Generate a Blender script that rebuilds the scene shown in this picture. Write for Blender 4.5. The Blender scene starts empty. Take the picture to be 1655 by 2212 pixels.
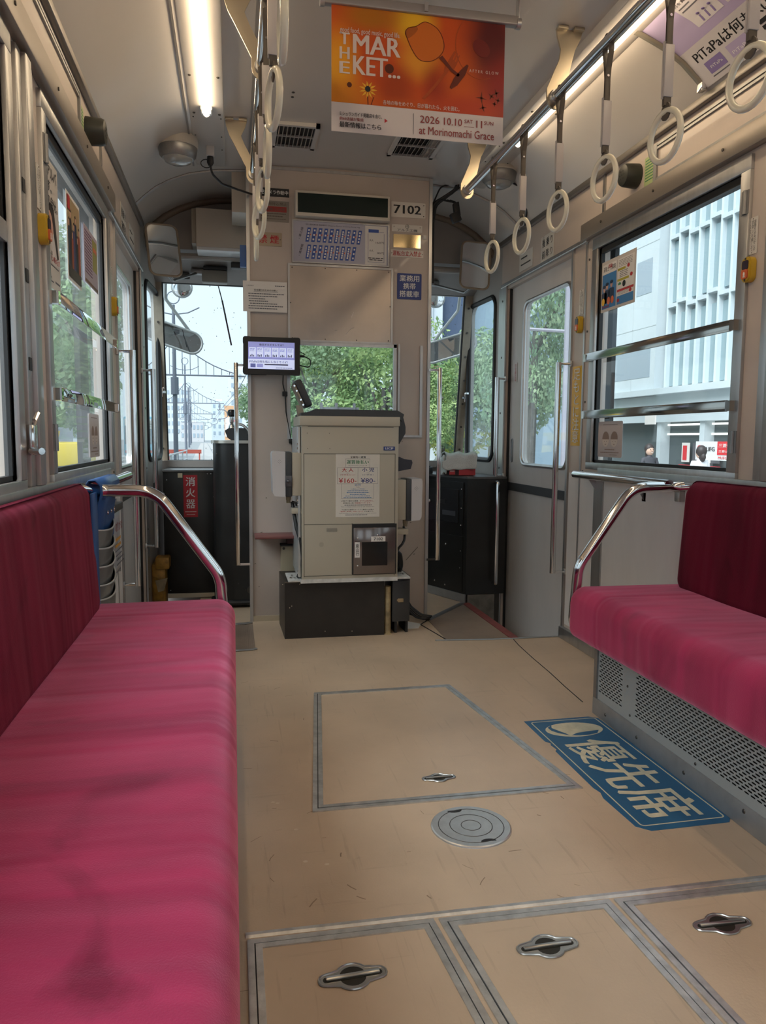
import bpy, bmesh, math, random
import numpy as np
from mathutils import Vector, Matrix

random.seed(7)
SC = bpy.context.scene
COL = SC.collection
PI = math.pi

# ---------------------------------------------------------------- camera
FPX, YAW, PITCH, ROLL, CAMH = 1619.2, 0.19727, 0.098345, 0.0072165, 0.95
_cy, _sy, _cp, _sp = math.cos(YAW), math.sin(YAW), math.cos(PITCH), math.sin(PITCH)
_fw = Vector((_sy * _cp, _cy * _cp, -_sp))
_r = Vector((_cy, -_sy, 0))
_u = _r.cross(_fw)
_rt = math.cos(ROLL) * _r + math.sin(ROLL) * _u
_up = -math.sin(ROLL) * _r + math.cos(ROLL) * _u
cam_d = bpy.data.cameras.new('camera')
cam = bpy.data.objects.new('camera', cam_d)
COL.objects.link(cam)
_m = Matrix((_rt, _up, -_fw)).transposed().to_4x4()
_m.translation = (0, 0, CAMH)
cam.matrix_world = _m
cam_d.sensor_fit = 'VERTICAL'
cam_d.sensor_height = 36.0
cam_d.lens = FPX / 2212 * 36.0
cam_d.clip_start = 0.02
cam_d.clip_end = 600
SC.camera = cam

# ---------------------------------------------------------------- sky, sun, exposure
SC.view_settings.view_transform = 'Standard'
SC.view_settings.look = 'None'
SC.view_settings.exposure = 0.42
SC.view_settings.gamma = 1.0
SC.view_settings.use_curve_mapping = False
try:
    SC.cycles.use_denoising = True
    SC.cycles.max_bounces = 10
    SC.cycles.transparent_max_bounces = 16
    SC.cycles.sample_clamp_indirect = 6.0
except Exception:
    pass
wd = bpy.data.worlds.new('overcast_sky')
SC.world = wd
wd.use_nodes = True
_nt = wd.node_tree
_bg = _nt.nodes['Background']
_tc = _nt.nodes.new('ShaderNodeTexCoord')
_nz = _nt.nodes.new('ShaderNodeTexNoise')
_nz.inputs['Scale'].default_value = 2.2
_nz.inputs['Detail'].default_value = 4
_cr = _nt.nodes.new('ShaderNodeValToRGB')
_cr.color_ramp.elements[0].position = 0.3
_cr.color_ramp.elements[0].color = (0.56, 0.72, 0.84, 1)
_cr.color_ramp.elements[1].position = 0.72
_cr.color_ramp.elements[1].color = (0.72, 0.84, 0.90, 1)
_nt.links.new(_tc.outputs['Generated'], _nz.inputs['Vector'])
_nt.links.new(_nz.outputs['Fac'], _cr.inputs['Fac'])
_nt.links.new(_cr.outputs['Color'], _bg.inputs['Color'])
_bg.inputs['Strength'].default_value = 1.2
sun_d = bpy.data.lights.new('veiled_sun', 'SUN')
sun_d.energy = 4.5
sun_d.angle = math.radians(50)
sun_d.color = (0.95, 0.98, 1.0)
sun = bpy.data.objects.new('veiled_sun', sun_d)
sun.rotation_euler = Vector((0.55, 0.45, -0.75)).to_track_quat('-Z', 'Y').to_euler()
sun.location = (-10, -10, 30)
COL.objects.link(sun)
LAMP_STRENGTH = 14.0
LAMP_COLOR = (1.0, 0.77, 0.50)

# ---------------------------------------------------------------- helpers
OFF = {}


def P(px, py, x=None, y=None, z=None):
    """The point of a wall, floor or partition plane that a pixel of the 1655x2212 frame looks at."""
    d = _fw + _rt * ((px - 827.5) / FPX) - _up * ((py - 1106) / FPX)
    t = (z - CAMH) / d.z if z is not None else (x / d.x if x is not None else y / d.y)
    return Vector((0, 0, CAMH)) + d * t


def s2l(c):
    return tuple((v / 255 / 12.92) if v <= 10 else (((v / 255) + 0.055) / 1.055) ** 2.4 for v in c)


MATS = {}


def M(name, rgb=None, rough=0.5, metal=0.0, lin=None, noise=0.0, nscale=8.0, bump=0.0, bscale=60.0,
      emit=0.0, sheen=0.0, spec=0.5, stretch=None, coat=0.0, ecol=None):
    if name in MATS:
        return MATS[name]
    col = lin if lin else s2l(rgb)
    m = bpy.data.materials.new(name)
    m.use_nodes = True
    nt = m.node_tree
    b = nt.nodes['Principled BSDF']
    b.inputs['Base Color'].default_value = (*col, 1)
    b.inputs['Roughness'].default_value = rough
    b.inputs['Metallic'].default_value = metal
    b.inputs['Specular IOR Level'].default_value = spec
    b.inputs['Coat Weight'].default_value = coat
    if emit:
        b.inputs['Emission Color'].default_value = (*(ecol or col), 1)
        b.inputs['Emission Strength'].default_value = emit
    if sheen:
        b.inputs['Sheen Weight'].default_value = sheen
        b.inputs['Sheen Roughness'].default_value = 0.35
        b.inputs['Sheen Tint'].default_value = (min(1, col[0] * 2.2), col[1] * 3 + .1, col[2] * 2.5 + .05, 1)
    if noise or bump:
        tc = nt.nodes.new('ShaderNodeTexCoord')
        mp = nt.nodes.new('ShaderNodeMapping')
        mp.inputs['Scale'].default_value = stretch or (1, 1, 1)
        nt.links.new(tc.outputs['Object'], mp.inputs['Vector'])
    if noise:
        n = nt.nodes.new('ShaderNodeTexNoise')
        n.inputs['Scale'].default_value = nscale
        n.inputs['Detail'].default_value = 5
        n.inputs['Roughness'].default_value = 0.6
        nt.links.new(mp.outputs['Vector'], n.inputs['Vector'])
        r = nt.nodes.new('ShaderNodeValToRGB')
        r.color_ramp.elements[0].position = 0.3
        r.color_ramp.elements[1].position = 0.7
        r.color_ramp.elements[0].color = (*[max(0, c * (1 - noise)) for c in col], 1)
        r.color_ramp.elements[1].color = (*[min(1, c * (1 + noise)) for c in col], 1)
        nt.links.new(n.outputs['Fac'], r.inputs['Fac'])
        nt.links.new(r.outputs['Color'], b.inputs['Base Color'])
    if bump:
        n2 = nt.nodes.new('ShaderNodeTexNoise')
        n2.inputs['Scale'].default_value = bscale
        n2.inputs['Detail'].default_value = 3
        nt.links.new(mp.outputs['Vector'], n2.inputs['Vector'])
        bp = nt.nodes.new('ShaderNodeBump')
        bp.inputs['Strength'].default_value = bump
        bp.inputs['Distance'].default_value = 0.01
        nt.links.new(n2.outputs['Fac'], bp.inputs['Height'])
        nt.links.new(bp.outputs['Normal'], b.inputs['Normal'])
    MATS[name] = m
    return m


def glass_mat(name, tint=(0.93, 0.96, 0.96), refl=.06, haze=0.0, graze=.80):
    if name in MATS:
        return MATS[name]
    m = bpy.data.materials.new(name)
    m.use_nodes = True
    nt = m.node_tree
    nt.nodes.remove(nt.nodes['Principled BSDF'])
    out = nt.nodes['Material Output']
    tr = nt.nodes.new('ShaderNodeBsdfTransparent')
    tr.inputs['Color'].default_value = (*tint, 1)
    gl = nt.nodes.new('ShaderNodeBsdfGlossy')
    gl.inputs['Roughness'].default_value = 0.03
    lw = nt.nodes.new('ShaderNodeLayerWeight')
    lw.inputs['Blend'].default_value = 0.5
    pw = nt.nodes.new('ShaderNodeMath')
    pw.operation = 'POWER'
    pw.inputs[1].default_value = 4.5
    nt.links.new(lw.outputs['Facing'], pw.inputs[0])
    ma = nt.nodes.new('ShaderNodeMath')
    ma.operation = 'MULTIPLY_ADD'
    ma.inputs[1].default_value = graze
    ma.inputs[2].default_value = refl
    nt.links.new(pw.outputs[0], ma.inputs[0])
    mx = nt.nodes.new('ShaderNodeMixShader')
    nt.links.new(ma.outputs[0], mx.inputs['Fac'])
    nt.links.new(tr.outputs['BSDF'], mx.inputs[1])
    nt.links.new(gl.outputs['BSDF'], mx.inputs[2])
    last = mx
    if haze:
        df = nt.nodes.new('ShaderNodeBsdfDiffuse')
        df.inputs['Color'].default_value = (0.8, 0.83, 0.84, 1)
        tl = nt.nodes.new('ShaderNodeBsdfTranslucent')
        tl.inputs['Color'].default_value = (0.8, 0.85, 0.87, 1)
        a = nt.nodes.new('ShaderNodeMixShader')
        nt.links.new(df.outputs['BSDF'], a.inputs[1])
        nt.links.new(tl.outputs['BSDF'], a.inputs[2])
        tc = nt.nodes.new('ShaderNodeTexCoord')
        n = nt.nodes.new('ShaderNodeTexNoise')
        n.inputs['Scale'].default_value = 5
        n.inputs['Detail'].default_value = 6
        nt.links.new(tc.outputs['Object'], n.inputs['Vector'])
        ml = nt.nodes.new('ShaderNodeMath')
        ml.operation = 'MULTIPLY'
        ml.inputs[1].default_value = haze * 2
        nt.links.new(n.outputs['Fac'], ml.inputs[0])
        mx2 = nt.nodes.new('ShaderNodeMixShader')
        nt.links.new(ml.outputs[0], mx2.inputs['Fac'])
        nt.links.new(mx.outputs[0], mx2.inputs[1])
        nt.links.new(a.outputs[0], mx2.inputs[2])
        last = mx2
    nt.links.new(last.outputs[0], out.inputs['Surface'])
    MATS[name] = m
    return m


def tag(o, label=None, cat=None, group=None, kind=None):
    if label: o['label'] = label
    if cat: o['category'] = cat
    if group: o['group'] = group
    if kind: o['kind'] = kind
    return o


def thing(name, label, cat, loc=(0, 0, 0), group=None):
    o = bpy.data.objects.new(name, None)
    o.empty_display_size = 0.05
    COL.objects.link(o)
    o.location = loc
    OFF[o.name] = Vector(loc)
    return tag(o, label, cat, group)


def link_mesh(name, me, mat, parent=None, kind=None, label=None, root=True):
    """me is in world coordinates; the object gets its origin at the base (top level) or at its parent's."""
    if parent is None:
        if root and len(me.vertices):
            co = np.empty(len(me.vertices) * 3)
            me.vertices.foreach_get('co', co)
            co = co.reshape(-1, 3)
            lo, hi = co.min(0), co.max(0)
            loc = Vector(((lo[0] + hi[0]) / 2, (lo[1] + hi[1]) / 2, lo[2]))
        else:
            loc = Vector((0, 0, 0))
    else:
        loc = OFF[parent.name]
    me.transform(Matrix.Translation(-loc))
    o = bpy.data.objects.new(name, me)
    if mat is not None and not len(me.materials):
        me.materials.append(mat)
    COL.objects.link(o)
    if parent is None:
        o.location = loc
    else:
        o.parent = parent
    OFF[o.name] = loc.copy()
    if kind: o['kind'] = kind
    if label: o['label'] = label
    return o


class B:
    """Collects shapes in world coordinates; done() links them as one mesh object."""

    def __init__(s):
        s.bm = bmesh.new()

    def hexa(s, p):
        v = [s.bm.verts.new(q) for q in p]
        for f in ((0, 3, 2, 1), (4, 5, 6, 7), (0, 1, 5, 4), (1, 2, 6, 5), (2, 3, 7, 6), (3, 0, 4, 7)):
            s.bm.faces.new([v[i] for i in f])
        return v

    def box(s, x0, y0, z0, x1, y1, z1, bevel=0, seg=2):
        x0, x1 = min(x0, x1), max(x0, x1)
        y0, y1 = min(y0, y1), max(y0, y1)
        z0, z1 = min(z0, z1), max(z0, z1)
        v = s.hexa([(x0, y0, z0), (x1, y0, z0), (x1, y1, z0), (x0, y1, z0),
                    (x0, y0, z1), (x1, y0, z1), (x1, y1, z1), (x0, y1, z1)])
        if bevel:
            es = {e for q in v for e in q.link_edges}
            bmesh.ops.bevel(s.bm, geom=list(es), offset=bevel, segments=seg, profile=0.5, affect='EDGES')
        return s

    def obox(s, o, a, b, c, bevel=0, seg=2):
        o, a, b, c = Vector(o), Vector(a), Vector(b), Vector(c)
        if a.cross(b).dot(c) < 0:
            a, b = b, a
        v = s.hexa([o, o + a, o + a + b, o + b, o + c, o + a + c, o + a + b + c, o + b + c])
        if bevel:
            es = {e for q in v for e in q.link_edges}
            bmesh.ops.bevel(s.bm, geom=list(es), offset=bevel, segments=seg, profile=0.5, affect='EDGES')
        return s

    def prism(s, poly, vec):
        vec = Vector(vec)
        poly = [Vector(p) for p in poly]
        n = Vector((0, 0, 0))
        for i in range(len(poly)):
            n += poly[i].cross(poly[(i + 1) % len(poly)])
        if n.dot(vec) < 0:
            poly = poly[::-1]
        a = [s.bm.verts.new(p) for p in poly]
        b = [s.bm.verts.new(p + vec) for p in poly]
        s.bm.faces.new(a[::-1])
        s.bm.faces.new(b)
        k = len(a)
        for i in range(k):
            s.bm.faces.new([a[i], a[(i + 1) % k], b[(i + 1) % k], b[i]])
        return s

    def poly(s, pts):
        s.bm.faces.new([s.bm.verts.new(p) for p in pts])
        return s

    def cyl(s, p0, p1, r, n=14, r2=None, caps=True):
        return s.rings([(p0, r), (p1, r if r2 is None else r2)], n, caps)

    def rings(s, pr, n=14, caps=True):
        d = (Vector(pr[-1][0]) - Vector(pr[0][0])).normalized()
        t = Vector((0, 0, 1)) if abs(d.z) < 0.9 else Vector((1, 0, 0))
        e1 = d.cross(t).normalized()
        e2 = d.cross(e1)
        rows = []
        for p, r in pr:
            p = Vector(p)
            rows.append([s.bm.verts.new(p + (e1 * math.cos(2 * PI * i / n) + e2 * math.sin(2 * PI * i / n)) * r) for i in range(n)])
        for a, b in zip(rows, rows[1:]):
            for i in range(n):
                s.bm.faces.new([a[i], a[(i + 1) % n], b[(i + 1) % n], b[i]])
        if caps:
            s.bm.faces.new(rows[0][::-1])
            s.bm.faces.new(rows[-1])
        return s

    def tube(s, pts, r, n=10, closed=False, caps=True, flat=None):
        """Sweep a circle (or an ellipse: flat = second radius) along the points."""
        pts = [Vector(p) for p in pts]
        k = len(pts)
        tang = []
        for i in range(k):
            if closed:
                t = pts[(i + 1) % k] - pts[i - 1]
            else:
                t = pts[min(i + 1, k - 1)] - pts[max(i - 1, 0)]
            tang.append(t.normalized())
        t0 = tang[0]
        ref = Vector((0, 0, 1)) if abs(t0.z) < 0.9 else Vector((0, 1, 0))
        e1 = t0.cross(ref).normalized()
        rows = []
        for i in range(k):
            t = tang[i]
            e1 = (e1 - t * e1.dot(t)).normalized()
            e2 = t.cross(e1)
            rows.append([s.bm.verts.new(pts[i] + e1 * math.cos(2 * PI * j / n) * r + e2 * math.sin(2 * PI * j / n) * (flat or r)) for j in range(n)])
        m = k if closed else k - 1
        for i in range(m):
            a, b = rows[i], rows[(i + 1) % k]
            for j in range(n):
                s.bm.faces.new([a[j], a[(j + 1) % n], b[(j + 1) % n], b[j]])
        if caps and not closed:
            s.bm.faces.new(rows[0][::-1])
            s.bm.faces.new(rows[-1])
        return s

    def sweep(s, pts, prof, up=(0, 0, 1), caps=True):
        """Sweep a 2-D profile (side, up) along points, kept upright."""
        pts = [Vector(p) for p in pts]
        up = Vector(up)
        rows = []
        for i, p in enumerate(pts):
            t = (pts[min(i + 1, len(pts) - 1)] - pts[max(i - 1, 0)]).normalized()
            sd = t.cross(up).normalized()
            u2 = sd.cross(t)
            rows.append([s.bm.verts.new(p + sd * a + u2 * b) for a, b in prof])
        n = len(prof)
        for a, b in zip(rows, rows[1:]):
            for j in range(n):
                s.bm.faces.new([a[j], a[(j + 1) % n], b[(j + 1) % n], b[j]])
        if caps:
            s.bm.faces.new(rows[0][::-1])
            s.bm.faces.new(rows[-1])
        return s

    def ball(s, c, r, sc=(1, 1, 1), seg=14, ring=9):
        m = Matrix.Translation(Vector(c)) @ Matrix.Diagonal((r * sc[0], r * sc[1], r * sc[2], 1))
        bmesh.ops.create_uvsphere(s.bm, u_segments=seg, v_segments=ring, radius=1, matrix=m)
        return s

    def grid(s, f, nu, nv):
        vs = [[s.bm.verts.new(f(i / nu, j / nv)) for j in range(nv + 1)] for i in range(nu + 1)]
        for i in range(nu):
            for j in range(nv):
                s.bm.faces.new([vs[i][j], vs[i + 1][j], vs[i + 1][j + 1], vs[i][j + 1]])
        return s

    def done(s, name, mat, parent=None, kind=None, label=None, cat=None, group=None, smooth=35, solid=0, fix=True):
        if fix:
            bmesh.ops.recalc_face_normals(s.bm, faces=s.bm.faces)
        me = bpy.data.meshes.new(name)
        s.bm.to_mesh(me)
        s.bm.free()
        if smooth:
            me.polygons.foreach_set('use_smooth', [True] * len(me.polygons))
            me.set_sharp_from_angle(angle=math.radians(smooth))
        o = link_mesh(name, me, mat, parent, kind, None)
        tag(o, label, cat, group)
        if solid:
            md = o.modifiers.new('solid', 'SOLIDIFY')
            md.thickness = solid
            md.offset = 0
        return o


def arc(pts, r, seg=6):
    """Round the inner corners of a 3-D polyline."""
    pts = [Vector(p) for p in pts]
    out = [pts[0]]
    for i in range(1, len(pts) - 1):
        a, b, c = pts[i - 1], pts[i], pts[i + 1]
        d1, d2 = (a - b).normalized(), (c - b).normalized()
        ang = d1.angle(d2)
        t = min(r / math.tan(ang / 2), (a - b).length * .49, (c - b).length * .49)
        p, q = b + d1 * t, b + d2 * t
        for k in range(seg + 1):
            w = k / seg
            out.append(p * (1 - w) ** 2 + b * 2 * w * (1 - w) + q * w * w)
    out.append(pts[-1])
    return out


class F:
    """A flat frame: origin at the lower left corner, u to the right, v up, n towards the viewer."""

    def __init__(s, o, u, v):
        s.o, s.u, s.v = Vector(o), Vector(u).normalized(), Vector(v).normalized()
        s.n = s.u.cross(s.v)

    def p(s, a, b, c=0.0):
        return s.o + s.u * a + s.v * b + s.n * c


def fr_right(pts, x):      # pts: four pixels of a sheet on a plane x = const of the right side
    q = [P(a, b, x=x) for a, b in pts]
    y0, y1 = max(v.y for v in q), min(v.y for v in q)
    ys = sorted(v.y for v in q)
    y0, y1 = (ys[2] + ys[3]) / 2, (ys[0] + ys[1]) / 2
    zs = sorted(v.z for v in q)
    z0, z1 = (zs[0] + zs[1]) / 2, (zs[2] + zs[3]) / 2
    return F((x, y0, z0), (0, -1, 0), (0, 0, 1)), y0 - y1, z1 - z0


def fr_left(pts, x):
    q = [P(a, b, x=x) for a, b in pts]
    ys = sorted(v.y for v in q)
    y0, y1 = (ys[0] + ys[1]) / 2, (ys[2] + ys[3]) / 2
    zs = sorted(v.z for v in q)
    z0, z1 = (zs[0] + zs[1]) / 2, (zs[2] + zs[3]) / 2
    return F((x, y0, z0), (0, 1, 0), (0, 0, 1)), y1 - y0, z1 - z0


def fr_front(pts, y):
    q = [P(a, b, y=y) for a, b in pts]
    xs = sorted(v.x for v in q)
    zs = sorted(v.z for v in q)
    x0, x1 = (xs[0] + xs[1]) / 2, (xs[2] + xs[3]) / 2
    z0, z1 = (zs[0] + zs[1]) / 2, (zs[2] + zs[3]) / 2
    return F((x0, y, z0), (1, 0, 0), (0, 0, 1)), x1 - x0, z1 - z0


def fbox(b, fr, u0, v0, u1, v1, n0=0.0, n1=0.001, bevel=0):
    return b.obox(fr.p(u0, v0, n0), fr.u * (u1 - u0), fr.v * (v1 - v0), fr.n * (n1 - n0), bevel)


def frect(fr, w, h, rects, n, mat, parent, name='print', t=0.0004):
    """Flat printed areas (u0, v0, u1, v1 as fractions of the sheet)."""
    b = B()
    for u0, v0, u1, v1 in rects:
        fbox(b, fr, u0 * w, v0 * h, u1 * w, v1 * h, n, n + t)
    return b.done(name, mat, parent, smooth=0)


def fpolys(fr, w, h, polys, n, mat, parent, name='print', t=0.0004):
    b = B()
    for pl in polys:
        b.prism([fr.p(u * w, v * h, n) for u, v in pl], fr.n * t)
    return b.done(name, mat, parent, smooth=0)


def ell(cu, cv, ru, rv, n=20, rot=0.0, a0=0, a1=2 * PI):
    out = []
    full = abs(a1 - a0 - 2 * PI) < 1e-6
    for i in range(n if full else n + 1):
        a = a0 + (a1 - a0) * i / n
        x, y = ru * math.cos(a), rv * math.sin(a)
        out.append((cu + x * math.cos(rot) - y * math.sin(rot), cv + x * math.sin(rot) + y * math.cos(rot)))
    return out


def rrect(u0, v0, u1, v1, r, seg=4):
    out = []
    for cu, cv, a in ((u1 - r, v1 - r, 0), (u0 + r, v1 - r, PI / 2), (u0 + r, v0 + r, PI), (u1 - r, v0 + r, 1.5 * PI)):
        for k in range(seg + 1):
            t = a + PI / 2 * k / seg
            out.append((cu + r * math.cos(t), cv + r * math.sin(t)))
    return out


TQ = []


def text(fr, s, u0, v0, u1, v1, mat, parent, bold=0.0, n=0.0026, name='lettering', res=2, spacing=1.0, shear=0.0, line=None, curve=None, align='LEFT'):
    """Lettering fitted into a rectangle of the frame; built at the end, all in one go."""
    TQ.append((fr, s, u0, v0, u1, v1, mat, parent, bold, n, name, res, spacing, shear, line, curve, align))


def build_texts():
    tmp = []
    for q in TQ:
        cu = bpy.data.curves.new('txt', 'FONT')
        cu.body = q[1]
        cu.resolution_u = q[11]
        cu.space_character = q[12]
        cu.shear = q[13]
        cu.align_x = q[16]
        if q[14]: cu.space_line = q[14]
        o = bpy.data.objects.new('txt', cu)
        COL.objects.link(o)
        tmp.append(o)
    bpy.context.view_layer.update()
    dg = bpy.context.evaluated_depsgraph_get()
    for q, o in zip(TQ, tmp):
        fr, s, u0, v0, u1, v1, mat, parent, bold, n, name = q[:11]
        me = bpy.data.meshes.new_from_object(o.evaluated_get(dg))
        me.materials.clear()
        k = len(me.vertices)
        co = np.empty(k * 3)
        me.vertices.foreach_get('co', co)
        co = co.reshape(-1, 3)
        lo, hi = co.min(0), co.max(0)
        a = (co[:, 0] - lo[0]) / max(hi[0] - lo[0], 1e-6) * (u1 - u0) + u0
        b = (co[:, 1] - lo[1]) / max(hi[1] - lo[1], 1e-6) * (v1 - v0) + v0
        if q[15]:
            W = np.array([q[15](x, y, n) for x, y in zip(a, b)])
        else:
            W = np.array(fr.o)[None] + a[:, None] * np.array(fr.u)[None] + b[:, None] * np.array(fr.v)[None] + n * np.array(fr.n)[None]
        me.vertices.foreach_set('co', W.reshape(-1))
        me.update()
        if bold:        # heavier strokes: the same outlines twice more, a hair to either side
            bm = bmesh.new()
            sc = (u1 - u0) / max(hi[0] - lo[0], 1e-6) * bold * 1.5
            for k_ in (-1, 0, 1):
                m2 = me.copy()
                if q[15] is None:
                    m2.transform(Matrix.Translation(fr.u * sc * k_ + fr.n * ((k_ + 1) * 1.5e-4)))
                elif k_:
                    m2.transform(Matrix.Translation((0, -sc * k_, 0)))
                bm.from_mesh(m2)
                bpy.data.meshes.remove(m2)
            bm.to_mesh(me)
            bm.free()
        link_mesh(name, me, mat, parent)
    for o in tmp:
        cu = o.data
        bpy.data.objects.remove(o)
        bpy.data.curves.remove(cu)


def dup(root, loc, label=None, group=None):
    r = root.copy()
    COL.objects.link(r)
    r.location = loc
    OFF[r.name] = Vector(loc)
    if label: r['label'] = label
    if group: r['group'] = group
    for ch in list(root.children):
        c = ch.copy()
        COL.objects.link(c)
        c.parent = r
        OFF[c.name] = Vector(loc)
        for g in ch.children:
            d = g.copy()
            COL.objects.link(d)
            d.parent = c
    return r


def sign(name, label, cat, fr, w, h, mat, t=0.0015, r=0.0, n0=0.0, group=None):
    b = B()
    if r:
        b.prism([fr.p(u, v, n0) for u, v in rrect(0, 0, w, h, r)], fr.n * t)
    else:
        fbox(b, fr, 0, 0, w, h, n0, n0 + t)
    return b.done(name, mat, None, label=label, cat=cat, group=group, smooth=0)


def lines(fr, w, h, rows, n, mat, parent, name='fine_print', th=0.5):
    """Rows of print too small to read in the photograph: (u0, u1, v, height) as fractions, broken into word-long dashes."""
    b = B()
    rnd = random.Random(len(rows) * 7 + int(w * 1e4))
    for u0, u1, v, hh in rows:
        u = u0
        while u < u1:
            l = rnd.uniform(0.02, 0.06)
            e = min(u + l, u1)
            fbox(b, fr, u * w, v * h, e * w, (v + hh * th) * h, n, n + 0.0003)
            u = e + 0.008
    return b.done(name, mat, parent, smooth=0, kind='stuff')


# ---------------------------------------------------------------- materials
wall_m = M('painted_wall', lin=(.54, .46, .40), rough=.42, noise=.05, nscale=3, coat=.1)
wall_low = M('painted_lower_wall', lin=(.72, .69, .67), rough=.4, noise=.07, nscale=5, stretch=(1, 1, .3))
ceil_m = M('painted_ceiling', lin=(.50, .47, .44), rough=.32, noise=.03, nscale=2, coat=.15)
alu = M('brushed_aluminium', lin=(.50, .50, .50), rough=.38, metal=.9, noise=.10, nscale=25, stretch=(1, 1, .15))
alu_dk = M('dull_aluminium', lin=(.30, .30, .30), rough=.45, metal=.85, noise=.15, nscale=20)
chrome = M('polished_steel', lin=(.72, .72, .72), rough=.10, metal=1.0)
brush = M('satin_steel_plate', lin=(.62, .60, .57), rough=.30, metal=1.0, noise=.06, nscale=12)
mirror_m = M('mirror_glass', lin=(.88, .90, .90), rough=.01, metal=1.0)
black = M('black_rubber', lin=(.012, .012, .013), rough=.5)
blackgl = M('black_gloss_plastic', lin=(.012, .012, .014), rough=.22)
darkpan = M('black_painted_panel', lin=(.018, .018, .018), rough=.34, noise=.3, nscale=6)
cablem = M('black_cable', lin=(.010, .010, .011), rough=.45)
white_pl = M('white_plate', lin=(.66, .62, .56), rough=.4)
paper = M('white_paper', lin=(.68, .65, .62), rough=.6)
ink = M('black_ink', lin=(.016, .016, .018), rough=.6)
inkgrey = M('grey_ink', lin=(.12, .12, .14), rough=.6)
redink = M('red_ink', lin=(.45, .03, .035), rough=.5)
darkred = M('dark_red_ink', lin=(.30, .05, .045), rough=.6)
blueink = M('navy_blue_ink', lin=(.020, .045, .20), rough=.45)
greenink = M('green_ink', lin=(.05, .22, .10), rough=.6)
whiteink = M('white_ink', lin=(.72, .72, .70), rough=.5)
lilac = M('lilac_print', lin=(.42, .36, .56), rough=.5)
lilac_dk = M('purple_print', lin=(.22, .17, .38), rough=.5)
beige = M('beige_machine_paint', lin=(.42, .385, .31), rough=.38)
beige_d = M('beige_joint_line', lin=(.06, .055, .045), rough=.6)
charcoal = M('charcoal_plastic', lin=(.035, .038, .042), rough=.4)
lightgrey = M('light_grey_plastic', lin=(.50, .49, .50), rough=.35)
rust = M('chipped_cream_paint', lin=(.34, .26, .14), rough=.6, noise=.6, nscale=14)
yellow_pl = M('yellow_plastic', lin=(.55, .36, .03), rough=.3)
orange_pl = M('orange_plastic', lin=(.62, .13, .04), rough=.35)
ringm = M('cream_ring_plastic', lin=(.74, .70, .56), rough=.22, coat=.3)
strapm = M('grey_brown_strap', lin=(.085, .070, .055), rough=.5)
sleevem = M('pale_grey_sleeve', lin=(.48, .45, .44), rough=.35)
screw = M('dark_screw', lin=(.10, .09, .08), rough=.4, metal=.7)
pane_m = glass_mat('window_glass', (.93, .965, .965))
pane_h = glass_mat('hazy_window_glass', (.88, .93, .93), haze=.13)
pane_f = glass_mat('fogged_cab_glass', (.84, .92, .94), haze=.20, graze=.35)

# ================================================================ SETTING
XL, XR, YP = -0.47, 1.55, 3.87
XC = 0.54
YB = -2.6


def holed(b, fr, outer, holes, n0, n1):
    """A sheet with holes, given in frame coordinates, with thickness."""
    bm = bmesh.new()
    edges = []
    for loop in [outer] + holes:
        vs = [bm.verts.new(fr.p(u, v, n0)) for u, v in loop]
        for i in range(len(vs)):
            edges.append(bm.edges.new((vs[i], vs[(i + 1) % len(vs)])))
    bmesh.ops.triangle_fill(bm, use_beauty=True, use_dissolve=False, edges=edges)
    r = bmesh.ops.extrude_face_region(bm, geom=list(bm.faces))
    bmesh.ops.translate(bm, vec=fr.n * (n1 - n0), verts=[g for g in r['geom'] if isinstance(g, bmesh.types.BMVert)])
    me = bpy.data.meshes.new('t')
    bm.to_mesh(me)
    bm.free()
    b.bm.from_mesh(me)
    bpy.data.meshes.remove(me)
    return b


def inset(poly, d):
    """Move every edge of a counter-clockwise 2-D polygon inwards by d."""
    n = len(poly)
    out = []
    for i in range(n):
        a, b, c = Vector(poly[i - 1]), Vector(poly[i]), Vector(poly[(i + 1) % n])
        e1, e2 = (b - a).normalized(), (c - b).normalized()
        n1, n2 = Vector((-e1.y, e1.x)), Vector((-e2.y, e2.x))
        k = (n1 + n2)
        k /= max(k.dot(n1), 0.2)
        out.append(tuple(b + k * d))
    return out


# ---- floor
def floor_material():
    m = M('worn_beige_linoleum', lin=(.52, .395, .28), rough=.34, noise=.13, nscale=2.2, bump=.05, bscale=180)
    nt = m.node_tree
    b = nt.nodes['Principled BSDF']
    src = b.inputs['Base Color'].links[0].from_socket
    tc = next(n for n in nt.nodes if n.type == 'TEX_COORD')
    # scuffs: stretched fine noise in two directions
    last = src
    for sc, rot, lo, dark in (((70, 5, 1), 0.7, .62, .55), ((4, 60, 1), 0.35, .66, .6), ((34, 34, 1), 0, .68, .62)):
        mp = nt.nodes.new('ShaderNodeMapping')
        mp.inputs['Scale'].default_value = sc
        mp.inputs['Rotation'].default_value = (0, 0, rot)
        nt.links.new(tc.outputs['Object'], mp.inputs['Vector'])
        n = nt.nodes.new('ShaderNodeTexNoise')
        n.inputs['Scale'].default_value = 1.0
        n.inputs['Detail'].default_value = 4
        nt.links.new(mp.outputs['Vector'], n.inputs['Vector'])
        r = nt.nodes.new('ShaderNodeValToRGB')
        r.color_ramp.elements[0].position = lo
        r.color_ramp.elements[0].color = (1, 1, 1, 1)
        r.color_ramp.elements[1].position = lo + .1
        r.color_ramp.elements[1].color = (dark, dark * .97, dark * .93, 1)
        nt.links.new(n.outputs['Fac'], r.inputs['Fac'])
        mx = nt.nodes.new('ShaderNodeMix')
        mx.data_type = 'RGBA'
        mx.blend_type = 'MULTIPLY'
        mx.inputs['Factor'].default_value = .32
        nt.links.new(last, mx.inputs['A'])
        nt.links.new(r.outputs['Color'], mx.inputs['B'])
        last = mx.outputs['Result']
    nt.links.new(last, b.inputs['Base Color'])
    return m


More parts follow.
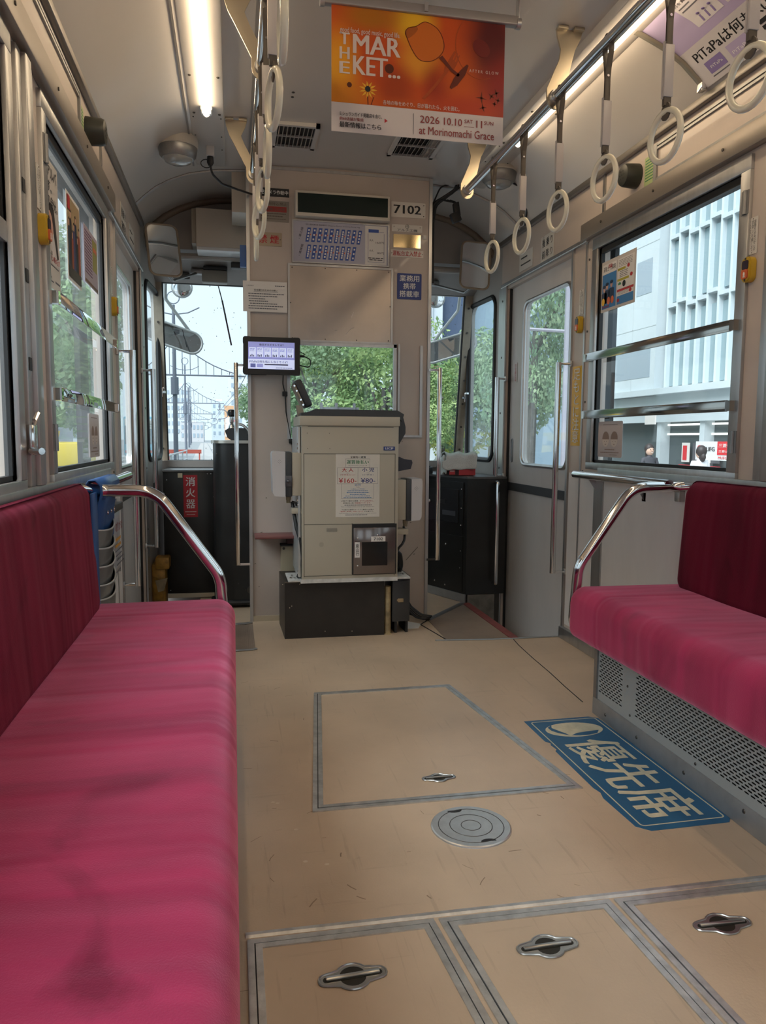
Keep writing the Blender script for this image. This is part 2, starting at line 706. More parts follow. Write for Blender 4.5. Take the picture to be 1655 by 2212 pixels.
floor_m = floor_material()
floor_d = M('worn_brown_linoleum', lin=(.26, .20, .155), rough=.36, noise=.2, nscale=4, bump=.04, bscale=150)
b = B()
b.box(XL - .1, YB, -.05, XR + .1, 3.31, 0)
b.box(-.20, 3.31, -.05, 1.29, 4.95, 0)
b.box(XL - .1, 3.31, -.40, -.20, 4.95, -.36)
b.box(1.29, 3.31, -.40, XR + .1, 4.95, -.36)
b.box(1.285, 3.31, -.36, 1.29, 4.95, -.05)
b.box(-.20, 3.31, -.36, -.195, 4.95, -.05)
fl = b.done('floor', floor_m, kind='structure', label='worn beige linoleum tram floor with dark scuffs', smooth=0)
# darker patch, red step edge, joints
b = B(); b.prism([(.98, 3.34, 0), (1.285, 3.315, 0), (1.285, 4.08, 0), (.992, 3.736, 0)], (0, 0, .003))
b.done('floor_patch', floor_d, fl, smooth=0)
b = B(); b.box(1.288, 3.315, 0, 1.33, 4.09, .005)
b.done('step_edge', M('worn_red_edge', lin=(.22, .06, .055), rough=.5, noise=.25, nscale=20), fl, smooth=0, label='worn red edge of the door step')
b = B()
b.tube([(.992, 3.736, .004), (1.286, 4.085, .004)], .018, 6, flat=.006)
b.done('joint_strip', alu_dk, fl)
b = B()
b.tube([(.925, 3.345, .002), (1.20, 3.318, .002), (1.54, 3.313, .002)], .008, 6, flat=.003)
b.done('joint_strip', alu, fl)
b = B()
b.tube([(-.02, 3.325, .003), (.07, 3.33, .003), (.092, 3.345, .003)], .010, 6, flat=.004)
b.tube([(-.03, 3.81, .003), (.05, 3.80, .006), (.08, 3.83, .003)], .012, 6, flat=.005)
b.done('joint_strip', alu, fl)
b = B()
for k in range(22):
    x = -.105 + k * .0088
    b.box(x, 3.34, 0, x + .0045, 3.80, .004)
b.box(-.11, 3.34, 0, .087, 3.80, .0015)
tag(b.done('ribbed_mat', floor_d, smooth=0), 'narrow ribbed brown mat on the floor before the tall black cabinet', 'mat')
b = B()
pts = [(1.30, 3.31), (1.285, 3.2), (1.27, 3.0), (1.26, 2.8), (1.245, 2.62), (1.235, 2.45)]
b.tube([(x, y, .0005) for x, y in pts], .0022, 5, flat=.0012)
b.tube([(.98, 3.345, .002), (.955, 3.50, .002), (.93, 3.65, .002), (.99, 3.735, .003)], .003, 5, flat=.002)
b.done('crack', ink, fl)
fsp = B()
rr = random.Random(4)
for px, py in ((600, 1735), (640, 1792), (660, 1861), (706, 1867), (590, 1733)):
    p = P(px, py, z=0)
    fsp.ball((p.x, p.y, 0), .006, (1, .8, .15), 8, 5)
fsp.done('chip', M('pale_chip', lin=(.62, .52, .40), rough=.5), fl)
fsp = B()
for k in range(60):
    px, py = rr.uniform(520, 1290), rr.uniform(1440, 2200)
    p = P(px, py, z=0)
    if p.x > 1.2: continue
    a, l = rr.uniform(0, PI), rr.uniform(.004, .016)
    d = Vector((math.cos(a), math.sin(a), 0)) * l
    fsp.tube([p - d, p, p + d + Vector((l * .2, 0, 0))], rr.uniform(.0005, .0015), 4, flat=.0003)
fsp.done('scratch', M('scratch_brown', lin=(.24, .17, .11), rough=.6), fl, kind='stuff')

# ---- ceiling
PROF = [(-1.03, 2.05), (-1.0, 2.075), (-.96, 2.115), (-.90, 2.165), (-.83, 2.205), (-.74, 2.24), (-.62, 2.265), (-.45, 2.278), (0, 2.285)]
PROF = PROF + [(-a, c) for a, c in PROF[-2::-1]]


def ceil_z(x):
    d = x - XC
    for (a, c), (e, g) in zip(PROF, PROF[1:]):
        if a <= d <= e:
            return c + (g - c) * (d - a) / (e - a)
    return 2.05


b = B()
rows = [[b.bm.verts.new((XC + d, y, z)) for d, z in PROF] for y in (YB, -1, 0, 1, 2, 3, 3.9, 4.3, 4.74)]
for r0, r1 in zip(rows, rows[1:]):
    for i in range(len(PROF) - 1):
        b.bm.faces.new([r0[i], r0[i + 1], r1[i + 1], r1[i]])
b.done('ceiling', ceil_m, kind='structure', label='cream painted tram ceiling curving down to the side walls', smooth=60, fix=False)
b = B()
for s in (0, 1):
    rng = range(0, 8) if s == 0 else range(9, 17)
    pts = [Vector((XC + PROF[i][0] * .998, 3.95, PROF[i][1] - .003)) for i in rng]
    b.tube(pts, .008, 6)
b.done('trim_1', alu, kind='structure', label='aluminium arc strip across the ceiling before the cab', smooth=60)
b = B()
for x in (.09, -.17, 1.25):
    b.box(x - .004, YB, ceil_z(x) - .004, x + .004, 3.85, ceil_z(x) + .001)
b.done('trim_2', M('ceiling_seam_grey', lin=(.22, .205, .195), rough=.5), kind='structure', label='thin seam strips running along the ceiling beside the lamps', smooth=0)

# ---- side walls
WY = [(2.13, 3.06), (.85, 1.78), (-.30, .66), (-1.45, -.48), (-2.5, -1.6)]
Z0, Z1 = .85, 1.765
for side, X, sg in (('left', XL, -1), ('right', XR, 1)):
    b = B()
    xi, xo = X, X + sg * .05
    b.box(xi, YB, -.05, xo, 3.31, Z0)
    b.box(xi, YB, Z1, xo, 3.31, 2.10)
    ys = [3.31] + [v for w in WY for v in (w[1], w[0])] + [YB]
    for k in range(0, len(ys), 2):
        b.box(xi, ys[k + 1], Z0, xo, ys[k], Z1)
    b.box(xi, 3.31, 1.80, xo, 4.27, 2.10)                 # over the door
    b.box(xi, 4.165, -.4, xo, 4.27, 1.80)                  # front pillar
    w = b.done('wall_' + side, wall_m, kind='structure', smooth=0,
               label='beige painted %s side wall of the tram' % ('umbrella-holder' if side == 'left' else 'priority-sign'))
    # outer skin with its own openings
    b = B()
    xa, xb = X + sg * .11, X + sg * .13
    b.box(xa, YB, -.6, xb, 3.30, .80)
    b.box(xa, YB, 1.79, xb, 4.3, 2.2)
    oy = [3.30, 3.13, 2.17] + [v for q in WY[1:] for v in (q[1] + .02, q[0] - .02)] + [YB]
    for k in range(0, len(oy) - 1, 2):
        if oy[k] > oy[k + 1]:
            b.box(xa, oy[k + 1], .80, xb, oy[k], 1.79)
    b.done('outer_skin', M('dark_body_cavity', lin=(.030, .032, .034), rough=.6), w, smooth=0)
    # lower lining panel, lighter and greyer than the wall above it
    b = B()
    b.box(X, YB, .07, X - sg * .004, 2.94, .795)
    b.box(X, 3.02, .07, X - sg * .004, 3.285, .795)
    b.done('lining_panel', wall_low, w, smooth=0)
    b = B()
    b.box(X, 2.94, .07, X - sg * .010, 3.02, .795)
    b.done('panel_joint', alu, w, smooth=0)
    # belt rail under the windows
    b = B()
    b.box(X, YB, .795, X - sg * .018, 2.98, .830, .003)
    b.done('trim_%d' % (3 if side == 'left' else 4), alu, kind='structure', label='aluminium sill rail under the windows of the %s side wall' % ('umbrella-holder' if side == 'left' else 'priority-sign'))
    # header box over the windows with its trim line, cornice
    b = B()
    b.box(X, YB, 1.822, X - sg * .030, 3.19, 1.893, .004)
    b.done('trim_%d' % (5 if side == 'left' else 6), M('header_metal', lin=(.33, .29, .25), rough=.38, metal=.55), kind='structure', label='dull metal header box above the windows of the %s side wall' % ('umbrella-holder' if side == 'left' else 'priority-sign'))
    b = B()
    b.box(X, 3.16, 1.815, X - sg * .016, 4.24, 1.835, .003)
    b.box(X, 3.185, 1.82, X - sg * .012, 3.2, 1.90)
    b.box(X, YB, 1.893, X - sg * .012, 3.20, 1.901)
    b.done('trim_%d' % (7 if side == 'left' else 8), alu, kind='structure', label='aluminium door header strip on the %s side wall' % ('umbrella-holder' if side == 'left' else 'priority-sign'), smooth=0)
    b = B()
    b.box(X - sg * .022, YB, 2.055, X, 4.27, 2.080, .004)
    b.done('trim_%d' % (9 if side == 'left' else 10), M('cornice_metal', lin=(.24, .22, .20), rough=.4, metal=.6), kind='structure', label='dark metal cornice between the ceiling and the %s side wall' % ('umbrella-holder' if side == 'left' else 'priority-sign'))
    # frieze panel frame above the header
    b = B()
    for z in (1.905, 2.015, 2.028):
        b.box(X, YB, z, X - sg * .007, 2.64, z + .008)
    b.box(X, 2.625, 1.905, X - sg * .008, 2.645, 2.035)
    b.box(X, 3.02, 1.90, X - sg * .008, 3.035, 2.055)
    b.done('frieze_frame', alu_dk, w, smooth=0)
    # door jamb pillar trims
    b = B()
    b.box(X, 3.295, 0, X - sg * .010, 3.312, 1.815)
    b.box(X, 3.165, 0, X - sg * .006, 3.178, 1.815)
    b.box(X - sg * .004, 4.16, -.35, X - sg * .012, 4.27, 1.815)
    b.done('jamb_strip', alu, w, smooth=0)
    b = B()
    rq = random.Random(3)
    for z in (.12, .45, .78, 1.1, 1.42, 1.74):
        b.cyl((X - sg * .010, 4.21, z), (X - sg * .014, 4.21, z), .006, 8)
        b.cyl((X, 3.15, z * .97 + .05), (X - sg * .003, 3.15, z * .97 + .05), .005, 8)
    for y in np.arange(-1.0, 3.2, .4):
        b.cyl((X - sg * .030, y, 1.858), (X - sg * .033, y, 1.858), .005, 8)
    b.done('screw', screw, w, kind='stuff')
    # baseboard
    b = B()
    b.box(X, 2.33, 0, X - sg * .022, 3.31, .055, .003)
    b.box(X, YB, 0, X - sg * .010, 2.33, .055)
    b.done('baseboard_' + side, alu, kind='structure', label='aluminium kick strip at the foot of the %s side wall' % ('umbrella-holder' if side == 'left' else 'priority-sign'))

# ---- windows
WN = 0
street = {-1: 'umbrella-holder side', 1: 'priority-sign side'}
nm = ['first, fixed one behind the door', 'second', 'third', 'fourth', 'last']
for X, sg in ((XL, -1), (XR, 1)):
    for i, (ya, yb) in enumerate(WY):
        WN += 1
        b = B()
        f = .045
        xo, xi = X + sg * .01, X - sg * .012
        b.box(xo, ya - f, Z0 - .03, xi, yb + f, Z0, .002)
        b.box(xo, ya - f, Z1, xi, yb + f, Z1 + .045, .002)
        b.box(xo, ya - f, Z0, xi, ya, Z1, .002)
        b.box(xo, yb, Z0, xi, yb + f, Z1, .002)
        fr = b.done('window_%d' % WN, alu, kind='structure', label='aluminium framed side window on the %s, the %s' % (street[sg], nm[i]))
        b = B()
        b.poly([(X + sg * .012, ya - .01, Z0 - .01), (X + sg * .012, yb + .01, Z0 - .01), (X + sg * .012, yb + .01, Z1 + .01), (X + sg * .012, ya - .01, Z1 + .01)])
        b.done('pane', pane_h if sg < 0 else pane_m, fr, smooth=0)
        b = B()
        g = .012
        b.box(X + sg * .004, ya, Z0, X + sg * .020, ya + g, Z1)
        b.box(X + sg * .004, yb - g, Z0, X + sg * .020, yb, Z1)
        b.box(X + sg * .004, ya, Z0, X + sg * .020, yb, Z0 + g)
        b.box(X + sg * .004, ya, Z1 - g * 2, X + sg * .020, yb, Z1)
        b.done('gasket', black, fr, smooth=0)
        if i == 1 and sg < 0:
            b = B()
            b.box(X + sg * .030, ya, 1.40, X + sg * .034, yb, Z1)  # added sheet standing in for shade and dark reflection in the upper glass
            b.done('dark_reflection_sheet', M('navy_reflection', lin=(.012, .016, .03), rough=.6), fr, smooth=0, label='dark navy sheet added for the dark reflection in the upper glass')
            b = B()
            b.box(X + sg * .036, ya, 1.36, X - sg * .002, yb, 1.405, .003)
            b.done('sash_rail', alu, fr)
        if i == 0:
            for z in (1.287, 1.040):
                b = B()
                b.box(X - sg * .030, ya - .02, z, X - sg * .034, yb + .04, z + .036, .0015)
                b.box(X - sg * .012, ya - .035, z + .002, X - sg * .035, ya - .012, z + .034)
                b.box(X - sg * .012, yb + .030, z + .002, X - sg * .035, yb + .052, z + .034)
                b.done('guard_bar', mirror_m if sg < 0 else M('guard_bar_steel', lin=(.34, .33, .31), rough=.12, metal=1.0), fr)
            for z in (.91, 1.635):
                b = B()
                b.cyl((X - sg * .016, ya - .03, z), (X - sg * .016, ya - .03, z + .07), .006, 8)
                b.box(X - sg * .012, ya - .045, z, X - sg * .015, ya - .012, z + .07)
                b.done('hinge', alu_dk, fr)
        else:
            # sliding sash: stile, jamb channels, catch
            for y0, y1, d, mt in ((yb - .0, yb + .045, .004, alu), (yb + .049, yb + .085, -.006, alu_dk), (yb + .092, yb + .130, .010, alu),
                                  (yb + .136, yb + .185, .020, alu), (yb + .190, yb + .225, .012, alu)):
                b = B()
                b.box(X + sg * .02, y0, Z0 - .02, X - sg * d, y1, Z1 + .05, .003)
                b.done('jamb_profile', mt, fr)
            b = B()
            b.box(X - sg * .005, yb + .060, .905, X - sg * .026, yb + .092, .975, .003)
            b.cyl((X - sg * .02, yb + .055, .915), (X - sg * .05, yb + .02, .915), .008, 8)
            b.tube([(X - sg * .02, yb + .07, .97), (X - sg * .035, yb + .06, 1.0), (X - sg * .03, yb + .045, .985)], .005, 6)
            b.done('catch', chrome, fr)
            b = B()
            for z in (1.10, 1.30, 1.5):
                b.box(X - sg * .0105, yb + .10, z, X - sg * .012, yb + .122, z + .03)
            b.done('lock_slot', black, fr, smooth=0)

# ---- sliding doors in their wells
for n, (X, sg) in enumerate(((XL, -1), (XR, 1)), 1):
    xd = X + sg * .025
    fr = F((xd, 4.16 if sg > 0 else 3.30, -.36), (0, -sg, 0), (0, 0, 1))
    W, Hh = .86, 2.16
    def U(y):
        return (4.16 - y) if sg > 0 else (y - 3.30)
    ua, ub = sorted((U(3.365), U(3.955)))
    hole = rrect(ua, .81 + .36, ub, 1.69 + .36, .055, 5)
    b = B()
    holed(b, fr, [(0, 0), (W, 0), (W, Hh), (0, Hh)], [hole], -.03, 0)
    d = b.done('door_%d' % n, M('painted_door', lin=(.62, .585, .56), rough=.38, noise=.06, nscale=4, stretch=(1, 1, .3)), kind='structure', label='pale sliding door with rounded window on the %s' % street[sg], smooth=0)
    b = B()
    b.tube([fr.p(u, v, .001) for u, v in hole], .011, 8, closed=True)
    b.done('window_rim', alu, d)
    b = B()
    b.poly([fr.p(u, v, -.015) for u, v in rrect(ua, 1.17, ub, 2.05, .05, 5)])
    b.done('pane', pane_h, d, smooth=0)
    b = B()
    fbox(b, fr, 0, .655 + .36, W, .70 + .36, 0, .006)
    b.done('belt_strip', M('dark_grey_strip', lin=(.05, .052, .054), rough=.5), d, smooth=0)
    b = B()
    uu = U(4.10)
    b.tube([fr.p(u, v, .001) for u, v in rrect(uu - .012, .82 + .36, uu + .012, .95 + .36, .012, 4)], .004, 6, closed=True)
    b.prism([fr.p(u, v, .0005) for u, v in rrect(uu - .009, .823 + .36, uu + .009, .947 + .36, .009, 4)], fr.n * .0006)
    b.done('finger_pull', alu_dk, d)
    b = B()
    fbox(b, fr, 0 if sg > 0 else W - .012, 0, .012 if sg > 0 else W, Hh, 0, .012)
    b.done('edge_seal', black, d, smooth=0)

# ---- cab front: lower wall, windscreen posts, header
b = B()
b.box(-.46, 4.90, -.4, 1.56, 4.95, .79)
b.box(-.46, 4.86, .76, 1.56, 4.96, .80)
yt, yb_ = 4.72, 4.90
b.prism([(-.46, yt, 1.86), (-.46, yt + .05, 1.86), (-.46, 4.76, 2.32), (-.46, 4.42, 2.32), (-.46, 4.42, 1.985)], (2.0, 0, 0))
wf = b.done('wall_front', M('cab_front_paint', lin=(.30, .27, .25), rough=.45, noise=.06, nscale=5), kind='structure', label='dull beige front wall of the cab above and below the windscreen', smooth=0)
post_m = M('windscreen_post_paint', lin=(.36, .31, .24), rough=.45, noise=.15, nscale=12)
for x0, x1 in ((-.455, -.405), (.20, .25), (1.09, 1.14), (1.475, 1.525)):
    b = B()
    b.hexa([(x0, yb_, .79), (x1, yb_, .79), (x1, yb_ + .05, .79), (x0, yb_ + .05, .79), (x0, yt, 1.87), (x1, yt, 1.87), (x1, yt + .05, 1.87), (x0, yt + .05, 1.87)])
    b.done('windscreen_post', post_m, wf, smooth=0)
b = B()
for x in (-.432, 1.50):
    for k in range(7):
        t = .08 + k * .14
        p = Vector((x, yb_, .79)).lerp(Vector((x, yt, 1.87)), t)
        b.cyl(p, p + Vector((0, -.006, 0)), .007, 8)
b.done('screw', screw, wf, kind='stuff')
WN += 1
for k, (x0, x1) in enumerate(((-.405, .20), (.25, 1.09), (1.14, 1.475))):
    b = B()
    b.poly([(x0, yb_ + .02, .80), (x1, yb_ + .02, .80), (x1, yt + .02, 1.86), (x0, yt + .02, 1.86)])
    o = b.done('window_%d' % (WN + k), pane_m, kind='structure', smooth=0,
               label=('windscreen pane facing the street and the poles', 'windscreen pane facing the trees, seen through the partition', 'windscreen pane beside the priority-sign side cab window')[k])
    b = B()
    q = [Vector((x0, yb_ + .015, .80)), Vector((x1, yb_ + .015, .80)), Vector((x1, yt + .015, 1.86)), Vector((x0, yt + .015, 1.86))]
    b.tube(q, .010, 6, closed=True)
    b.done('gasket', black, o)
    b = B()
    rq = random.Random(30 + k)
    e1, e2 = q[1] - q[0], q[3] - q[0]
    for _ in range((120, 60, 120)[k]):
        p = q[0] + e1 * rq.random() + e2 * rq.random() + Vector((0, .008, 0))
        b.ball(p, rq.uniform(.0012, .0034), (1, .5, 1), 6, 4)
    b.done('raindrops', M('raindrop', lin=(.35, .40, .42), rough=.05), o, kind='stuff')
WN += 2
# cab side windows, between the door pillar and the corner post
for X, sg, xf in ((XL, -1, -.432), (XR, 1, 1.520)):
    o = Vector((X, 4.26, -.45)) if sg < 0 else Vector((xf, 4.84, -.45))
    e = Vector((xf, 4.84, -.45)) if sg < 0 else Vector((X, 4.26, -.45))
    L = (e - o).length
    fr = F(o, e - o, (0, 0, 1))
    hole = rrect(.085 if sg < 0 else .05, 1.27, L - (.05 if sg < 0 else .085), 2.25, .07, 5)
    b = B()
    holed(b, fr, [(0, 0), (L, 0), (L, 2.6), (0, 2.6)], [hole], -.04, 0)
    WN += 1
    w = b.done('wall_cab_%s' % ('left' if sg < 0 else 'right'), M('cab_side_paint', lin=(.42, .385, .35), rough=.45, noise=.06, nscale=5), kind='structure', label='cab side wall panel on the %s' % street[sg], smooth=0)
    b = B()
    b.tube([fr.p(u, v, -.002) for u, v in hole], .016, 8, closed=True)
    b.done('window_gasket', black, w)
    b = B()
    b.poly([fr.p(u, v, -.02) for u, v in hole])
    b.done('window_%d' % WN, pane_f, kind='structure', label='tall rounded cab side window on the %s' % street[sg], smooth=0)
    b = B()
    c = fr.p(.025 if sg > 0 else L - .025, 1.67, .0)
    b.obox(c - fr.u * .012 - fr.v * .03, fr.u * .024, fr.v * .06, fr.n * .016, .003)
    b.obox(c - fr.u * .01 + fr.v * .018, fr.u * .055 * (1 if sg > 0 else 1), fr.v * .014, fr.n * .024, .003)
    b.cyl(c + fr.n * .01, c + fr.n * .034, .010, 10)
    b.done('window_latch', chrome, w)
b = B()
pts = [Vector((XC + d * .985, 4.415, z - .006)) for d, z in PROF]
b.tube(pts, .020, 8)
b.done('trim_11', M('brown_arch_trim', lin=(.20, .15, .11), rough=.45), kind='structure', label='brown arch moulding where the cab ceiling meets the front wall', smooth=60)
# pipe and ledge along the front header
b = B(); b.tube([(-.44, 4.41, 1.945), (1.5, 4.41, 1.945)], .018, 10)
b.done('trim_12', M('pipe_cream', lin=(.36, .33, .30), rough=.4), kind='structure', label='cream painted pipe across the cab above the windscreen')

# ---- partition
b = B()
fr = F((.08, YP, 0), (1, 0, 0), (0, 0, 1))
holed(b, fr, [(0, 0), (.935, 0), (.935, 2.29), (0, 2.29)], [[(.204, .94), (.746, .94), (.746, 1.42), (.204, 1.42)]], -.03, 0)
part = b.done('wall_partition', M('partition_paint', lin=(.47, .405, .36), rough=.42, noise=.04, nscale=5, coat=.1), kind='structure', label='beige cab partition behind the fare machine', smooth=0)
b = B()
for x in (.076, 1.003):
    b.box(x, YP - .012, 0, x + .016, YP + .034, 2.27)
b.box(.09, YP - .006, 2.262, 1.01, YP, 2.275)
b.done('edge_angle', alu, part, smooth=0)
b = B(); b.box(.076, YP - .010, 0, .3, YP, .028)
b.done('foot_strip', M('cream_metal', lin=(.55, .48, .36), rough=.4, metal=.4), part, smooth=0)
b = B()
for x0, x1, z0, z1 in ((.272, .288, .94, 1.435), (.822, .838, .96, 1.435), (.846, .856, .96, 1.435), (.272, .838, 1.415, 1.432), (.964, .978, .965, 1.43), (.82, .978, .955, .966)):
    b.box(x0, YP - .010, z0, x1, YP + .005, z1)
b.done('window_channel', alu, part, smooth=0)
b = B(); b.poly([(.284, YP + .015, .94), (.826, YP + .015, .94), (.826, YP + .015, 1.42), (.284, YP + .015, 1.42)])
WN += 1
b.done('window_%d' % WN, pane_m, kind='structure', label='glass of the partition window behind the fare machine', smooth=0)
b = B()
for cx, cz, l in ((.13, .46, .012), (.1, .3, .008), (.92, .5, .008), (.94, .33, .01), (.16, .64, .006), (.87, .93, .006), (.12, .18, .006)):
    b.tube([(cx, YP - .001, cz), (cx + l, YP - .001, cz + l * .4)], .0015, 5)
b.tube([(.90, YP - .0015, .30), (.965, YP - .0015, .37)], .0013, 5)
b.done('scratch', screw, part)

# ---- rear end of the car, behind the photographer
b = B()
b.box(XL - .1, YB - .05, -.05, XR + .1, YB, .85)
b.box(XL - .1, YB - .05, 1.8, XR + .1, YB, 2.3)
for x0, x1 in ((XL - .1, XL + .15), (.35, .7), (XR - .15, XR + .1)):
    b.box(x0, YB - .05, .85, x1, YB, 1.8)
b.done('wall_rear', wall_m, kind='structure', label='rear end wall of the tram', smooth=0)

# ================================================================ LAMPS, SEATS, RAILS, STRAPS
tube_m = M('lamp_diffuser', lin=(1.0, .93, .80), emit=LAMP_STRENGTH, ecol=LAMP_COLOR)
tray_m = M('lamp_tray_paint', lin=(.56, .53, .50), rough=.28, coat=.2)
SX = {-1: ('umbrella-holder side', -.088), 1: ('priority-sign side', 1.222)}


def lamp(x, y0, y1):
    z = ceil_z(x) - .002
    t = thing('ceiling_lamp', '', 'lamp', (x, (y0 + y1) / 2, z))
    b = B()
    b.box(x - .068, y0 - .10, z - .016, x + .068, y1 + .62 if y1 > 3 else y1 + .06, z + .02, .004)
    b.done('tray', tray_m, t)
    b = B()
    pts = [(x, y0 + .02, z - .034), (x, y1 - .02, z - .034)]
    b.tube(pts, .0115, 12, flat=.012)
    b.ball((x, y1 - .02, z - .034), .0120, (1, .8, .9))
    b.ball((x, y0 + .02, z - .034), .0120, (1, .8, .9))
    b.done('tube', tube_m, t, smooth=60)
    b = B()
    for yy, s in ((y1, 1), (y0, -1)):
        b.tube([(x - .019, yy - s * .05, z - .022), (x - .019, yy - s * .01, z - .022), (x - .013, yy + s * .008, z - .022), (x, yy + s * .014, z - .022),
                (x + .013, yy + s * .008, z - .022), (x + .019, yy - s * .01, z - .022), (x + .019, yy - s * .05, z - .022)], .004, 6, flat=.010)
        b.box(x - .02, yy - .012, z - .03, x + .02, yy + .004, z - .016)
    b.done('end_holder', alu, t, kind='stuff')
    b = B()
    for yy in (y1 + .02, y1 - .30, y0 + .05):
        for s in (-1, 1):
            b.ball((x + s * .050, yy, z - .017), .006, (1, 1, .6), 8, 5)
    if y1 > 3:
        for yy in (y1 + .06, y1 + .25, y1 + .40):
            for s in (-1, 1):
                b.ball((x + s * .055, yy, z - .017), .0035, (1, 1, .6), 8, 5)
    b.done('screw', screw, t, kind='stuff')
    return t


for sg in (-1, 1):
    side, x = SX[sg]
    for k, (y0, y1) in enumerate(((2.02, 3.22), (.72, 1.92), (-.58, .62), (-1.88, -.68))):
        t = lamp(x, y0, y1)
        t['label'] = 'warm fluorescent ceiling lamp strip on the %s, %s from the cab' % (side, ('first', 'second', 'third', 'fourth')[k])
        t['group'] = 'fluorescent lamps along the ceiling'

# ---- bench seats


def velvet(name, col, tint, smooth_sheen=.9, wr=(2.2, 8, 2.2)):
    m = M(name, lin=col, rough=.75, noise=.01, spec=.15)
    nt = m.node_tree
    b = nt.nodes['Principled BSDF']
    b.inputs['Sheen Weight'].default_value = smooth_sheen
    b.inputs['Sheen Roughness'].default_value = .45
    b.inputs['Sheen Tint'].default_value = (*tint, 1)
    tc = next(n for n in nt.nodes if n.type == 'TEX_COORD')
    for n in list(nt.nodes):
        if n.type in ('TEX_NOISE', 'VALTORGB', 'MAPPING'):
            nt.nodes.remove(n)

    def nz(sc, rot, detail, dist=0):
        mp = nt.nodes.new('ShaderNodeMapping')
        mp.inputs['Scale'].default_value = sc
        mp.inputs['Rotation'].default_value = rot
        nt.links.new(tc.outputs['Object'], mp.inputs['Vector'])
        n = nt.nodes.new('ShaderNodeTexNoise')
        n.inputs['Scale'].default_value = 1
        n.inputs['Detail'].default_value = detail
        n.inputs['Distortion'].default_value = dist
        nt.links.new(mp.outputs['Vector'], n.inputs['Vector'])
        return n
    n1 = nz(wr, (0, 0, .12), 4, .6)         # brushed nap, ruffled across the seat
    r = nt.nodes.new('ShaderNodeValToRGB')
    r.color_ramp.elements[0].position = .36
    r.color_ramp.elements[0].color = (*[c * .72 for c in col], 1)
    r.color_ramp.elements[1].position = .62
    r.color_ramp.elements[1].color = (*[c * 1.18 for c in col], 1)
    nt.links.new(n1.outputs['Fac'], r.inputs['Fac'])
    nt.links.new(r.outputs['Color'], b.inputs['Base Color'])
    n4 = nz((3.2, 3.6, 3.2), (0, 0, .3), 5, 1.2)       # ruffled dark patches in the pile
    r4 = nt.nodes.new('ShaderNodeValToRGB')
    r4.color_ramp.elements[0].position = .60
    r4.color_ramp.elements[0].color = (1, 1, 1, 1)
    r4.color_ramp.elements[1].position = .72
    r4.color_ramp.elements[1].color = (.55, .45, .5, 1)
    nt.links.new(n4.outputs['Fac'], r4.inputs['Fac'])
    mx4 = nt.nodes.new('ShaderNodeMix')
    mx4.data_type = 'RGBA'
    mx4.blend_type = 'MULTIPLY'
    mx4.inputs['Factor'].default_value = 1
    nt.links.new(r.outputs['Color'], mx4.inputs['A'])
    nt.links.new(r4.outputs['Color'], mx4.inputs['B'])
    nt.links.new(mx4.outputs['Result'], b.inputs['Base Color'])
    n2 = nz((1.2, 7, 1.2), (0, 0, .10), 2, .5)
    n3 = nz((420, 420, 420), (0, 0, 0), 2)
    bp = nt.nodes.new('ShaderNodeBump')
    bp.inputs['Strength'].default_value = .55
    bp.inputs['Distance'].default_value = .03
    nt.links.new(n2.outputs['Fac'], bp.inputs['Height'])
    bp2 = nt.nodes.new('ShaderNodeBump')
    bp2.inputs['Strength'].default_value = .35
    bp2.inputs['Distance'].default_value = .002
    nt.links.new(n3.outputs['Fac'], bp2.inputs['Height'])
    nt.links.new(bp.outputs['Normal'], bp2.inputs['Normal'])
    nt.links.new(bp2.outputs['Normal'], b.inputs['Normal'])
    return m


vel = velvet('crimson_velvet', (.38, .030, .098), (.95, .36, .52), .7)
vel_shade = velvet('shaded_crimson_velvet_back', (.125, .006, .022), (.6, .12, .2), .35, wr=(3, 9, 2))  # same velvet, the shade on the upright back put into a darker colour


def cushion(name, prof, y0, y1, mat, parent, ends=.03, sag=0.0, ny=60):
    """A long cushion: closed profile (x, z) swept along y with rounded ends."""
    b = B()
    cx = sum(p[0] for p in prof) / len(prof)
    cz = sum(p[1] for p in prof) / len(prof)
    rows = []
    ks = [0, .05, .16, .32, .55, .8, 1.0]
    ys = [(y0 + ends * k, 1 - .16 * (1 - math.sqrt(max(0, 1 - (1 - k) ** 2)))) for k in ks]
    ys += [(y0 + ends + (y1 - y0 - 2 * ends) * i / ny, 1) for i in range(1, ny)]
    ys += [(y1 - ends * k, 1 - .16 * (1 - math.sqrt(max(0, 1 - (1 - k) ** 2)))) for k in ks[::-1]]
    for y, s in ys:
        w = (math.sin(y * 9.1) * .4 + math.sin(y * 17.3 + 1) * .35 + math.sin(y * 5.2 + 2) * .5) * sag
        rows.append([b.bm.verts.new((cx + (x - cx) * s, y, cz + (z - cz) * s + (w if z > cz else 0) * min(1, abs(z - cz) / .05))) for x, z in prof])
    n = len(prof)
    for a, c in zip(rows, rows[1:]):
        for i in range(n):
            b.bm.faces.new([a[i], a[(i + 1) % n], c[(i + 1) % n], c[i]])
    b.bm.faces.new(rows[0][::-1])
    b.bm.faces.new(rows[-1])
    return b.done(name, mat, parent, smooth=70)


def rprof(x0, z0, x1, z1, rs):      # corner radii: lower-left, lower-right, upper-right, upper-left
    out = []
    for cx, cz, a, r in ((x1 - rs[2], z1 - rs[2], 0, rs[2]), (x0 + rs[3], z1 - rs[3], PI / 2, rs[3]), (x0 + rs[0], z0 + rs[0], PI, rs[0]), (x1 - rs[1], z0 + rs[1], 1.5 * PI, rs[1])):
        for k in range(6):
            t = a + PI / 2 * k / 5
            out.append((cx + r * math.cos(t), cz + r * math.sin(t)))
    return out


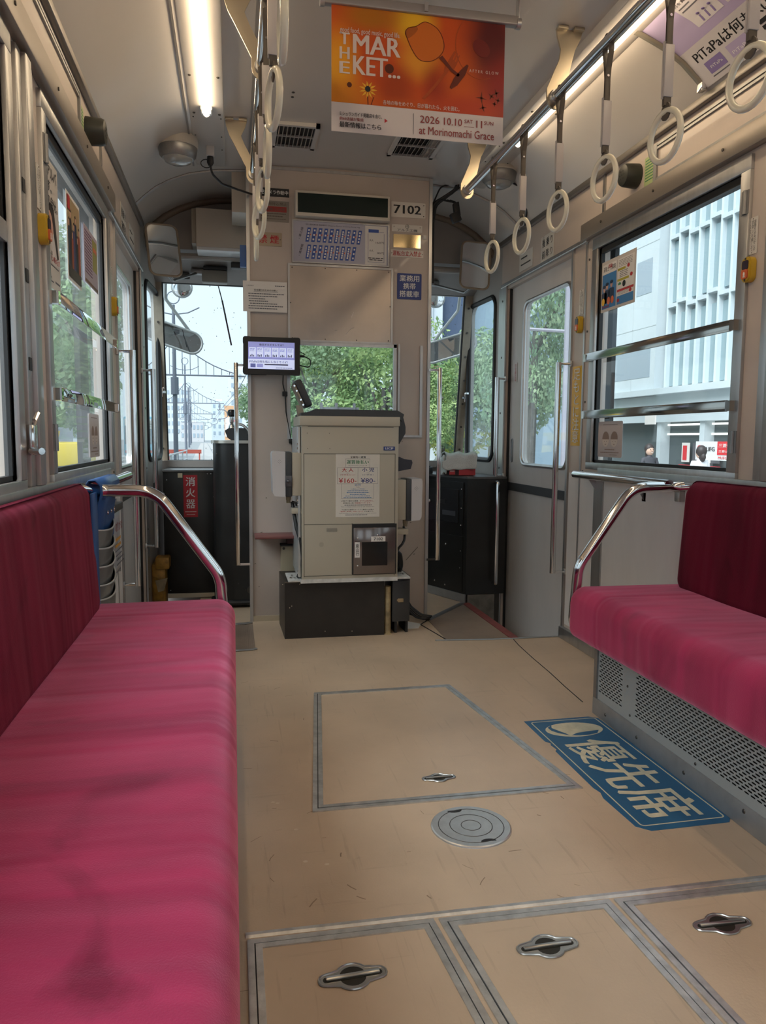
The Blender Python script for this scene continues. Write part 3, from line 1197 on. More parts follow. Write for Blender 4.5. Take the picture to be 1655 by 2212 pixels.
SEAT_L = thing('bench_seat', 'long crimson velvet bench seat under the window with posters, on the umbrella-holder side', 'bench', (-.2, .4, 0))
SEAT_R = thing('bench_seat', 'crimson velvet bench seat over a perforated heater panel, on the priority-sign side', 'bench', (1.33, .4, 0))
for seat, sg in ((SEAT_L, -1), (SEAT_R, 1)):
    def mx(x):      # mirror about the aisle for the priority-sign side
        return x if sg < 0 else 1.12 - x
    pr = rprof(-.425, .275, 0.0, .445, (.02, .035, .050, .02))
    # a slightly crowned top
    pr = [(x, z + (.012 * math.sin(max(0, min(1, (x + .425) / .425)) * PI) if z > .40 else 0)) for x, z in pr]
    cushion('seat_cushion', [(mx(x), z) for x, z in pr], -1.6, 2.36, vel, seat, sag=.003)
    # backrest, leaning a little
    bp = rprof(-.424, .43, -.385, .815, (.02, .03, .035, .02))
    bp = [(x - (z - .43) * .06, z) for x, z in bp]
    cushion('backrest', [(mx(x) - (.022 if sg > 0 else 0), z) for x, z in bp], -1.6, 2.29, vel_shade, seat, ends=.04)
    # support structure
    b = B()
    b.box(mx(-.10), -1.6, .07, mx(-.118), 2.335, .275)
    b.box(mx(-.12), 2.325, .07, mx(-.43), 2.335, .275)
    if sg < 0:
        b.done('heater_panel', M('grey_heater_paint', lin=(.36, .385, .39), rough=.42, metal=.2), seat, smooth=0)
    else:
        b.bm.free()
    b = B()
    b.box(mx(-.098), -1.6, 0, mx(-.125), 2.345, .062, .003)
    b.done('kick_plate', M('kick_plate_metal', lin=(.36, .37, .38), rough=.42, metal=.6, noise=.12, nscale=14), seat)
heat = M('grey_heater_paint')
# perforated panel on the priority-sign side: real slots through a sheet, dark box behind
XP = 1.222
b = B()
b.box(XP + .02, -1.6, .07, XP + .03, 2.33, .30)
b.done('heater_cavity', black, SEAT_R, smooth=0)


def perforated(y1, y0, z0, z1, py=.0229, pz=.0086):
    """A sheet between y0..y1, z0..z1 (plane x = XP) with staggered rows of slots."""
    b = B()
    ny, nz = int((y1 - y0) / py), int((z1 - z0) / pz)
    pyy, pzz = (y1 - y0) / ny, (z1 - z0) / nz
    for j in range(nz):
        za = z0 + j * pzz
        off = (j % 2) * pyy / 2
        cells = [(y0 + off + i * pyy, y0 + off + (i + 1) * pyy) for i in range(ny - (j % 2))]
        if j % 2:
            b.bm.faces.new([b.bm.verts.new(p) for p in ((XP, y0, za), (XP, y0 + off, za), (XP, y0 + off, za + pzz), (XP, y0, za + pzz))])
            b.bm.faces.new([b.bm.verts.new(p) for p in ((XP, y1 - off, za), (XP, y1, za), (XP, y1, za + pzz), (XP, y1 - off, za + pzz))])
        for ya, yb in cells:
            cy, cz, hw, hh = (ya + yb) / 2, za + pzz / 2, pyy * .375, pzz * .27
            o = [(ya, za), (cy, za), (yb, za), (yb, cz), (yb, za + pzz), (cy, za + pzz), (ya, za + pzz), (ya, cz)]
            q = [(cy - hw * .8, cz - hh * .8), (cy, cz - hh), (cy + hw * .8, cz - hh * .8), (cy + hw, cz), (cy + hw * .8, cz + hh * .8), (cy, cz + hh), (cy - hw * .8, cz + hh * .8), (cy - hw, cz)]
            vo = [b.bm.verts.new((XP, *p)) for p in o]
            vi = [b.bm.verts.new((XP, *p)) for p in q]
            for k in range(8):
                b.bm.faces.new([vo[k], vo[(k + 1) % 8], vi[(k + 1) % 8], vi[k]])
    return b


pan = perforated(2.312, 2.150, .088, .262).done('perforated_panel', heat, SEAT_R, smooth=0, kind='stuff')
pan = perforated(2.075, 1.14, .088, .262).done('perforated_panel', heat, SEAT_R, smooth=0, kind='stuff')
b = B()
for ya, yb, za, zb in ((2.335, 2.312, .088, .262), (2.15, 2.075, .088, .262), (2.335, 1.14, .262, .30), (2.335, 1.14, .062, .088), (1.14, -1.6, .062, .30)):
    b.box(XP, yb, za, XP + .004, ya, zb)
b.box(XP, 2.325, .062, 1.55, 2.337, .30)
b.done('heater_panel', heat, SEAT_R, smooth=0)
b = B()
b.box(XP - .006, 2.316, .062, XP, 2.337, .275)
b.done('corner_angle', alu_dk, SEAT_R, smooth=0)
b = B()
for y, z in ((2.12, .24), (2.12, .17), (2.10, .082), (1.755, .075), (1.55, .045), (2.25, .028), (2.05, .03), (1.80, .03), (1.40, .03), (2.326, .10), (2.326, .2), (2.326, .25), (2.326, .22), (2.326, .15)):
    xx = XP - .001 if z > .062 else 1.218
    b.ball((xx, y, z), .006 if z < .062 else .0045, (.5, 1, 1), 8, 5)
b.done('screw', screw, SEAT_R, kind='stuff')

# ---- tubular arm rails at the end of each bench
for sg in (-1, 1):
    def mx(x):
        return x if sg < 0 else 1.12 - x
    y = 2.375
    b = B()
    pts = arc([(mx(-.445), y - .05, .795), (mx(-.40), y, .787), (mx(-.235), y, .785), (mx(-.045), y, .515), (mx(-.030), y, .30), (mx(-.09), y - .05, .255)], .11, 8)
    b.tube(pts, .0185, 14)
    t = b.done('arm_rail', chrome, None, cat='rail', smooth=60, group='bench end rails',
               label='bent steel tube arm rail at the end of the %s bench' % ('umbrella-holder side' if sg < 0 else 'priority-sign side'))
    b = B()
    b.box(mx(-.43), y - .02, .735, mx(-.405), y + .012, .775, .003)
    b.done('bracket', alu, t)

# ---- short ledge rails under the door-side windows
for X, sg in ((XL, -1), (XR, 1)):
    b = B()
    x = X - sg * .062
    b.tube([(x, 3.10, .796), (x, 2.36, .796)], .017, 12)
    b.box(X - sg * .005, 2.36, .783, x, 3.10, .790)
    t = b.done('ledge_rail', chrome, None, cat='rail', group='ledge rails under the windows', label='short steel ledge rail under the window, %s' % ('holding the blue umbrella pockets' if sg < 0 else 'free of any load, above the bench end rail'))
    b = B()
    for y in (3.0, 2.62):
        b.prism([(X, y, .785), (x, y, .785), (x + sg * .02, y, .775), (X, y, .715)], (0, .004, 0))
        b.box(X, y - .012, .715, X - sg * .004, y + .014, .785)
    b.done('bracket', alu, t, smooth=0)

# ---- overhead rails with their ceiling brackets
brk = M('bracket_metal', lin=(.55, .48, .36), rough=.33, metal=.85)
for sg, xr_, xt in ((-1, .098, .028), (1, 1.04, 1.082)):
    t = thing('overhead_rail', 'long steel overhead rail with hanging straps on the %s' % SX[sg][0], 'rail', (xr_, .5, 2.05), 'overhead strap rails')
    b = B()
    b.tube([(xr_, YB + .3, 2.055), (xr_, 3.345, 2.055)], .0165, 14)
    b.done('bar', chrome, t)
    for yb in (3.335, 2.395, 1.36, .35, -.65, -1.65):
        b = B()
        zt = ceil_z(xt)
        w = .045
        pl = [(xt - w, zt - .006), (xt + w, zt - .006), (xt + w - .006, zt - .03), (xt + .020, zt - .068), (xt * .8 + xr_ * .2 + .020, zt - .10),
              (xr_ + .028, 2.055)]
        pl += [(xr_ + .030 * math.cos(a), 2.053 + .036 * math.sin(a)) for a in np.linspace(0, -PI, 9)]
        pl += [(xr_ - .030, 2.08), (xt * .8 + xr_ * .2 - .024, zt - .10), (xt - .028, zt - .068), (xt - w + .004, zt - .03)]
        b.prism([(x, yb, z) for x, z in pl], (0, .008, 0))
        for s in (-1, 1):
            b.obox((xt + s * .028 - .017, yb - .018, zt - .012), (.034, 0, 0), (0, .026, 0), (0, 0, .010), .002)
        b.done('ceiling_bracket', brk, t)
        b = B()
        b.rings([((xr_, yb - .012, 2.055), .021), ((xr_, yb + .002, 2.055), .024), ((xr_, yb + .016, 2.055), .023)], 14)
        b.done('collar', alu, t)

# ---- hanging straps
SY = (2.985, 2.665, 2.355, 2.043, 1.735, 1.43)


def make_strap(x, y):
    t = thing('hanging_strap', '', 'strap', (x, y, 1.62), 'hanging straps on the overhead rails')
    zr = 2.055
    for s in (-1, 1):
        b = B()
        pts = [(x, y - s * .0, zr + .0195), (x, y + s * .014, zr + .014), (x, y + s * .0195, zr - .002), (x, y + s * .018, zr - .03), (x, y + s * .006, zr - .072), (x, y + s * .0022, zr - .10), (x, y + s * .0022, 1.885)]
        b.tube(arc(pts, .02, 3), .0085, 8, flat=.0014)
        b.done('loop', strapm, t)
    b = B()
    for z in (1.985, 1.962):
        b.cyl((x, y - .006, z), (x, y + .006, z), .0035, 8)
    b.done('rivet', chrome, t, kind='stuff')
    b = B()
    b.box(x - .012, y - .0075, 1.775, x + .012, y - .0006, 1.895, .0015)
    b.done('sleeve', sleevem, t)
    b = B()
    b.box(x - .012, y + .0006, 1.772, x + .012, y + .0075, 1.905, .0015)
    b.done('sleeve', sleevem, t)
    b = B()
    b.box(x - .009, y - .005, 1.755, x + .009, y + .005, 1.78)
    b.tube([(x - .0005, y + .0115 * math.cos(a), 1.743 + .0125 * math.sin(a)) for a in np.linspace(0, 2 * PI, 12, endpoint=False)], .0035, 6, closed=True, flat=.010)
    b.done('ring_loop', strapm, t)
    b = B()
    ta = math.radians(8)
    R = .054
    pts = []
    for k in range(28):
        a = 2 * PI * k / 28
        d = R * math.cos(a)
        pts.append((x + d * math.sin(ta), y - d * math.cos(ta), 1.6855 + .0585 * math.sin(a)))
    b.tube(pts, .0078, 10, closed=True)
    b.done('ring', ringm, t, smooth=80)
    return t


first = None
for sg, x in ((1, 1.04), (-1, .096)):
    for k, y in enumerate(SY):
        lab = 'cream ring strap on the %s overhead rail, %s from the cab' % (SX[sg][0], ('first', 'second', 'third', 'fourth', 'fifth', 'sixth')[k])
        if first is None:
            first = make_strap(x, y)
            first['label'] = lab
        else:
            o = dup(first, (x, y, 1.62), lab)
            if sg < 0:
                o.rotation_euler.z = (-.12, .16, .10, -.10, .05, -.14)[k]

# ---- floor hatches and the round cover
strip_m = M('worn_steel_strip', lin=(.60, .60, .59), rough=.36, metal=.8, noise=.2, nscale=30)


def hatch(poly, label, hx, hy, hr=0.0, sc=1.0, seed=1):
    cx, cy = sum(p[0] for p in poly) / len(poly), sum(p[1] for p in poly) / len(poly)
    t = thing('floor_hatch', label, 'hatch', (cx, cy, 0), 'floor hatches')
    ip = inset(poly, .026)
    b = B()
    b.prism([(*p, .0005) for p in ip], (0, 0, .0015))
    b.done('lid', floor_m, t, smooth=0)
    for d0, d1, h, nme in ((0, .0125, .0035, 'frame'), (.0150, .0275, .0045, 'lid_edge')):
        o, i = inset(poly, d0), inset(poly, d1)
        b = B()
        n = len(poly)
        for k in range(n):
            a, c = (k), (k + 1) % n
            b.prism([(*o[a], .0002), (*o[c], .0002), (*i[c], .0002), (*i[a], .0002)], (0, 0, h))
        b.done(nme, strip_m, t, smooth=0)
    o, i = inset(poly, .0125), inset(poly, .0150)
    b = B()
    for k in range(len(poly)):
        c = (k + 1) % len(poly)
        b.prism([(*o[k], .0004), (*o[c], .0004), (*i[c], .0004), (*i[k], .0004)], (0, 0, .0010))
    b.done('gap', black, t, smooth=0)
    # flush ring handle: plate with a bowl, bar across
    fr = F((hx, hy, .002), (math.cos(hr), math.sin(hr), 0), (-math.sin(hr), math.cos(hr), 0))
    R, L, r = .0315 * sc, .061 * sc, .0138 * sc
    out = []
    a0 = math.asin(r / R) + .18
    for s0, c in ((0, 1), (PI, -1)):
        out += [(R * math.cos(s0 + a), R * math.sin(s0 + a)) for a in np.linspace(a0, PI - a0, 10)]
        out += [(-c * (L - r) + r * math.cos(s0 + PI / 2 + a), r * math.sin(s0 + PI / 2 + a)) for a in np.linspace(0, PI, 8)]
    b = B()
    hole = [(.0240 * sc * math.cos(a), .0240 * sc * math.sin(a)) for a in np.linspace(0, 2 * PI, 24, endpoint=False)]
    holed(b, fr, out, [hole], 0, .0025)
    b.tube([fr.p(u, v, .0022) for u, v in out], .0022 * sc, 6, closed=True)
    hd = b.done('handle_plate', chrome if False else M('worn_nickel', lin=(.55, .55, .53), rough=.28, metal=.95), t)
    b = B()
    b.rings([(fr.p(0, 0, .0004), .001), (fr.p(0, 0, .0006), .014 * sc), (fr.p(0, 0, .0022), .0240 * sc)], 24)
    b.prism([fr.p(u, v, .0026) for u, v in rrect(-L + r * .55, -.0066 * sc, L - r * .55, .0066 * sc, .0065 * sc, 4)], fr.n * .0003)
    b.done('bowl', M('dark_bowl', lin=(.04, .037, .03), rough=.4, metal=.6), hd)
    b = B()
    b.obox(fr.p(-L + r * .9, -.0042 * sc, .0022), fr.u * (2 * L - 1.8 * r), fr.v * .0084 * sc, fr.n * .005, .0018)
    b.done('bar', M('worn_nickel'), hd)
    return t


hatch([(.187, 1.822), (.926, 1.819), (.81, 2.716), (.284, 2.713)], 'large floor hatch with a slanting edge beside the blue priority sign', .554, 1.947, .0, .78)
hatch([(.015, .62), (.445, .62), (.378, 1.352), (.015, 1.355)], 'floor hatch with a nickel pull beside the umbrella-holder side bench', .196, 1.222, .05, 1.0)
hatch([(.455, .62), (.795, .62), (.752, 1.345), (.388, 1.35)], 'middle floor hatch of the row of three, behind the round cover', .567, 1.232, .02, .98)
hatch([(.803, .62), (1.205, .62), (1.205, 1.34), (.762, 1.344)], 'floor hatch with a nickel pull beside the perforated heater panel', .932, 1.229, -.02, .98)
b = B()
b.tube([(.012, 1.372, .0), (.45, 1.366, .0), (.8, 1.360, .0), (1.215, 1.356, .0)], .0085, 6, flat=.0045)
b.done('hatch_threshold', strip_m, fl)
t = thing('access_cover', 'round steel access cover with ring grooves on the floor', 'cover', (.562, 1.68, 0))
c = Vector((.562, 1.68, 0))
b = B()
b.rings([(c, .099), (c + Vector((0, 0, .003)), .098), (c + Vector((0, 0, .0048)), .095)], 48)
b.done('plate', M('worn_steel_cover', lin=(.68, .68, .67), rough=.34, metal=.85, noise=.08, nscale=40), t, smooth=30)
b = B()
for r_ in (.024, .052, .080):
    b.tube([c + Vector((r_ * math.cos(a), r_ * math.sin(a), .0048)) for a in np.linspace(0, 2 * PI, 40, endpoint=False)], .0011, 5, closed=True, flat=.0008)
b.done('groove', screw, t, kind='stuff')
b = B()
for sx, sy in ((-.019, .078), (.019, -.078)):
    a = math.atan2(sy, sx)
    pl = [c + Vector((sx + .019 * math.cos(q) * 1.0, sy + (.009 if sy < 0 else -.009) * abs(math.sin(q)) * 1.2, .0047)) for q in np.linspace(0, PI, 10)]
    b.prism(pl, (0, 0, .0006))
b.done('finger_notch', black, t, smooth=0, kind='stuff')

# ---- priority seat sign on the floor
blue_f = M('blue_floor_vinyl', lin=(.022, .115, .24), rough=.42, noise=.12, nscale=9)
cream_f = M('cream_floor_print', lin=(.60, .56, .42), rough=.5, noise=.12, nscale=30)
fr = F((.957, 2.308, 0), (.012 / .725, -1, 0), (1, .012 / .725, 0))   # u towards the camera, v to the priority-sign side
pl = [(0, .0), (.0, .235), (.02, .262), (.70, .268), (.727, .245), (.727, .03), (.70, .002), (.55, -.004), (.52, .004), (.49, -.002), (.30, .0), (.245, .001), (.235, .010), (.20, .006), (.185, .012), (.17, .0)]
fr = F((.952, 2.308, .0), (0.012, -1, 0), (1, .012, 0))
b = B()
b.prism([fr.p(u, v, .0002) for u, v in pl], fr.n * .0012)
S = b.done('floor_sign', blue_f, None, cat='sign', label='worn blue priority seat sign stuck on the floor', smooth=0)
b = B()
o = rrect(.014, .016, .705, .252, .012, 3)
i = inset(o, .0035)
for k in range(len(o)):
    q = (k + 1) % len(o)
    b.prism([fr.p(*o[k], .0015), fr.p(*o[q], .0015), fr.p(*i[q], .0015), fr.p(*i[k], .0015)], fr.n * .0004)
b.done('border', cream_f, S, smooth=0)
b = B()
cu, cv, ru, rv = .098, .135, .058, .098
b.prism([fr.p(u, v, .0015) for u, v in ell(cu, cv, ru, rv, 32)], fr.n * .0004)
b.done('emblem', cream_f, S, smooth=0)
b = B()
b.prism([fr.p(u, v, .0020) for u, v in ((.052, .075), (.075, .066), (.100, .078), (.125, .092), (.142, .098), (.118, .070), (.096, .056), (.070, .054))], fr.n * .0003)
b.prism([fr.p(u, v, .0020) for u, v in ((.143, .104), (.128, .130), (.122, .170), (.118, .212), (.140, .196), (.148, .165), (.150, .130))], fr.n * .0003)
b.done('emblem_cut', blue_f, S, smooth=0)
text(F(fr.p(.188, .048), fr.u, fr.v), '優先席', 0, 0, .49, .178, cream_f, S, bold=.016, n=.0017)

# ================================================================ PARTITION SIGNS, TABLET, FARE MACHINE
YS = YP - .001


def psign(name, label, cat, px, mat, t=.002, r=.0, y=YS, group=None):
    fr, w, h = fr_front(px, y)
    return sign(name, label, cat, fr, w, h, mat, t, r, group=group), fr, w, h


def dots(fr, w, h, pts, r, n, mat, parent, name='screw'):
    for u, v in pts:
        b = B()
        b.ball(fr.p(u * w, v * h, n), r, (1, .5, 1), 8, 5)
        b.done(name, mat, parent)


# destination display
fr, w, h = fr_front([(638, 410), (843, 424), (843, 476), (638, 463)], YP - .05)
t = thing('led_display', 'long blank dark display box at the top of the partition', 'display', fr.p(w / 2, 0, 0))
b = B()
fbox(b, fr, 0, -.004, w, h, -.05, 0, .004)
b.done('housing', M('cream_housing', lin=(.55, .50, .43), rough=.4), t)
b = B()
fbox(b, fr, .012, .012, w - .012, h - .012, -.004, .0012)
b.done('screen', M('unlit_display', lin=(.006, .014, .010), rough=.18), t, smooth=0)
# vehicle number plate
S, fr, w, h = psign('number_plate', 'white plate with the black number 7102 on the partition', 'plate', [(845, 434), (920, 441), (918, 473), (845, 468)], white_pl, r=.004)
text(fr, '7102', w * .08, h * .24, w * .86, h * .80, ink, S, bold=.018)
dots(fr, w, h, ((.95, .85), (.95, .14)), .0028, .002, screw, S)
S, fr, w, h = psign('maker_plate', 'small trapezoid maker plate with black emblem below the number plate', 'plate', [(846, 484), (913, 488), (911, 503), (847, 500)], white_pl)
for o in list(S.children): pass
text(fr, 'アルナ工機', w * .18, h * .06, w * .84, h * .42, inkgrey, S, bold=.01)
b = B()
b.tube([fr.p(u, v, .0022) for u, v in ell(w * .5, h * .74, .009, .009, 14)], .0009, 4, closed=True)
b.obox(fr.p(w * .5 - .008, h * .74 - .0006, .002), fr.u * .016, fr.v * .0012, fr.n * .0006)
b.obox(fr.p(w * .5 - .0006, h * .74 - .008, .002), fr.u * .0012, fr.v * .016, fr.n * .0006)
b.done('emblem', ink, S, smooth=0, kind='stuff')
dots(fr, w, h, ((.07, .7), (.93, .7)), .0022, .002, screw, S)
S, fr, w, h = psign('brass_plate', 'blank shiny brass plate above the red no entry plate', 'plate', [(850, 506), (909, 508), (908, 537), (850, 534)], M('brass_plate', lin=(.62, .50, .30), rough=.14, metal=1.0))
S, fr, w, h = psign('no_entry_plate', 'narrow white plate with red characters forbidding entry to the cab', 'plate', [(844, 538), (915, 543), (914, 558), (844, 554)], white_pl)
text(fr, '運転台立入禁止', w * .06, h * .14, w * .94, h * .88, redink, S, bold=.014)
dots(fr, w, h, ((.025, .5), (.975, .5)), .0022, .002, screw, S)
S, fr, w, h = psign('blue_sign', 'blue sign with white characters about the staff mobile phone', 'sign', [(858, 590), (911, 592), (910, 648), (858, 646)], blueink, r=.005)
for k, s in enumerate(('業務用', '携帯', '搭載車')):
    e = .10 if len(s) == 3 else .25
    text(fr, s, w * e, h * (.69 - k * .30), w * (1 - e), h * (.93 - k * .30), whiteink, S, bold=.012)
S, fr, w, h = psign('corner_tab', 'tiny white tab at the priority-sign side edge of the partition', 'tab', [(914, 509), (921, 509), (921, 517), (914, 517)], white_pl, t=.006)
S, fr, w, h = psign('camera_sign', 'black sign with white characters saying the camera is running', 'sign', [(552, 404), (625, 409), (624, 427), (552, 422)], ink)
text(fr, '防犯カメラ作動中', w * .03, h * .24, w * .97, h * .76, whiteink, S, bold=.008)
S, fr, w, h = psign('danger_plate', 'faded grey plate with a red band listing dangerous goods', 'plate', [(557, 432), (625, 436), (624, 481), (557, 477)], M('faded_grey_plate', lin=(.24, .21, .18), rough=.45), r=.003)
text(fr, '危険物持込禁止', w * .08, h * .78, w * .93, h * .93, M('faded_ink', lin=(.12, .09, .07), rough=.6), S, bold=.006)
frect(fr, w, h, [(.08, .47, .92, .73)], .002, M('dull_red', lin=(.30, .03, .025), rough=.5), S, 'red_band')
text(fr, '火薬類 引火物', w * .15, h * .53, w * .85, h * .67, M('faded_ink'), S)
lines(fr, w, h, [(.1, .9, .36, .1), (.1, .8, .24, .1), (.1, .9, .12, .06)], .002, M('faded_ink'), S)
S, fr, w, h = psign('no_smoking_plate', 'beige plate with two red characters forbidding smoking', 'plate', [(551, 501), (609, 503), (609, 533), (551, 530)], M('tan_plate', lin=(.38, .30, .21), rough=.45), r=.003)
text(fr, '禁 煙', w * .14, h * .2, w * .88, h * .82, redink, S, bold=.016)
dots(fr, w, h, ((.06, .5), (.94, .5)), .0025, .002, screw, S)

# route map with fare panel
S, fr, w, h = psign('route_map', 'tram route map sheet with slanted blue stop names and fare panel', 'map', [(634, 477), (838, 489), (838, 574), (633, 565)], M('pale_lilac_sheet', lin=(.40, .39, .47), rough=.4))
text(fr, '岡山電気軌道 路線案内 Okayama Electric Tramway Route Map', w * .13, h * .905, w * .70, h * .945, ink, S)
tagm = M('stop_tag_blue', lin=(.035, .085, .33), rough=.5)
for row, (v0, v1, n0_, u0) in enumerate(((.50, .85, 10, .125), (.08, .43, 9, .125))):
    pol, wb = [], []
    for k in range(n0_):
        u = u0 + k * .0595
        lean = .024
        q = [(u, v0), (u + .036, v0), (u + .036 + lean, v1), (u + lean, v1)]
        pol.append(q)
        m = random.Random(k + row * 20).randint(3, 5)
        for j in range(m):
            f = .18 + .64 * j / max(1, m - 1)
            uu, vv = u + .018 + lean * f, v0 + (v1 - v0) * f
            wb.append([(uu - .008, vv - .022), (uu + .009, vv - .022), (uu + .010, vv + .022), (uu - .006, vv + .022)])
    for q in pol:
        fpolys(fr, w, h, [q], .002, tagm, S, 'stop_tag')
    o = fpolys(fr, w, h, wb, .0025, whiteink, S, 'stop_name', t=.0003)
    o['kind'] = 'stuff'
    o = fpolys(fr, w, h, [[(u0 + k * .0595 + .045, v0 + .16), (u0 + k * .0595 + .056, v0 + .16), (u0 + k * .0595 + .060, v0 + .20), (u0 + k * .0595 + .049, v0 + .20)] for k in range(n0_ - 1)], .002, orange_pl, S, 'link_mark')
    o['kind'] = 'stuff'
    text(F(fr.p(w * .06, h * (v0 + .06)), fr.u * .3 + fr.v, -fr.u + fr.v * .3), '・東山線' if row == 0 else '・清輝橋', -.0, -.006, .06, .006, ink, S)
frect(fr, w, h, [(.755, .015, .985, .985)], .002, paper, S, 'fare_sheet')
frect(fr, w, h, [(.79, .82, .90, .90)], .0026, tagm, S, 'fare_title')
frect(fr, w, h, [(.785, .075, .788, .80), (.957, .075, .960, .80), (.785, .075, .96, .082), (.905, .838, .955, .846)], .0026, blueink, S, 'rule')['kind'] = 'stuff'
text(fr, '運 賃', w * .80, h * .84, w * .85, h * .885, whiteink, S)
text(fr, '大人', w * .80, h * .60, w * .842, h * .655, ink, S, bold=.01)
text(fr, '160円', w * .868, h * .545, w * .955, h * .60, ink, S)
text(fr, '小人', w * .80, h * .34, w * .842, h * .395, ink, S, bold=.01)
text(fr, '80円', w * .885, h * .285, w * .955, h * .34, ink, S)
lines(fr, w, h, [(.79, .95, .17, .04), (.80, .94, .125, .04)], .0026, ink, S)
b = B()
for a in ((-.006, -.006, w + .006, 0), (-.006, h, w + .006, h + .005), (-.006, 0, 0, h), (w, 0, w + .006, h)):
    fbox(b, fr, *a, 0, .008)
b.done('map_frame', alu, S, smooth=0)

# screwed metal panel
fr, w, h = fr_front([(622, 569), (848, 580), (848, 744), (622, 739)], YS)
t = thing('blank_plate', 'satin metal panel screwed to the partition above its window', 'plate', fr.p(w / 2, 0, 0))
b = B()
fbox(b, fr, 0, 0, w, h, 0, .003)
b.done('sheet', M('scuffed_satin_steel', lin=(.46, .40, .35), rough=.30, metal=.92, noise=.08, nscale=4, bump=.06, bscale=6), t, smooth=0)
b = B()
for a in ((0, 0, w, .010), (0, h - .010, w, h), (0, .01, .010, h - .01), (w - .010, .01, w, h - .01)):
    fbox(b, fr, *a, .003, .009)
b.done('frame', alu, t, smooth=0)
dots(fr, w, h, ((.04, .95), (.35, .955), (.65, .955), (.96, .95), (.025, .5), (.975, .5), (.04, .05), (.35, .045), (.65, .045), (.96, .05)), .0032, .004, screw, t)
b = B()
for q in (((.55, .12), (.60, .20), (.63, .21)), ((.60, .34), (.62, .41)), ((.44, .16), (.47, .17))):
    b.tube([fr.p(u * w, v * h, .0032) for u, v in q], .0010, 4)
b.done('scratch', M('bright_scratch', lin=(.75, .72, .68), rough=.3, metal=.8), t, kind='stuff')

# taped notice
S, fr, w, h = psign('paper_notice', 'white printed notice taped to the partition above the tablet', 'notice', [(524, 604), (621, 612), (620, 676), (526, 672)], paper, t=.001, y=YP - .014)
text(fr, 'お客様各位', w * .08, h * .83, w * .24, h * .87, inkgrey, S)
text(fr, '安全運行のためのお願い', w * .25, h * .68, w * .78, h * .74, ink, S, bold=.006)
frect(fr, w, h, [(.24, .655, .79, .662)], .0012, ink, S, 'rule')
lines(fr, w, h, [(.72, .94, .85, .05), (.12, .93, .575, .06), (.12, .78, .495, .06), (.13, .50, .41, .06), (.13, .56, .335, .06), (.15, .77, .255, .06), (.12, .91, .175, .06), (.12, .77, .095, .06)], .0012, inkgrey, S)

# tablet on its arm
fr0, w, h = fr_front([(525, 723), (648, 730), (648, 810), (525, 806)], YP - .13)
fr = F(fr0.o + Vector((0, .02, 0)), Vector((1, -.10, -.012)), Vector((.012, .06, 1)))
t = thing('tablet_screen', 'black framed tablet showing a lilac advertisement, fixed to the partition', 'tablet', fr.p(w / 2, 0, 0))
b = B()
b.prism([fr.p(u, v, -.016) for u, v in rrect(0, 0, w, h, .014)], fr.n * .016)
for u, v in ((.004, .004), (w - .034, .004), (.004, h - .034), (w - .034, h - .034)):
    b.prism([fr.p(a, c, -.018) for a, c in rrect(u - .006, v - .006, u + .036, v + .036, .012)], fr.n * .017)
b.done('case', black, t)
b = B()
u0, v0, u1, v1 = .024, .026, w - .026, h - .024
fbox(b, fr, u0, v0, u1, v1, 0, .0006)
sc_l = M('screen_lilac', lin=(.30, .32, .66), emit=.40)
sc_w = M('screen_white', lin=(.62, .68, .95), emit=.50)
sc_k = M('screen_ink', lin=(.02, .02, .06))
sc_d = M('screen_purple', lin=(.14, .16, .42), emit=.3)
scr = b.done('screen', sc_l, t, smooth=0)
fs = F(fr.p(u0, v0, .0006), fr.u, fr.v)
sw, sh = u1 - u0, v1 - v0
frect(fs, sw, sh, [(.0, .0, 1, .36)], .0003, sc_w, scr, 'white_band')
for k in range(6):
    a = .02 + k * .163
    q = frect(fs, sw, sh, [(a, .44, a + .145, .79)], .0003, sc_w, scr, 'comic_panel')
    frect(fs, sw, sh, [(a + .02 + j * .035, .45, a + .037 + j * .035, .45 + .06 + .03 * ((k + j) % 2)) for j in range(3)], .0007, sc_k, scr, 'drawing')['kind'] = 'stuff'
    lines(fs, sw, sh, [(a + .015, a + .12, .74 - j * .045, .03) for j in range(3)], .0007, sc_d, scr)
text(fs, '毎日ドキドキしてる？', sw * .24, sh * .855, sw * .76, sh * .935, sc_k, scr, bold=.012, n=.0008)
text(fs, 'PiTaPaは何も気にしなくてイイ!', sw * .03, sh * .22, sw * .85, sh * .315, sc_k, scr, bold=.012, n=.0008)
frect(fs, sw, sh, [(.35, .145, .86, .185)], .0006, sc_k, scr, 'strip')
frect(fs, sw, sh, [(.05, .05, .16, .19)], .0006, sc_d, scr, 'card_print')
frect(fs, sw, sh, [(.19, .06, .32, .19)], .0006, sc_l, scr, 'card_print')
lines(fs, sw, sh, [(.60, .95, .04, .04)], .0006, sc_k, scr)
b = B()
b.box(.10, YP - .10, 1.30, .16, YP - .02, 1.36, .004)
b.box(.09, YP - .02, 1.26, .17, YP - .006, 1.40, .003)
b.done('wall_mount', black, t)
b = B()
c0 = fr.p(w, h * .52, -.008)
b.tube(arc([c0, c0 + Vector((.02, 0, 0)), c0 + Vector((.055, .0, -.015)), c0 + Vector((.05, .0, -.055)), fr.p(w - .005, h * .28, -.01)], .03), .0028, 7)
b.tube([c0, c0 + Vector((.022, 0, 0))], .006, 8)
b.tube([fr.p(w - .005, h * .66, -.01), fr.p(w + .028, h * .56, -.01)], .0022, 6)
b.done('charging_lead', cablem, t)
b = B()
yc = YP - .008
b.tube(arc([P(612, 806, y=YP - .09), P(611, 830, y=yc), P(616, 850, y=yc), P(618, 890, y=yc), P(626, 935, y=yc), P(631, 960, y=yc), P(633, 985, y=yc)], .03), .0032, 7)
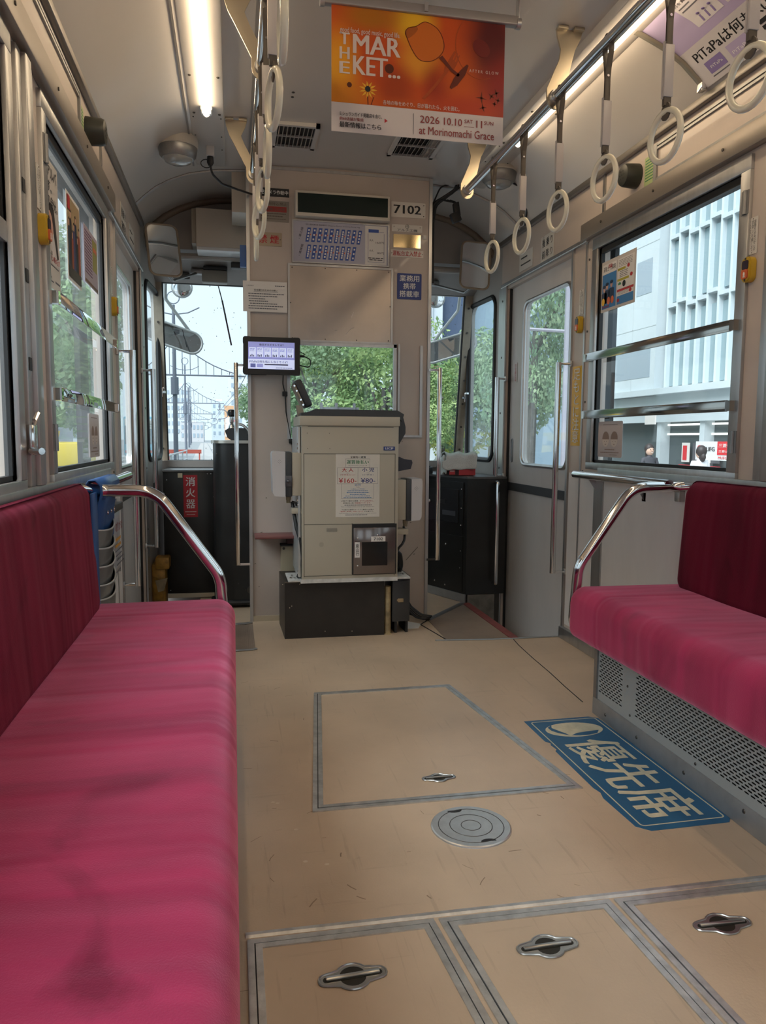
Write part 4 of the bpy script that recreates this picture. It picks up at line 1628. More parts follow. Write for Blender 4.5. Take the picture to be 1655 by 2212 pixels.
cab = b.done('tablet_cable', cablem, None, cat='cable', label='thin black cable hanging from the tablet down the partition')
for px, py in ((616, 851), (630, 953)):
    b = B()
    p = P(px, py, y=yc)
    b.box(p.x - .014, YP - .016, p.z - .012, p.x + .012, YP - .002, p.z + .012, .002)
    b.done('cable_clip', black, cab)

# ---- fare machine
YF = 3.44
FX0, FX1 = .302, .760
t = thing('fare_machine', 'beige fare machine with price notice standing on black base box', 'fare machine', (.53, 3.6, .28))
b = B()
b.box(FX0 + .004, YF, .292, FX1, 3.80, 1.010, .003)
b.done('body', beige, t)
b = B()
b.box(FX0 - .004, YF - .008, 1.005, FX1 + .004, 3.80, 1.048, .002)
b.done('top_band', M('beige_machine_top', lin=(.46, .425, .345), rough=.38), t)
b = B()
z = 1.048
b.prism([(.305, YF, z), (.758, YF, z), (.775, YF, z - .02), (.79, YF, z - .075), (.772, YF, z - .10), (.800, YF, z - .03), (.785, YF, z + .020), (.755, YF, z + .032), (.36, YF, z + .032), (.335, YF, z + .018), (.31, YF, z + .015)][:3] + [(.785, YF, z + .012), (.755, YF, z + .030), (.37, YF, z + .032), (.345, YF, z + .018), (.306, YF, z + .014)], (0, .34, 0))
b.prism([(.762, YF + .02, z), (.782, YF + .02, z + .012), (.797, YF + .02, z - .045), (.797, YF + .02, z - .075), (.768, YF + .02, z - .125), (.764, YF + .02, z - .125)], (0, .30, 0))
b.done('top_cover', charcoal, t, smooth=30)
b = B()
b.box(.556, YF - .0005, z + .004, .5575, YF + .002, z + .031)
b.done('cover_seam', black, t, smooth=0)
# joints and doors
b = B()
def hline(x0, x1, zz, r=.0011):
    b.box(x0, YF - .0006, zz - r, x1, YF + .001, zz + r)
def vline(x, z0, z1, r=.0011):
    b.box(x - r, YF - .0006, z0, x + r, YF + .001, z1)
hline(.335, .735, 1.000)
hline(.316, .744, .876); vline(.316, .304, .876); vline(.744, .30, .876)
hline(.318, .540, .549); vline(.541, .312, .553); hline(.316, .541, .308)
hline(.54, .745, .549)
b.done('door_joint', beige_d, t, smooth=0, kind='stuff')
b = B()
for x, zz in ((.332, .970), (.434, .970), (.334, .900), (.436, .900)):
    b.cyl((x, YF, zz), (x, YF - .0015, zz), .0018, 8)
b.done('screw', screw, t, kind='stuff')
b = B()
b.box(.421, YF - .001, .515, .470, YF + .001, .531)
b.done('recess_handle', M('recess_grey', lin=(.24, .225, .19), rough=.5), t, smooth=0)
b = B()
for i in range(-2, 3):
    for j in range(-2, 3):
        if abs(i) + abs(j) <= 3 and not (i == 0 and j == 0):
            b.cyl((.397 + i * .0045, YF, .455 + j * .0045), (.397 + i * .0045, YF - .0006, .455 + j * .0045), .0011, 6)
b.done('speaker_hole', beige_d, t, smooth=0, kind='stuff')
# coin return window
b = B()
b.box(.541, YF - .004, .309, .753, YF + .002, .549)
b.done('window_frame', black, t, smooth=0)
b = B()
b.box(.546, YF - .009, .312, .747, YF - .002, .532, .002)
dw = b.done('window_panel', M('smoked_glossy_panel', lin=(.20, .17, .16), rough=.12, metal=.65), t)
b = B()
b.box(.586, YF - .0100, .352, .708, YF - .0085, .464)
b.done('dark_window', M('dark_glass', lin=(.006, .006, .007), rough=.08), dw, smooth=0)
b = B()
for x, zz in ((.566, .484), (.566, .352), (.661, .497)):
    b.ball((x, YF - .009, zz), .0045, (1, .5, 1), 8, 5)
b.done('screw', chrome, dw, kind='stuff')
fr = F((.630, YF - .0095, .466), (1, 0, 0), (0, 0, 1))
b = B(); fbox(b, fr, 0, 0, .068, .024, 0, .001)
lb = b.done('number_label', paper, t, smooth=0)
text(fr, '7102', .012, .005, .056, .019, ink, lb, n=.0013, bold=.008)
fr = F((.552, YF - .0095, .392), (1, 0, 0), (0, 0, 1))
b = B(); fbox(b, fr, 0, 0, .024, .072, 0, .001)
lb = b.done('route_label', paper, t, smooth=0)
text(fr, '東\n山\n行', .004, .008, .020, .064, ink, lb, n=.0013, bold=.006, line=.9)
fr = F((.688, YF, .893), (1, 0, 0), (0, 0, 1))
b = B(); fbox(b, fr, 0, 0, .054, .018, 0, .0015)
lb = b.done('badge', blueink, t, smooth=0)
text(fr, 'LECIP', .008, .004, .046, .014, whiteink, lb, n=.0017, bold=.02)
# price notice
fr = F((.463, YF, .582), (1, 0, 0), (0, 0, 1))
w, h = .207, .293
b = B(); fbox(b, fr, 0, 0, w, h, 0, .0012)
N = b.done('price_notice', M('notice_paper', lin=(.62, .59, .53), rough=.55), t, smooth=0)
nn = .0014
text(fr, '全線均一運賃', w * .33, h * .935, w * .68, h * .970, ink, N, bold=.006, n=nn)
text(fr, '運賃後払い', w * .25, h * .845, w * .75, h * .905, greenink, N, bold=.012, n=nn)
text(fr, 'Payment when you get off', w * .29, h * .808, w * .71, h * .825, inkgrey, N, n=nn)
text(fr, '大 人', w * .14, h * .72, w * .40, h * .785, redink, N, bold=.008, n=nn)
text(fr, 'Adult', w * .24, h * .697, w * .31, h * .708, inkgrey, N, n=nn)
text(fr, '（中学生以上）', w * .10, h * .662, w * .44, h * .683, redink, N, n=nn)
text(fr, '¥160-', w * .07, h * .545, w * .47, h * .62, redink, N, n=nn, bold=.006)
text(fr, '小 児', w * .60, h * .72, w * .87, h * .785, blueink, N, bold=.008, n=nn)
text(fr, 'Child', w * .70, h * .697, w * .77, h * .708, inkgrey, N, n=nn)
text(fr, '（小学生）', w * .60, h * .662, w * .86, h * .683, blueink, N, n=nn)
text(fr, '¥80-', w * .57, h * .545, w * .90, h * .62, blueink, N, n=nn, bold=.006)
text(fr, '幼児', w * .43, h * .495, w * .57, h * .53, M('light_blue_ink', lin=(.12, .25, .45), rough=.6), N, n=nn, bold=.006)
text(fr, 'Toddler', w * .46, h * .472, w * .55, h * .483, inkgrey, N, n=nn)
text(fr, '（１歳以上小学校前）', w * .34, h * .437, w * .66, h * .458, M('light_blue_ink'), N, n=nn)
lines(fr, w, h, [(.27, .73, .412, .02), (.25, .76, .383, .025), (.32, .68, .356, .025), (.22, .78, .331, .02), (.18, .82, .306, .02)], nn, M('light_blue_ink'), N)
text(fr, '※ 現金でご乗車のお客様、', w * .12, h * .245, w * .52, h * .27, ink, N, n=nn)
text(fr, 'おつりは出ません。', w * .55, h * .245, w * .87, h * .27, redink, N, n=nn)
text(fr, '運賃箱の左上側に', w * .17, h * .212, w * .43, h * .236, ink, N, n=nn)
text(fr, '両替機がございます。', w * .44, h * .212, w * .80, h * .236, redink, N, n=nn)
text(fr, 'There is a change machine at the top right of the fare box', w * .12, h * .155, w * .88, h * .172, inkgrey, N, n=nn)
lines(fr, w, h, [(.2, .82, .187, .02), (.22, .72, .028, .02)], nn, inkgrey, N)
text(fr, '※ 全国の交通系ICカードでご乗車のお客様は', w * .14, h * .108, w * .87, h * .13, ink, N, n=nn)
text(fr, '「乗車時と降車時」の両方でタッチ', w * .10, h * .078, w * .63, h * .10, redink, N, n=nn)
text(fr, 'が必要です。', w * .65, h * .078, w * .87, h * .10, ink, N, n=nn)
text(fr, 'If you are using an IC card, you will need to touch the card both', w * .08, h * .05, w * .93, h * .066, inkgrey, N, n=nn)
rl = [(.22, .79, .224, .925), (.775, .79, .779, .925), (.22, .922, .779, .925), (.22, .79, .779, .793),
      (.035, .53, .039, .787), (.50, .53, .504, .787), (.955, .53, .959, .787), (.035, .784, .959, .787), (.035, .53, .959, .533),
      (.13, .295, .134, .53), (.865, .295, .869, .53), (.13, .295, .869, .298)]
frect(fr, w, h, rl, nn - .0003, inkgrey, N, 'ruled_box')['kind'] = 'stuff'
# card readers on both sides
for sgn, x0, x1, z0, z1, yy in ((-1, FX0 + .004, .172, .677, .884, 3.455), (1, FX1, .886, .555, .757, 3.475)):
    xa, xb = x0 + sgn * (.042 if sgn < 0 else .046), x0 + sgn * (.073 if sgn < 0 else .072)
    b = B(); b.box(x0, yy, z0 + .006, xa, yy + .13, z1 - .004, .002)
    b.done('reader_bracket', beige, t)
    b = B(); b.box(xa, yy - .004, z0, xb, yy + .135, z1, .006)
    b.done('reader_back', charcoal, t)
    b = B()
    b.prism([(xb, yy - .004, z0), (xb, yy - .004, z1), (x1 - sgn * .014, yy - .004, z1 + .003), (x1 - sgn * .004, yy - .004, z1), (x1, yy - .004, z1 - .010), (x1 - sgn * .003, yy - .004, z0 + .020), (x1 - sgn * .012, yy - .004, z0 + .004)], (0, .14, 0))
    rd = b.done('card_reader', lightgrey, t)
    b = B()
    cx = (xb + x1) / 2 - sgn * .004
    for i, j in ((0, 2), (1, 1), (-1, 1), (2, 0), (-2, 0), (1, -1), (-1, -1), (0, -2), (0, 0)):
        b.cyl((cx + i * .0042, yy - .004, z1 - .045 + j * .0042), (cx + i * .0042, yy - .0047, z1 - .045 + j * .0042), .0012, 6)
    b.done('speaker_hole', charcoal, rd, smooth=0, kind='stuff')
    b = B()
    if sgn < 0:
        b.box(xa - .002 - .03, yy - .009, z0 + .048, xa - .002, yy - .003, z0 + .098, .001)
        b.ball((xa - .018, yy - .010, z0 + .073), .008, (1, .8, 1), 10, 6)
    b.ball((xa + sgn * .013, yy - .007 if sgn < 0 else yy - .004, z1 - .02 if sgn > 0 else z0 + .057), .0035, (1, .6, 1), 8, 5)
    b.done('lock_plate', M('lock_metal', lin=(.10, .10, .11), rough=.3, metal=.6), t, kind='stuff')
    b = B()
    xc = (xa + xb) / 2 - sgn * .002
    b.rings([((xc, yy + .06, z0), .012), ((xc, yy + .06, z0 - .018), .012), ((xc, yy + .06, z0 - .019), .010), ((xc, yy + .06, z0 - .032), .010)], 10)
    b.done('cable_gland', M('tan_gland', lin=(.30, .25, .16), rough=.5), t)
    b = B()
    if sgn < 0:
        b.box(xa - .002, yy + .01, z0 - .079, x0, yy + .09, z0 - .053, .002)
    else:
        b.box(x0, yy + .01, z0 - .066, xb - .01, yy + .09, z0 - .040, .002)
    b.done('side_bracket', beige, t)
b = B(); b.prism([(.762, YF + .01, .862), (.768, YF + .01, .862), (.79, YF + .01, .852), (.826, YF + .01, .848), (.830, YF + .01, .835), (.822, YF + .01, .806), (.79, YF + .01, .800), (.762, YF + .01, .795)], (0, .14, 0))
b.done('coin_tray', M('dark_navy_tray', lin=(.022, .025, .036), rough=.4), t)
# tilted driver display on the top, seen from its edge
b = B()
o = Vector((.289, 3.52, 1.213))
ax = Vector((.055, 0, -.118)).normalized()
pr = Vector((.118, 0, .055)).normalized()
b.obox(o - pr * .012, ax * .135, (0, .16, 0), pr * .036, .010, 3)
b.done('display_hood', charcoal, t)
b = B()
b.obox(o - pr * .020 + ax * .012, ax * .105, (0, .15, 0), pr * .008, .001)
b.prism([(.292, 3.53, 1.10), (.318, 3.53, 1.098), (.33, 3.53, 1.048), (.300, 3.53, 1.046)], (0, .06, 0))
b.done('display_bracket', M('bronze_bracket', lin=(.30, .26, .20), rough=.35, metal=.7), t)
b = B()
for k in (.02, .045, .09, .115):
    q = o - pr * .018 + ax * k
    b.cyl(q, q + Vector((0, -.006, 0)), .0045, 8)
b.done('bolt', chrome, t, kind='stuff')
b = B()
b.box(.291, 3.46, .30, .303, 3.80, 1.0, .002)
b.done('side_flange', M('pale_blue_grey_steel', lin=(.50, .53, .55), rough=.3, metal=.5), t)
b = B()
for zz in (.92, .90, .88, .66, .64, .33, .32):
    b.cyl((.288, 3.47, zz), (.300, 3.47, zz), .006, 8)
b.done('bolt', chrome, t, kind='stuff')
b = B()
for x0, x1 in ((.243, .306), (.758, .826)):
    b.box(x0, 3.45, .280, x1, 3.66, .288, .001)
b.box(.30, YF - .004, .275, .76, 3.8, .293)
b.done('foot_plate', M('scuffed_white_steel', lin=(.58, .58, .56), rough=.4, metal=.2, noise=.2, nscale=25), t)
b = B()
for x, y in ((.26, 3.50), (.275, 3.49), (.268, 3.55), (.79, 3.50), (.805, 3.52), (.80, 3.56)):
    b.cyl((x, y, .288), (x, y, .296), .007, 6)
b.done('bolt', chrome, t, kind='stuff')

# base box
b = B()
b.prism([(.229, 3.492, 0), (.708, 3.492, 0), (.708, 3.80, 0), (.222, 3.80, 0)], (0, 0, .272))
t = b.done('base_box', M('dark_brown_board', lin=(.020, .017, .015), rough=.42, noise=.25, nscale=9), None, cat='base', label='low dark brown box under the fare machine', smooth=0)
b = B()
b.box(.229, 3.490, .268, .706, 3.497, .274)
b.done('top_edge', M('worn_brown_edge', lin=(.10, .08, .06), rough=.5), t, smooth=0)
b = B()
for x, z in ((.252, .150), (.262, .158), (.30, .262), (.22, .262), (.42, .03), (.55, .025)):
    b.ball((x, 3.491, z), .0025, (1, .4, 1), 6, 4)
b.done('chip', M('pale_chip'), t, kind='stuff')
# chipped stanchion foot
b = B()
b.rings([((.728, 3.51, 0), .021), ((.728, 3.51, .004), .021), ((.728, 3.51, .005), .0155), ((.728, 3.51, .235), .0155)], 14)
tag(b.done('stanchion_post', rust), 'chipped cream steel post between base box and black side box', 'post')
# black side box
t = thing('relay_box', 'narrow black metal box with a clasp beside the chipped post', 'box', (.79, 3.6, .03))
b = B()
b.box(.752, 3.50, .066, .836, 3.70, .285, .003)
b.done('body', darkpan, t)
b = B(); b.box(.748, 3.494, .062, .834, 3.503, .262, .002)
b.done('lid', M('dark_grey_lid', lin=(.035, .036, .038), rough=.4), t)
b = B(); b.box(.775, 3.488, .158, .802, 3.496, .176, .001); b.box(.770, 3.490, .163, .776, 3.496, .172)
b.done('clasp', M('brass_clasp', lin=(.45, .36, .22), rough=.4, metal=.8), t)
b = B()
for x in (.765, .82):
    b.box(x, 3.52, 0, x + .012, 3.68, .066)
b.done('foot', black, t, smooth=0)
# cables
b = B()
b.tube(arc([(.269, 3.52, .648), (.275, 3.50, .60), (.285, 3.48, .53), (.305, 3.46, .46), (.313, 3.46, .39), (.305, 3.47, .34), (.293, 3.50, .295)], .05), .0085, 8)
b.tube([(.268, 3.51, .650), (.285, 3.50, .645), (.288, 3.50, .632)], .006, 7)
tag(b.done('reader_cable', cablem), 'thick black cable from the card reader on the umbrella-holder side of the fare machine', 'cable')
b = B()
b.tube(arc([(.808, 3.53, .523), (.812, 3.52, .49), (.808, 3.51, .46), (.795, 3.50, .44), (.775, 3.5, .42), (.768, 3.52, .38)], .03), .006, 7)
for k, (dx, r) in enumerate(((0, .006), (.008, .005), (.016, .0055), (.023, .005), (.028, .004))):
    b.tube(arc([(.772 + dx * .3, 3.56, .43 - dx), (.778 + dx * .8, 3.54, .39), (.782 + dx, 3.55, .33), (.785 + dx, 3.60, .29), (.80 + dx, 3.74, .27), (.845 + dx * .4, 3.76, .18), (.87 + dx, 3.74, .08), (.92 + dx * 1.2, 3.72, .022 + dx * .5), (.98 + dx, 3.70, .014 + dx * .6), (1.0, 3.74, .012 + dx * .4), (.95, 3.79, .012 + dx * .3), (.88, 3.80, .03 + dx)], .06, 4), r, 6)
tag(b.done('cable_bundle', cablem), 'bundle of black cables curling onto the floor beside the fare machine', 'cable')
b = B(); b.prism([(.84, 3.58, 0), (.90, 3.58, 0), (.935, 3.66, 0), (.88, 3.72, 0), (.84, 3.70, 0)], (0, 0, .003))
tag(b.done('paper_scrap', M('white_scrap', lin=(.7, .7, .68), rough=.5), smooth=0), 'white scrap lying under the cable bundle on the floor', 'scrap')
b = B()
b.box(.10, YP - .16, .448, .335, YP - .003, .462, .004)
t = b.done('wall_shelf', M('maroon_shelf_board', lin=(.16, .055, .05), rough=.4, noise=.2, nscale=6), None, cat='shelf', label='small maroon shelf on the partition behind the fare machine')
b = B(); b.box(.262, YP - .10, .415, .335, YP - .01, .447, .003)
tag(b.done('red_holder', M('dark_maroon', lin=(.06, .012, .014), rough=.4)), 'dark red holder under the small maroon shelf', 'holder')
t = thing('junction_box', 'beige junction box on the partition behind the black cable', 'box', (.28, YP - .04, .2))
b = B(); b.box(.232, YP - .07, .18, .34, YP - .003, .40, .004)
b.done('body', M('tan_box_paint', lin=(.38, .33, .23), rough=.45), t)
b = B(); b.rings([((.246, YP - .070, .388), .007), ((.246, YP - .073, .388), .007), ((.246, YP - .073, .388), .004), ((.246, YP - .072, .388), .003)], 12)
b.done('rivet', screw, t)
b = B(); b.box(.230, YP - .073, .399, .34, YP - .003, .407)
b.done('lid', black, t, smooth=0)

# ================================================================ HANGING POSTER, CEILING ITEMS, WALL ITEMS
q = [P(716, 8, y=2.15), P(1092, 52, y=2.15), P(715, 278, y=2.15)]
PO = thing('hanging_poster', 'orange and red market poster hanging from a rail under the ceiling', 'poster', (.525, 2.15, 1.79))
w, h = .498, .330
fr = F((.277, 2.152, 1.794), (1, 0, 0), (0, 0, 1))
b = B()
fbox(b, fr, 0, 0, w, h, -.0012, 0)
sheet = b.done('sheet', M('poster_white', lin=(.66, .61, .60), rough=.4), PO, smooth=0)
# printed picture: warm gradient made of a few soft blobs
m = bpy.data.materials.new('warm_picture_print')
m.use_nodes = True
nt = m.node_tree
bs = nt.nodes['Principled BSDF']
bs.inputs['Roughness'].default_value = .35
tc = nt.nodes.new('ShaderNodeTexCoord')
last = None
base = nt.nodes.new('ShaderNodeRGB')
base.outputs[0].default_value = (.60, .085, .012, 1)
last = base.outputs[0]
for (u, v, su, sv, col, amt, p0, p1) in ((.04, .50, .10, .30, (.80, .36, .02), 1, 0, 1), (.46, .93, .12, .16, (.85, .48, .02), 1, 0, 1), (.50, .64, .11, .16, (.80, .34, .03), .9, 0, 1),
                                         (.22, .94, .16, .12, (.42, .16, .008), .9, 0, 1), (.93, .85, .16, .40, (.10, .006, .008), 1, 0, 1), (1.0, .42, .12, .30, (.30, .012, .012), .95, 0, 1),
                                         (.36, .40, .10, .16, (.34, .045, .008), .8, 0, 1), (.10, .30, .14, .12, (.62, .20, .01), .8, 0, 1), (.60, .45, .08, .16, (.30, .02, .008), .8, 0, 1),
                                         (.72, .56, .10, .20, (.66, .12, .015), .6, 0, 1), (.80, .28, .20, .10, (.52, .05, .014), .9, 0, 1), (.40, .24, .16, .06, (.55, .10, .01), .8, 0, 1)):
    mp = nt.nodes.new('ShaderNodeMapping')
    mp.inputs['Location'].default_value = (-(fr.o.x + u * w - .525) / (su * w), 0, -(fr.o.z + v * h - 1.79) / (sv * h))
    mp.inputs['Scale'].default_value = (1 / (su * w), 0.0, 1 / (sv * h))
    nt.links.new(tc.outputs['Object'], mp.inputs['Vector'])
    ln = nt.nodes.new('ShaderNodeVectorMath')
    ln.operation = 'LENGTH'
    nt.links.new(mp.outputs['Vector'], ln.inputs[0])
    mr = nt.nodes.new('ShaderNodeMapRange')
    mr.interpolation_type = 'SMOOTHSTEP'
    mr.inputs['From Min'].default_value = .25
    mr.inputs['From Max'].default_value = 1.6
    mr.inputs['To Min'].default_value = amt
    mr.inputs['To Max'].default_value = 0
    nt.links.new(ln.outputs['Value'], mr.inputs['Value'])
    mx_ = nt.nodes.new('ShaderNodeMix')
    mx_.data_type = 'RGBA'
    nt.links.new(mr.outputs['Result'], mx_.inputs['Factor'])
    nt.links.new(last, mx_.inputs['A'])
    mx_.inputs['B'].default_value = (*col, 1)
    last = mx_.outputs['Result']
nt.links.new(last, bs.inputs['Base Color'])
MATS['warm_picture_print'] = m
frect(fr, w, h, [(0, .235, 1, 1)], 0, m, PO, 'picture')
A = .0006
glassy = M('print_dark_orange', lin=(.40, .10, .012), rough=.4)
glassl = M('print_amber', lin=(.78, .30, .03), rough=.4)
glassd = M('print_maroon', lin=(.14, .02, .008), rough=.4)
yel = M('print_yellow', lin=(.80, .46, .04), rough=.4)


def V(u, v):       # picture coordinates measured from the top
    return (u, 1 - v)


def curvy(pts, k=5):
    out = []
    n = len(pts)
    for i in range(n):
        p0, p1, p2, p3 = (Vector(pts[(i + j) % n]) for j in (-1, 0, 1, 2))
        for s in range(k):
            t = s / k
            out.append(tuple(.5 * ((2 * p1) + (p2 - p0) * t + (2 * p0 - 5 * p1 + 4 * p2 - p3) * t * t + (3 * p1 - p0 - 3 * p2 + p3) * t ** 3)))
    return out


def outline(pts, wd):
    out, inn = [], []
    n = len(pts)
    for i in range(n):
        a, c = Vector(pts[i - 1]), Vector(pts[(i + 1) % n])
        d = (c - a).normalized()
        nn_ = Vector((-d.y, d.x))
        out.append(tuple(Vector(pts[i]) + nn_ * wd))
        inn.append(tuple(Vector(pts[i]) - nn_ * wd))
    return [[out[i], out[(i + 1) % n], inn[(i + 1) % n], inn[i]] for i in range(n)]


bowl = curvy([V(*p) for p in ((.475, .10), (.53, .055), (.60, .10), (.635, .19), (.635, .27), (.60, .335), (.55, .37), (.495, .36), (.455, .29), (.425, .20), (.415, .16), (.43, .12))])
fpolys(fr, w, h, [bowl], A, M('print_orange_glass', lin=(.62, .15, .016), rough=.4), PO, 'wine_glass_print')
fpolys(fr, w, h, [curvy([V(*p) for p in ((.475, .10), (.435, .115), (.415, .16), (.43, .20), (.46, .17), (.485, .125))])], A * 2, glassy, PO, 'wine_glass_print')
fpolys(fr, w, h, outline(bowl, .0022), A * 2, glassd, PO, 'wine_glass_outline')['kind'] = 'stuff'
fpolys(fr, w, h, [[V(*p) for p in ((.61, .33), (.63, .31), (.69, .41), (.735, .45), (.725, .47), (.68, .43))], [V(*p) for p in ((.775, .36), (.785, .37), (.765, .45), (.72, .54), (.685, .575), (.675, .56), (.70, .48), (.74, .41))]], A * 3, glassd, PO, 'glass_stem_print')['kind'] = 'stuff'
fk = [V(*p) for p in ((.700, .26), (.708, .27), (.690, .33), (.697, .335), (.715, .275), (.722, .28), (.703, .345), (.71, .35), (.727, .29), (.733, .295), (.715, .37), (.70, .41), (.675, .415), (.655, .455), (.60, .56), (.53, .68), (.515, .67), (.58, .56), (.64, .445), (.645, .40), (.655, .37), (.68, .31))]
fpolys(fr, w, h, [fk], A * 2, M('print_rust', lin=(.42, .07, .012), rough=.4), PO, 'fork_print')
fpolys(fr, w, h, outline([V(*p) for p in [(.86 + .155 * math.cos(a), .20 + .27 * math.sin(a)) for a in np.linspace(1.2, 4.4, 24)]] + [V(*p) for p in [(.86 + .152 * math.cos(a), .20 + .267 * math.sin(a)) for a in np.linspace(4.4, 1.2, 24)]], .0012), A, M('print_rust'), PO, 'plate_print')['kind'] = 'stuff'
fpolys(fr, w, h, [[V(*p) for p in ell(.86, .215, .048, .075, 20, -.3)]], A, M('print_wine', lin=(.17, .012, .01), rough=.4), PO, 'fruit_print')
petals = []
for k in range(11):
    a = 2 * PI * k / 11
    ca, sa = math.cos(a), math.sin(a)
    cx_, cy_ = .205 + .028 * ca, .645 + .038 * sa
    petals.append([V(*p) for p in ell(cx_, cy_, .026, .011, 10, 0)] if False else [V(.205 + .010 * ca, .645 + .014 * sa), V(.205 + .028 * math.cos(a - .2), .645 + .042 * math.sin(a - .2)), V(.205 + .052 * ca, .645 + .070 * sa), V(.205 + .028 * math.cos(a + .2), .645 + .042 * math.sin(a + .2))])
for pl_ in petals:
    pass
fpolys(fr, w, h, petals, A, yel, PO, 'flower_print')['kind'] = 'stuff'
fpolys(fr, w, h, [[V(*p) for p in ell(.203, .640, .016, .024, 12)]], A * 2, ink, PO, 'flower_centre')
fpolys(fr, w, h, [[V(.20, .70), V(.206, .70), V(.208, .765), V(.203, .765)], [V(.235, .70), V(.24, .70), V(.225, .765), V(.22, .765)]], A, glassd, PO, 'stalk_print')['kind'] = 'stuff'
bl = []
for (cx_, cy_, s) in ((.10, .62, .014), (.325, .46, .026)):
    bl.append([V(*p) for p in ell(cx_, cy_, s, s * 1.5, 12)])
for o_ in bl:
    fpolys(fr, w, h, [o_], A, M('print_shadow_brown', lin=(.10, .02, .006), rough=.4), PO, 'flower_centre')
birds = []
rq = random.Random(9)
for cx_, cy_, s in ((.865, .62, .05), (.875, .70, .035), (.925, .60, .03), (.955, .57, .03), (.965, .63, .025), (.945, .66, .02)):
    a = rq.uniform(0, 3)
    for k in range(4):
        aa = a + k * 1.7
        birds.append([V(cx_ - .006 * math.sin(aa), cy_ + .008 * math.cos(aa)), V(cx_ + s * math.cos(aa) * .7, cy_ + s * 1.2 * math.sin(aa)), V(cx_ + .006 * math.sin(aa), cy_ - .008 * math.cos(aa))])
fpolys(fr, w, h, birds, A, glassd, PO, 'leaf_print')['kind'] = 'stuff'
pw = M('poster_lettering', lin=(.70, .60, .56), rough=.4)
T = lambda s, u0, v0, u1, v1, mt, bold=0.0, **k: text(fr, s, w * u0, h * (1 - v1), w * u1, h * (1 - v0), mt, PO, bold=bold, n=.0016, **k)
T('good food, good music, good life.', .047, .168, .385, .222, pw, .004)
for s, v0, v1 in (('T', .212, .305), ('H', .325, .42), ('E', .44, .535)):
    T(s, .047, v0, .098, v1, pw, .02)
T('MAR', .122, .215, .385, .365, pw, .018)
T('KET...', .122, .385, .385, .535, pw, .018)
T('AFTER GLOW', .790, .395, .965, .420, pw, 0, spacing=1.6)
T('各地の味をめぐり、日が暮れたら、火を囲む。', .29, .715, .735, .752, pw, .006)
T('ミシュランガイド掲載店を含む、', .045, .838, .285, .872, ink, .008)
T('約60店舗が集結', .045, .880, .18, .908, darkred, .008)
T('最新情報はこちら', .045, .918, .28, .965, ink, .012)
fpolys(fr, w, h, [[V(.30, .865), V(.318, .882), V(.30, .90)]], A, redink, PO, 'arrow_print')
frect(fr, w, h, [(.466, .03, .468, .20)], A, inkgrey, PO, 'divider')
T('2026', .505, .812, .618, .872, darkred, .004)
T('10.10', .645, .812, .752, .872, darkred, .004)
T('SAT', .767, .812, .815, .842, darkred, .004)
frect(fr, w, h, [(.765, .128, .825, .131)], A, darkred, PO, 'dash_print')
T('11', .838, .812, .872, .872, darkred, .008)
T('SUN', .884, .812, .940, .842, darkred, .004)
T('at Morinomachi Grace', .500, .898, .945, .965, darkred, .003)
# its hanging rail
b = B()
b.sweep([(.255, 2.155, 2.135), (.812, 2.155, 2.135)], rprof(-.012, -.012, .012, .014, (.004,) * 4))
b.done('clamp_bar', M('poster_rail_grey', lin=(.38, .36, .35), rough=.35, metal=.6), PO)
for x in (.252, .815):
    b = B()
    b.cyl((x - .006, 2.155, 2.132), (x + .006, 2.155, 2.132), .015, 12)
    b.box(x - .003, 2.150, 2.13, x + .003, 2.168, 2.20, .002)
    b.tube([(x, 2.162, 2.19), (x, 2.165, 2.23), (x, 2.16, 2.283)], .004, 6)
    b.done('hanger', alu, PO)
b = B(); b.box(.535, 2.138, 2.128, .545, 2.145, 2.152)
b.done('clip', alu, PO, smooth=0)

# ---- ceiling vents
for k, (xa, xb, lab) in enumerate(((.185, .382, 'umbrella-holder side'), (.725, .945, 'priority-sign side'))):
    ya, yb = 3.335, 3.60
    x0, x1 = (xa, xb)
    zt = ceil_z(x0) - .001
    t = thing('ceiling_vent', 'louvred ceiling vent before the partition, the one on the %s' % lab, 'vent', ((x0 + x1) / 2, (ya + yb) / 2, zt), 'ceiling vents')
    b = B()
    fw = .018
    for a in ((x0, ya, x1, ya + fw), (x0, yb - fw, x1, yb), (x0, ya, x0 + fw, yb), (x1 - fw, ya, x1, yb)):
        b.box(a[0], a[1], zt - .012, a[2], a[3], zt + .004)
    b.done('frame', M('vent_frame_paint', lin=(.50, .48, .46), rough=.4), t, smooth=0)
    b = B(); b.box(x0 + fw, ya + fw, zt - .0015, x1 - fw, yb - fw, zt + .001)
    b.done('duct', black, t, smooth=0)
    for i in range(9):
        x = x0 + fw + (x1 - x0 - 2 * fw) * (i + .5) / 9
        b = B()
        b.obox((x - .004, ya + fw, zt - .013), (.002, 0, 0), (0, yb - ya - 2 * fw, 0), (.006, 0, .012))
        b.done('louvre', M('vent_blade', lin=(.36, .34, .31), rough=.4), t, smooth=0)
    b = B(); b.box(x0 + fw, (ya + yb) / 2 - .004, zt - .010, x1 - fw, (ya + yb) / 2 + .004, zt - .002)
    b.done('cross_bar', M('vent_frame_paint'), t, smooth=0)
b = B()
for dy in (0, .04):
    b.cyl((.245, 3.06 + dy, ceil_z(.245) - .002), (.245, 3.06 + dy, ceil_z(.245) + .002), .006, 8)
tag(b.done('ceiling_hole', ink, smooth=0, kind='stuff'), 'two small screw holes in the ceiling', 'hole')

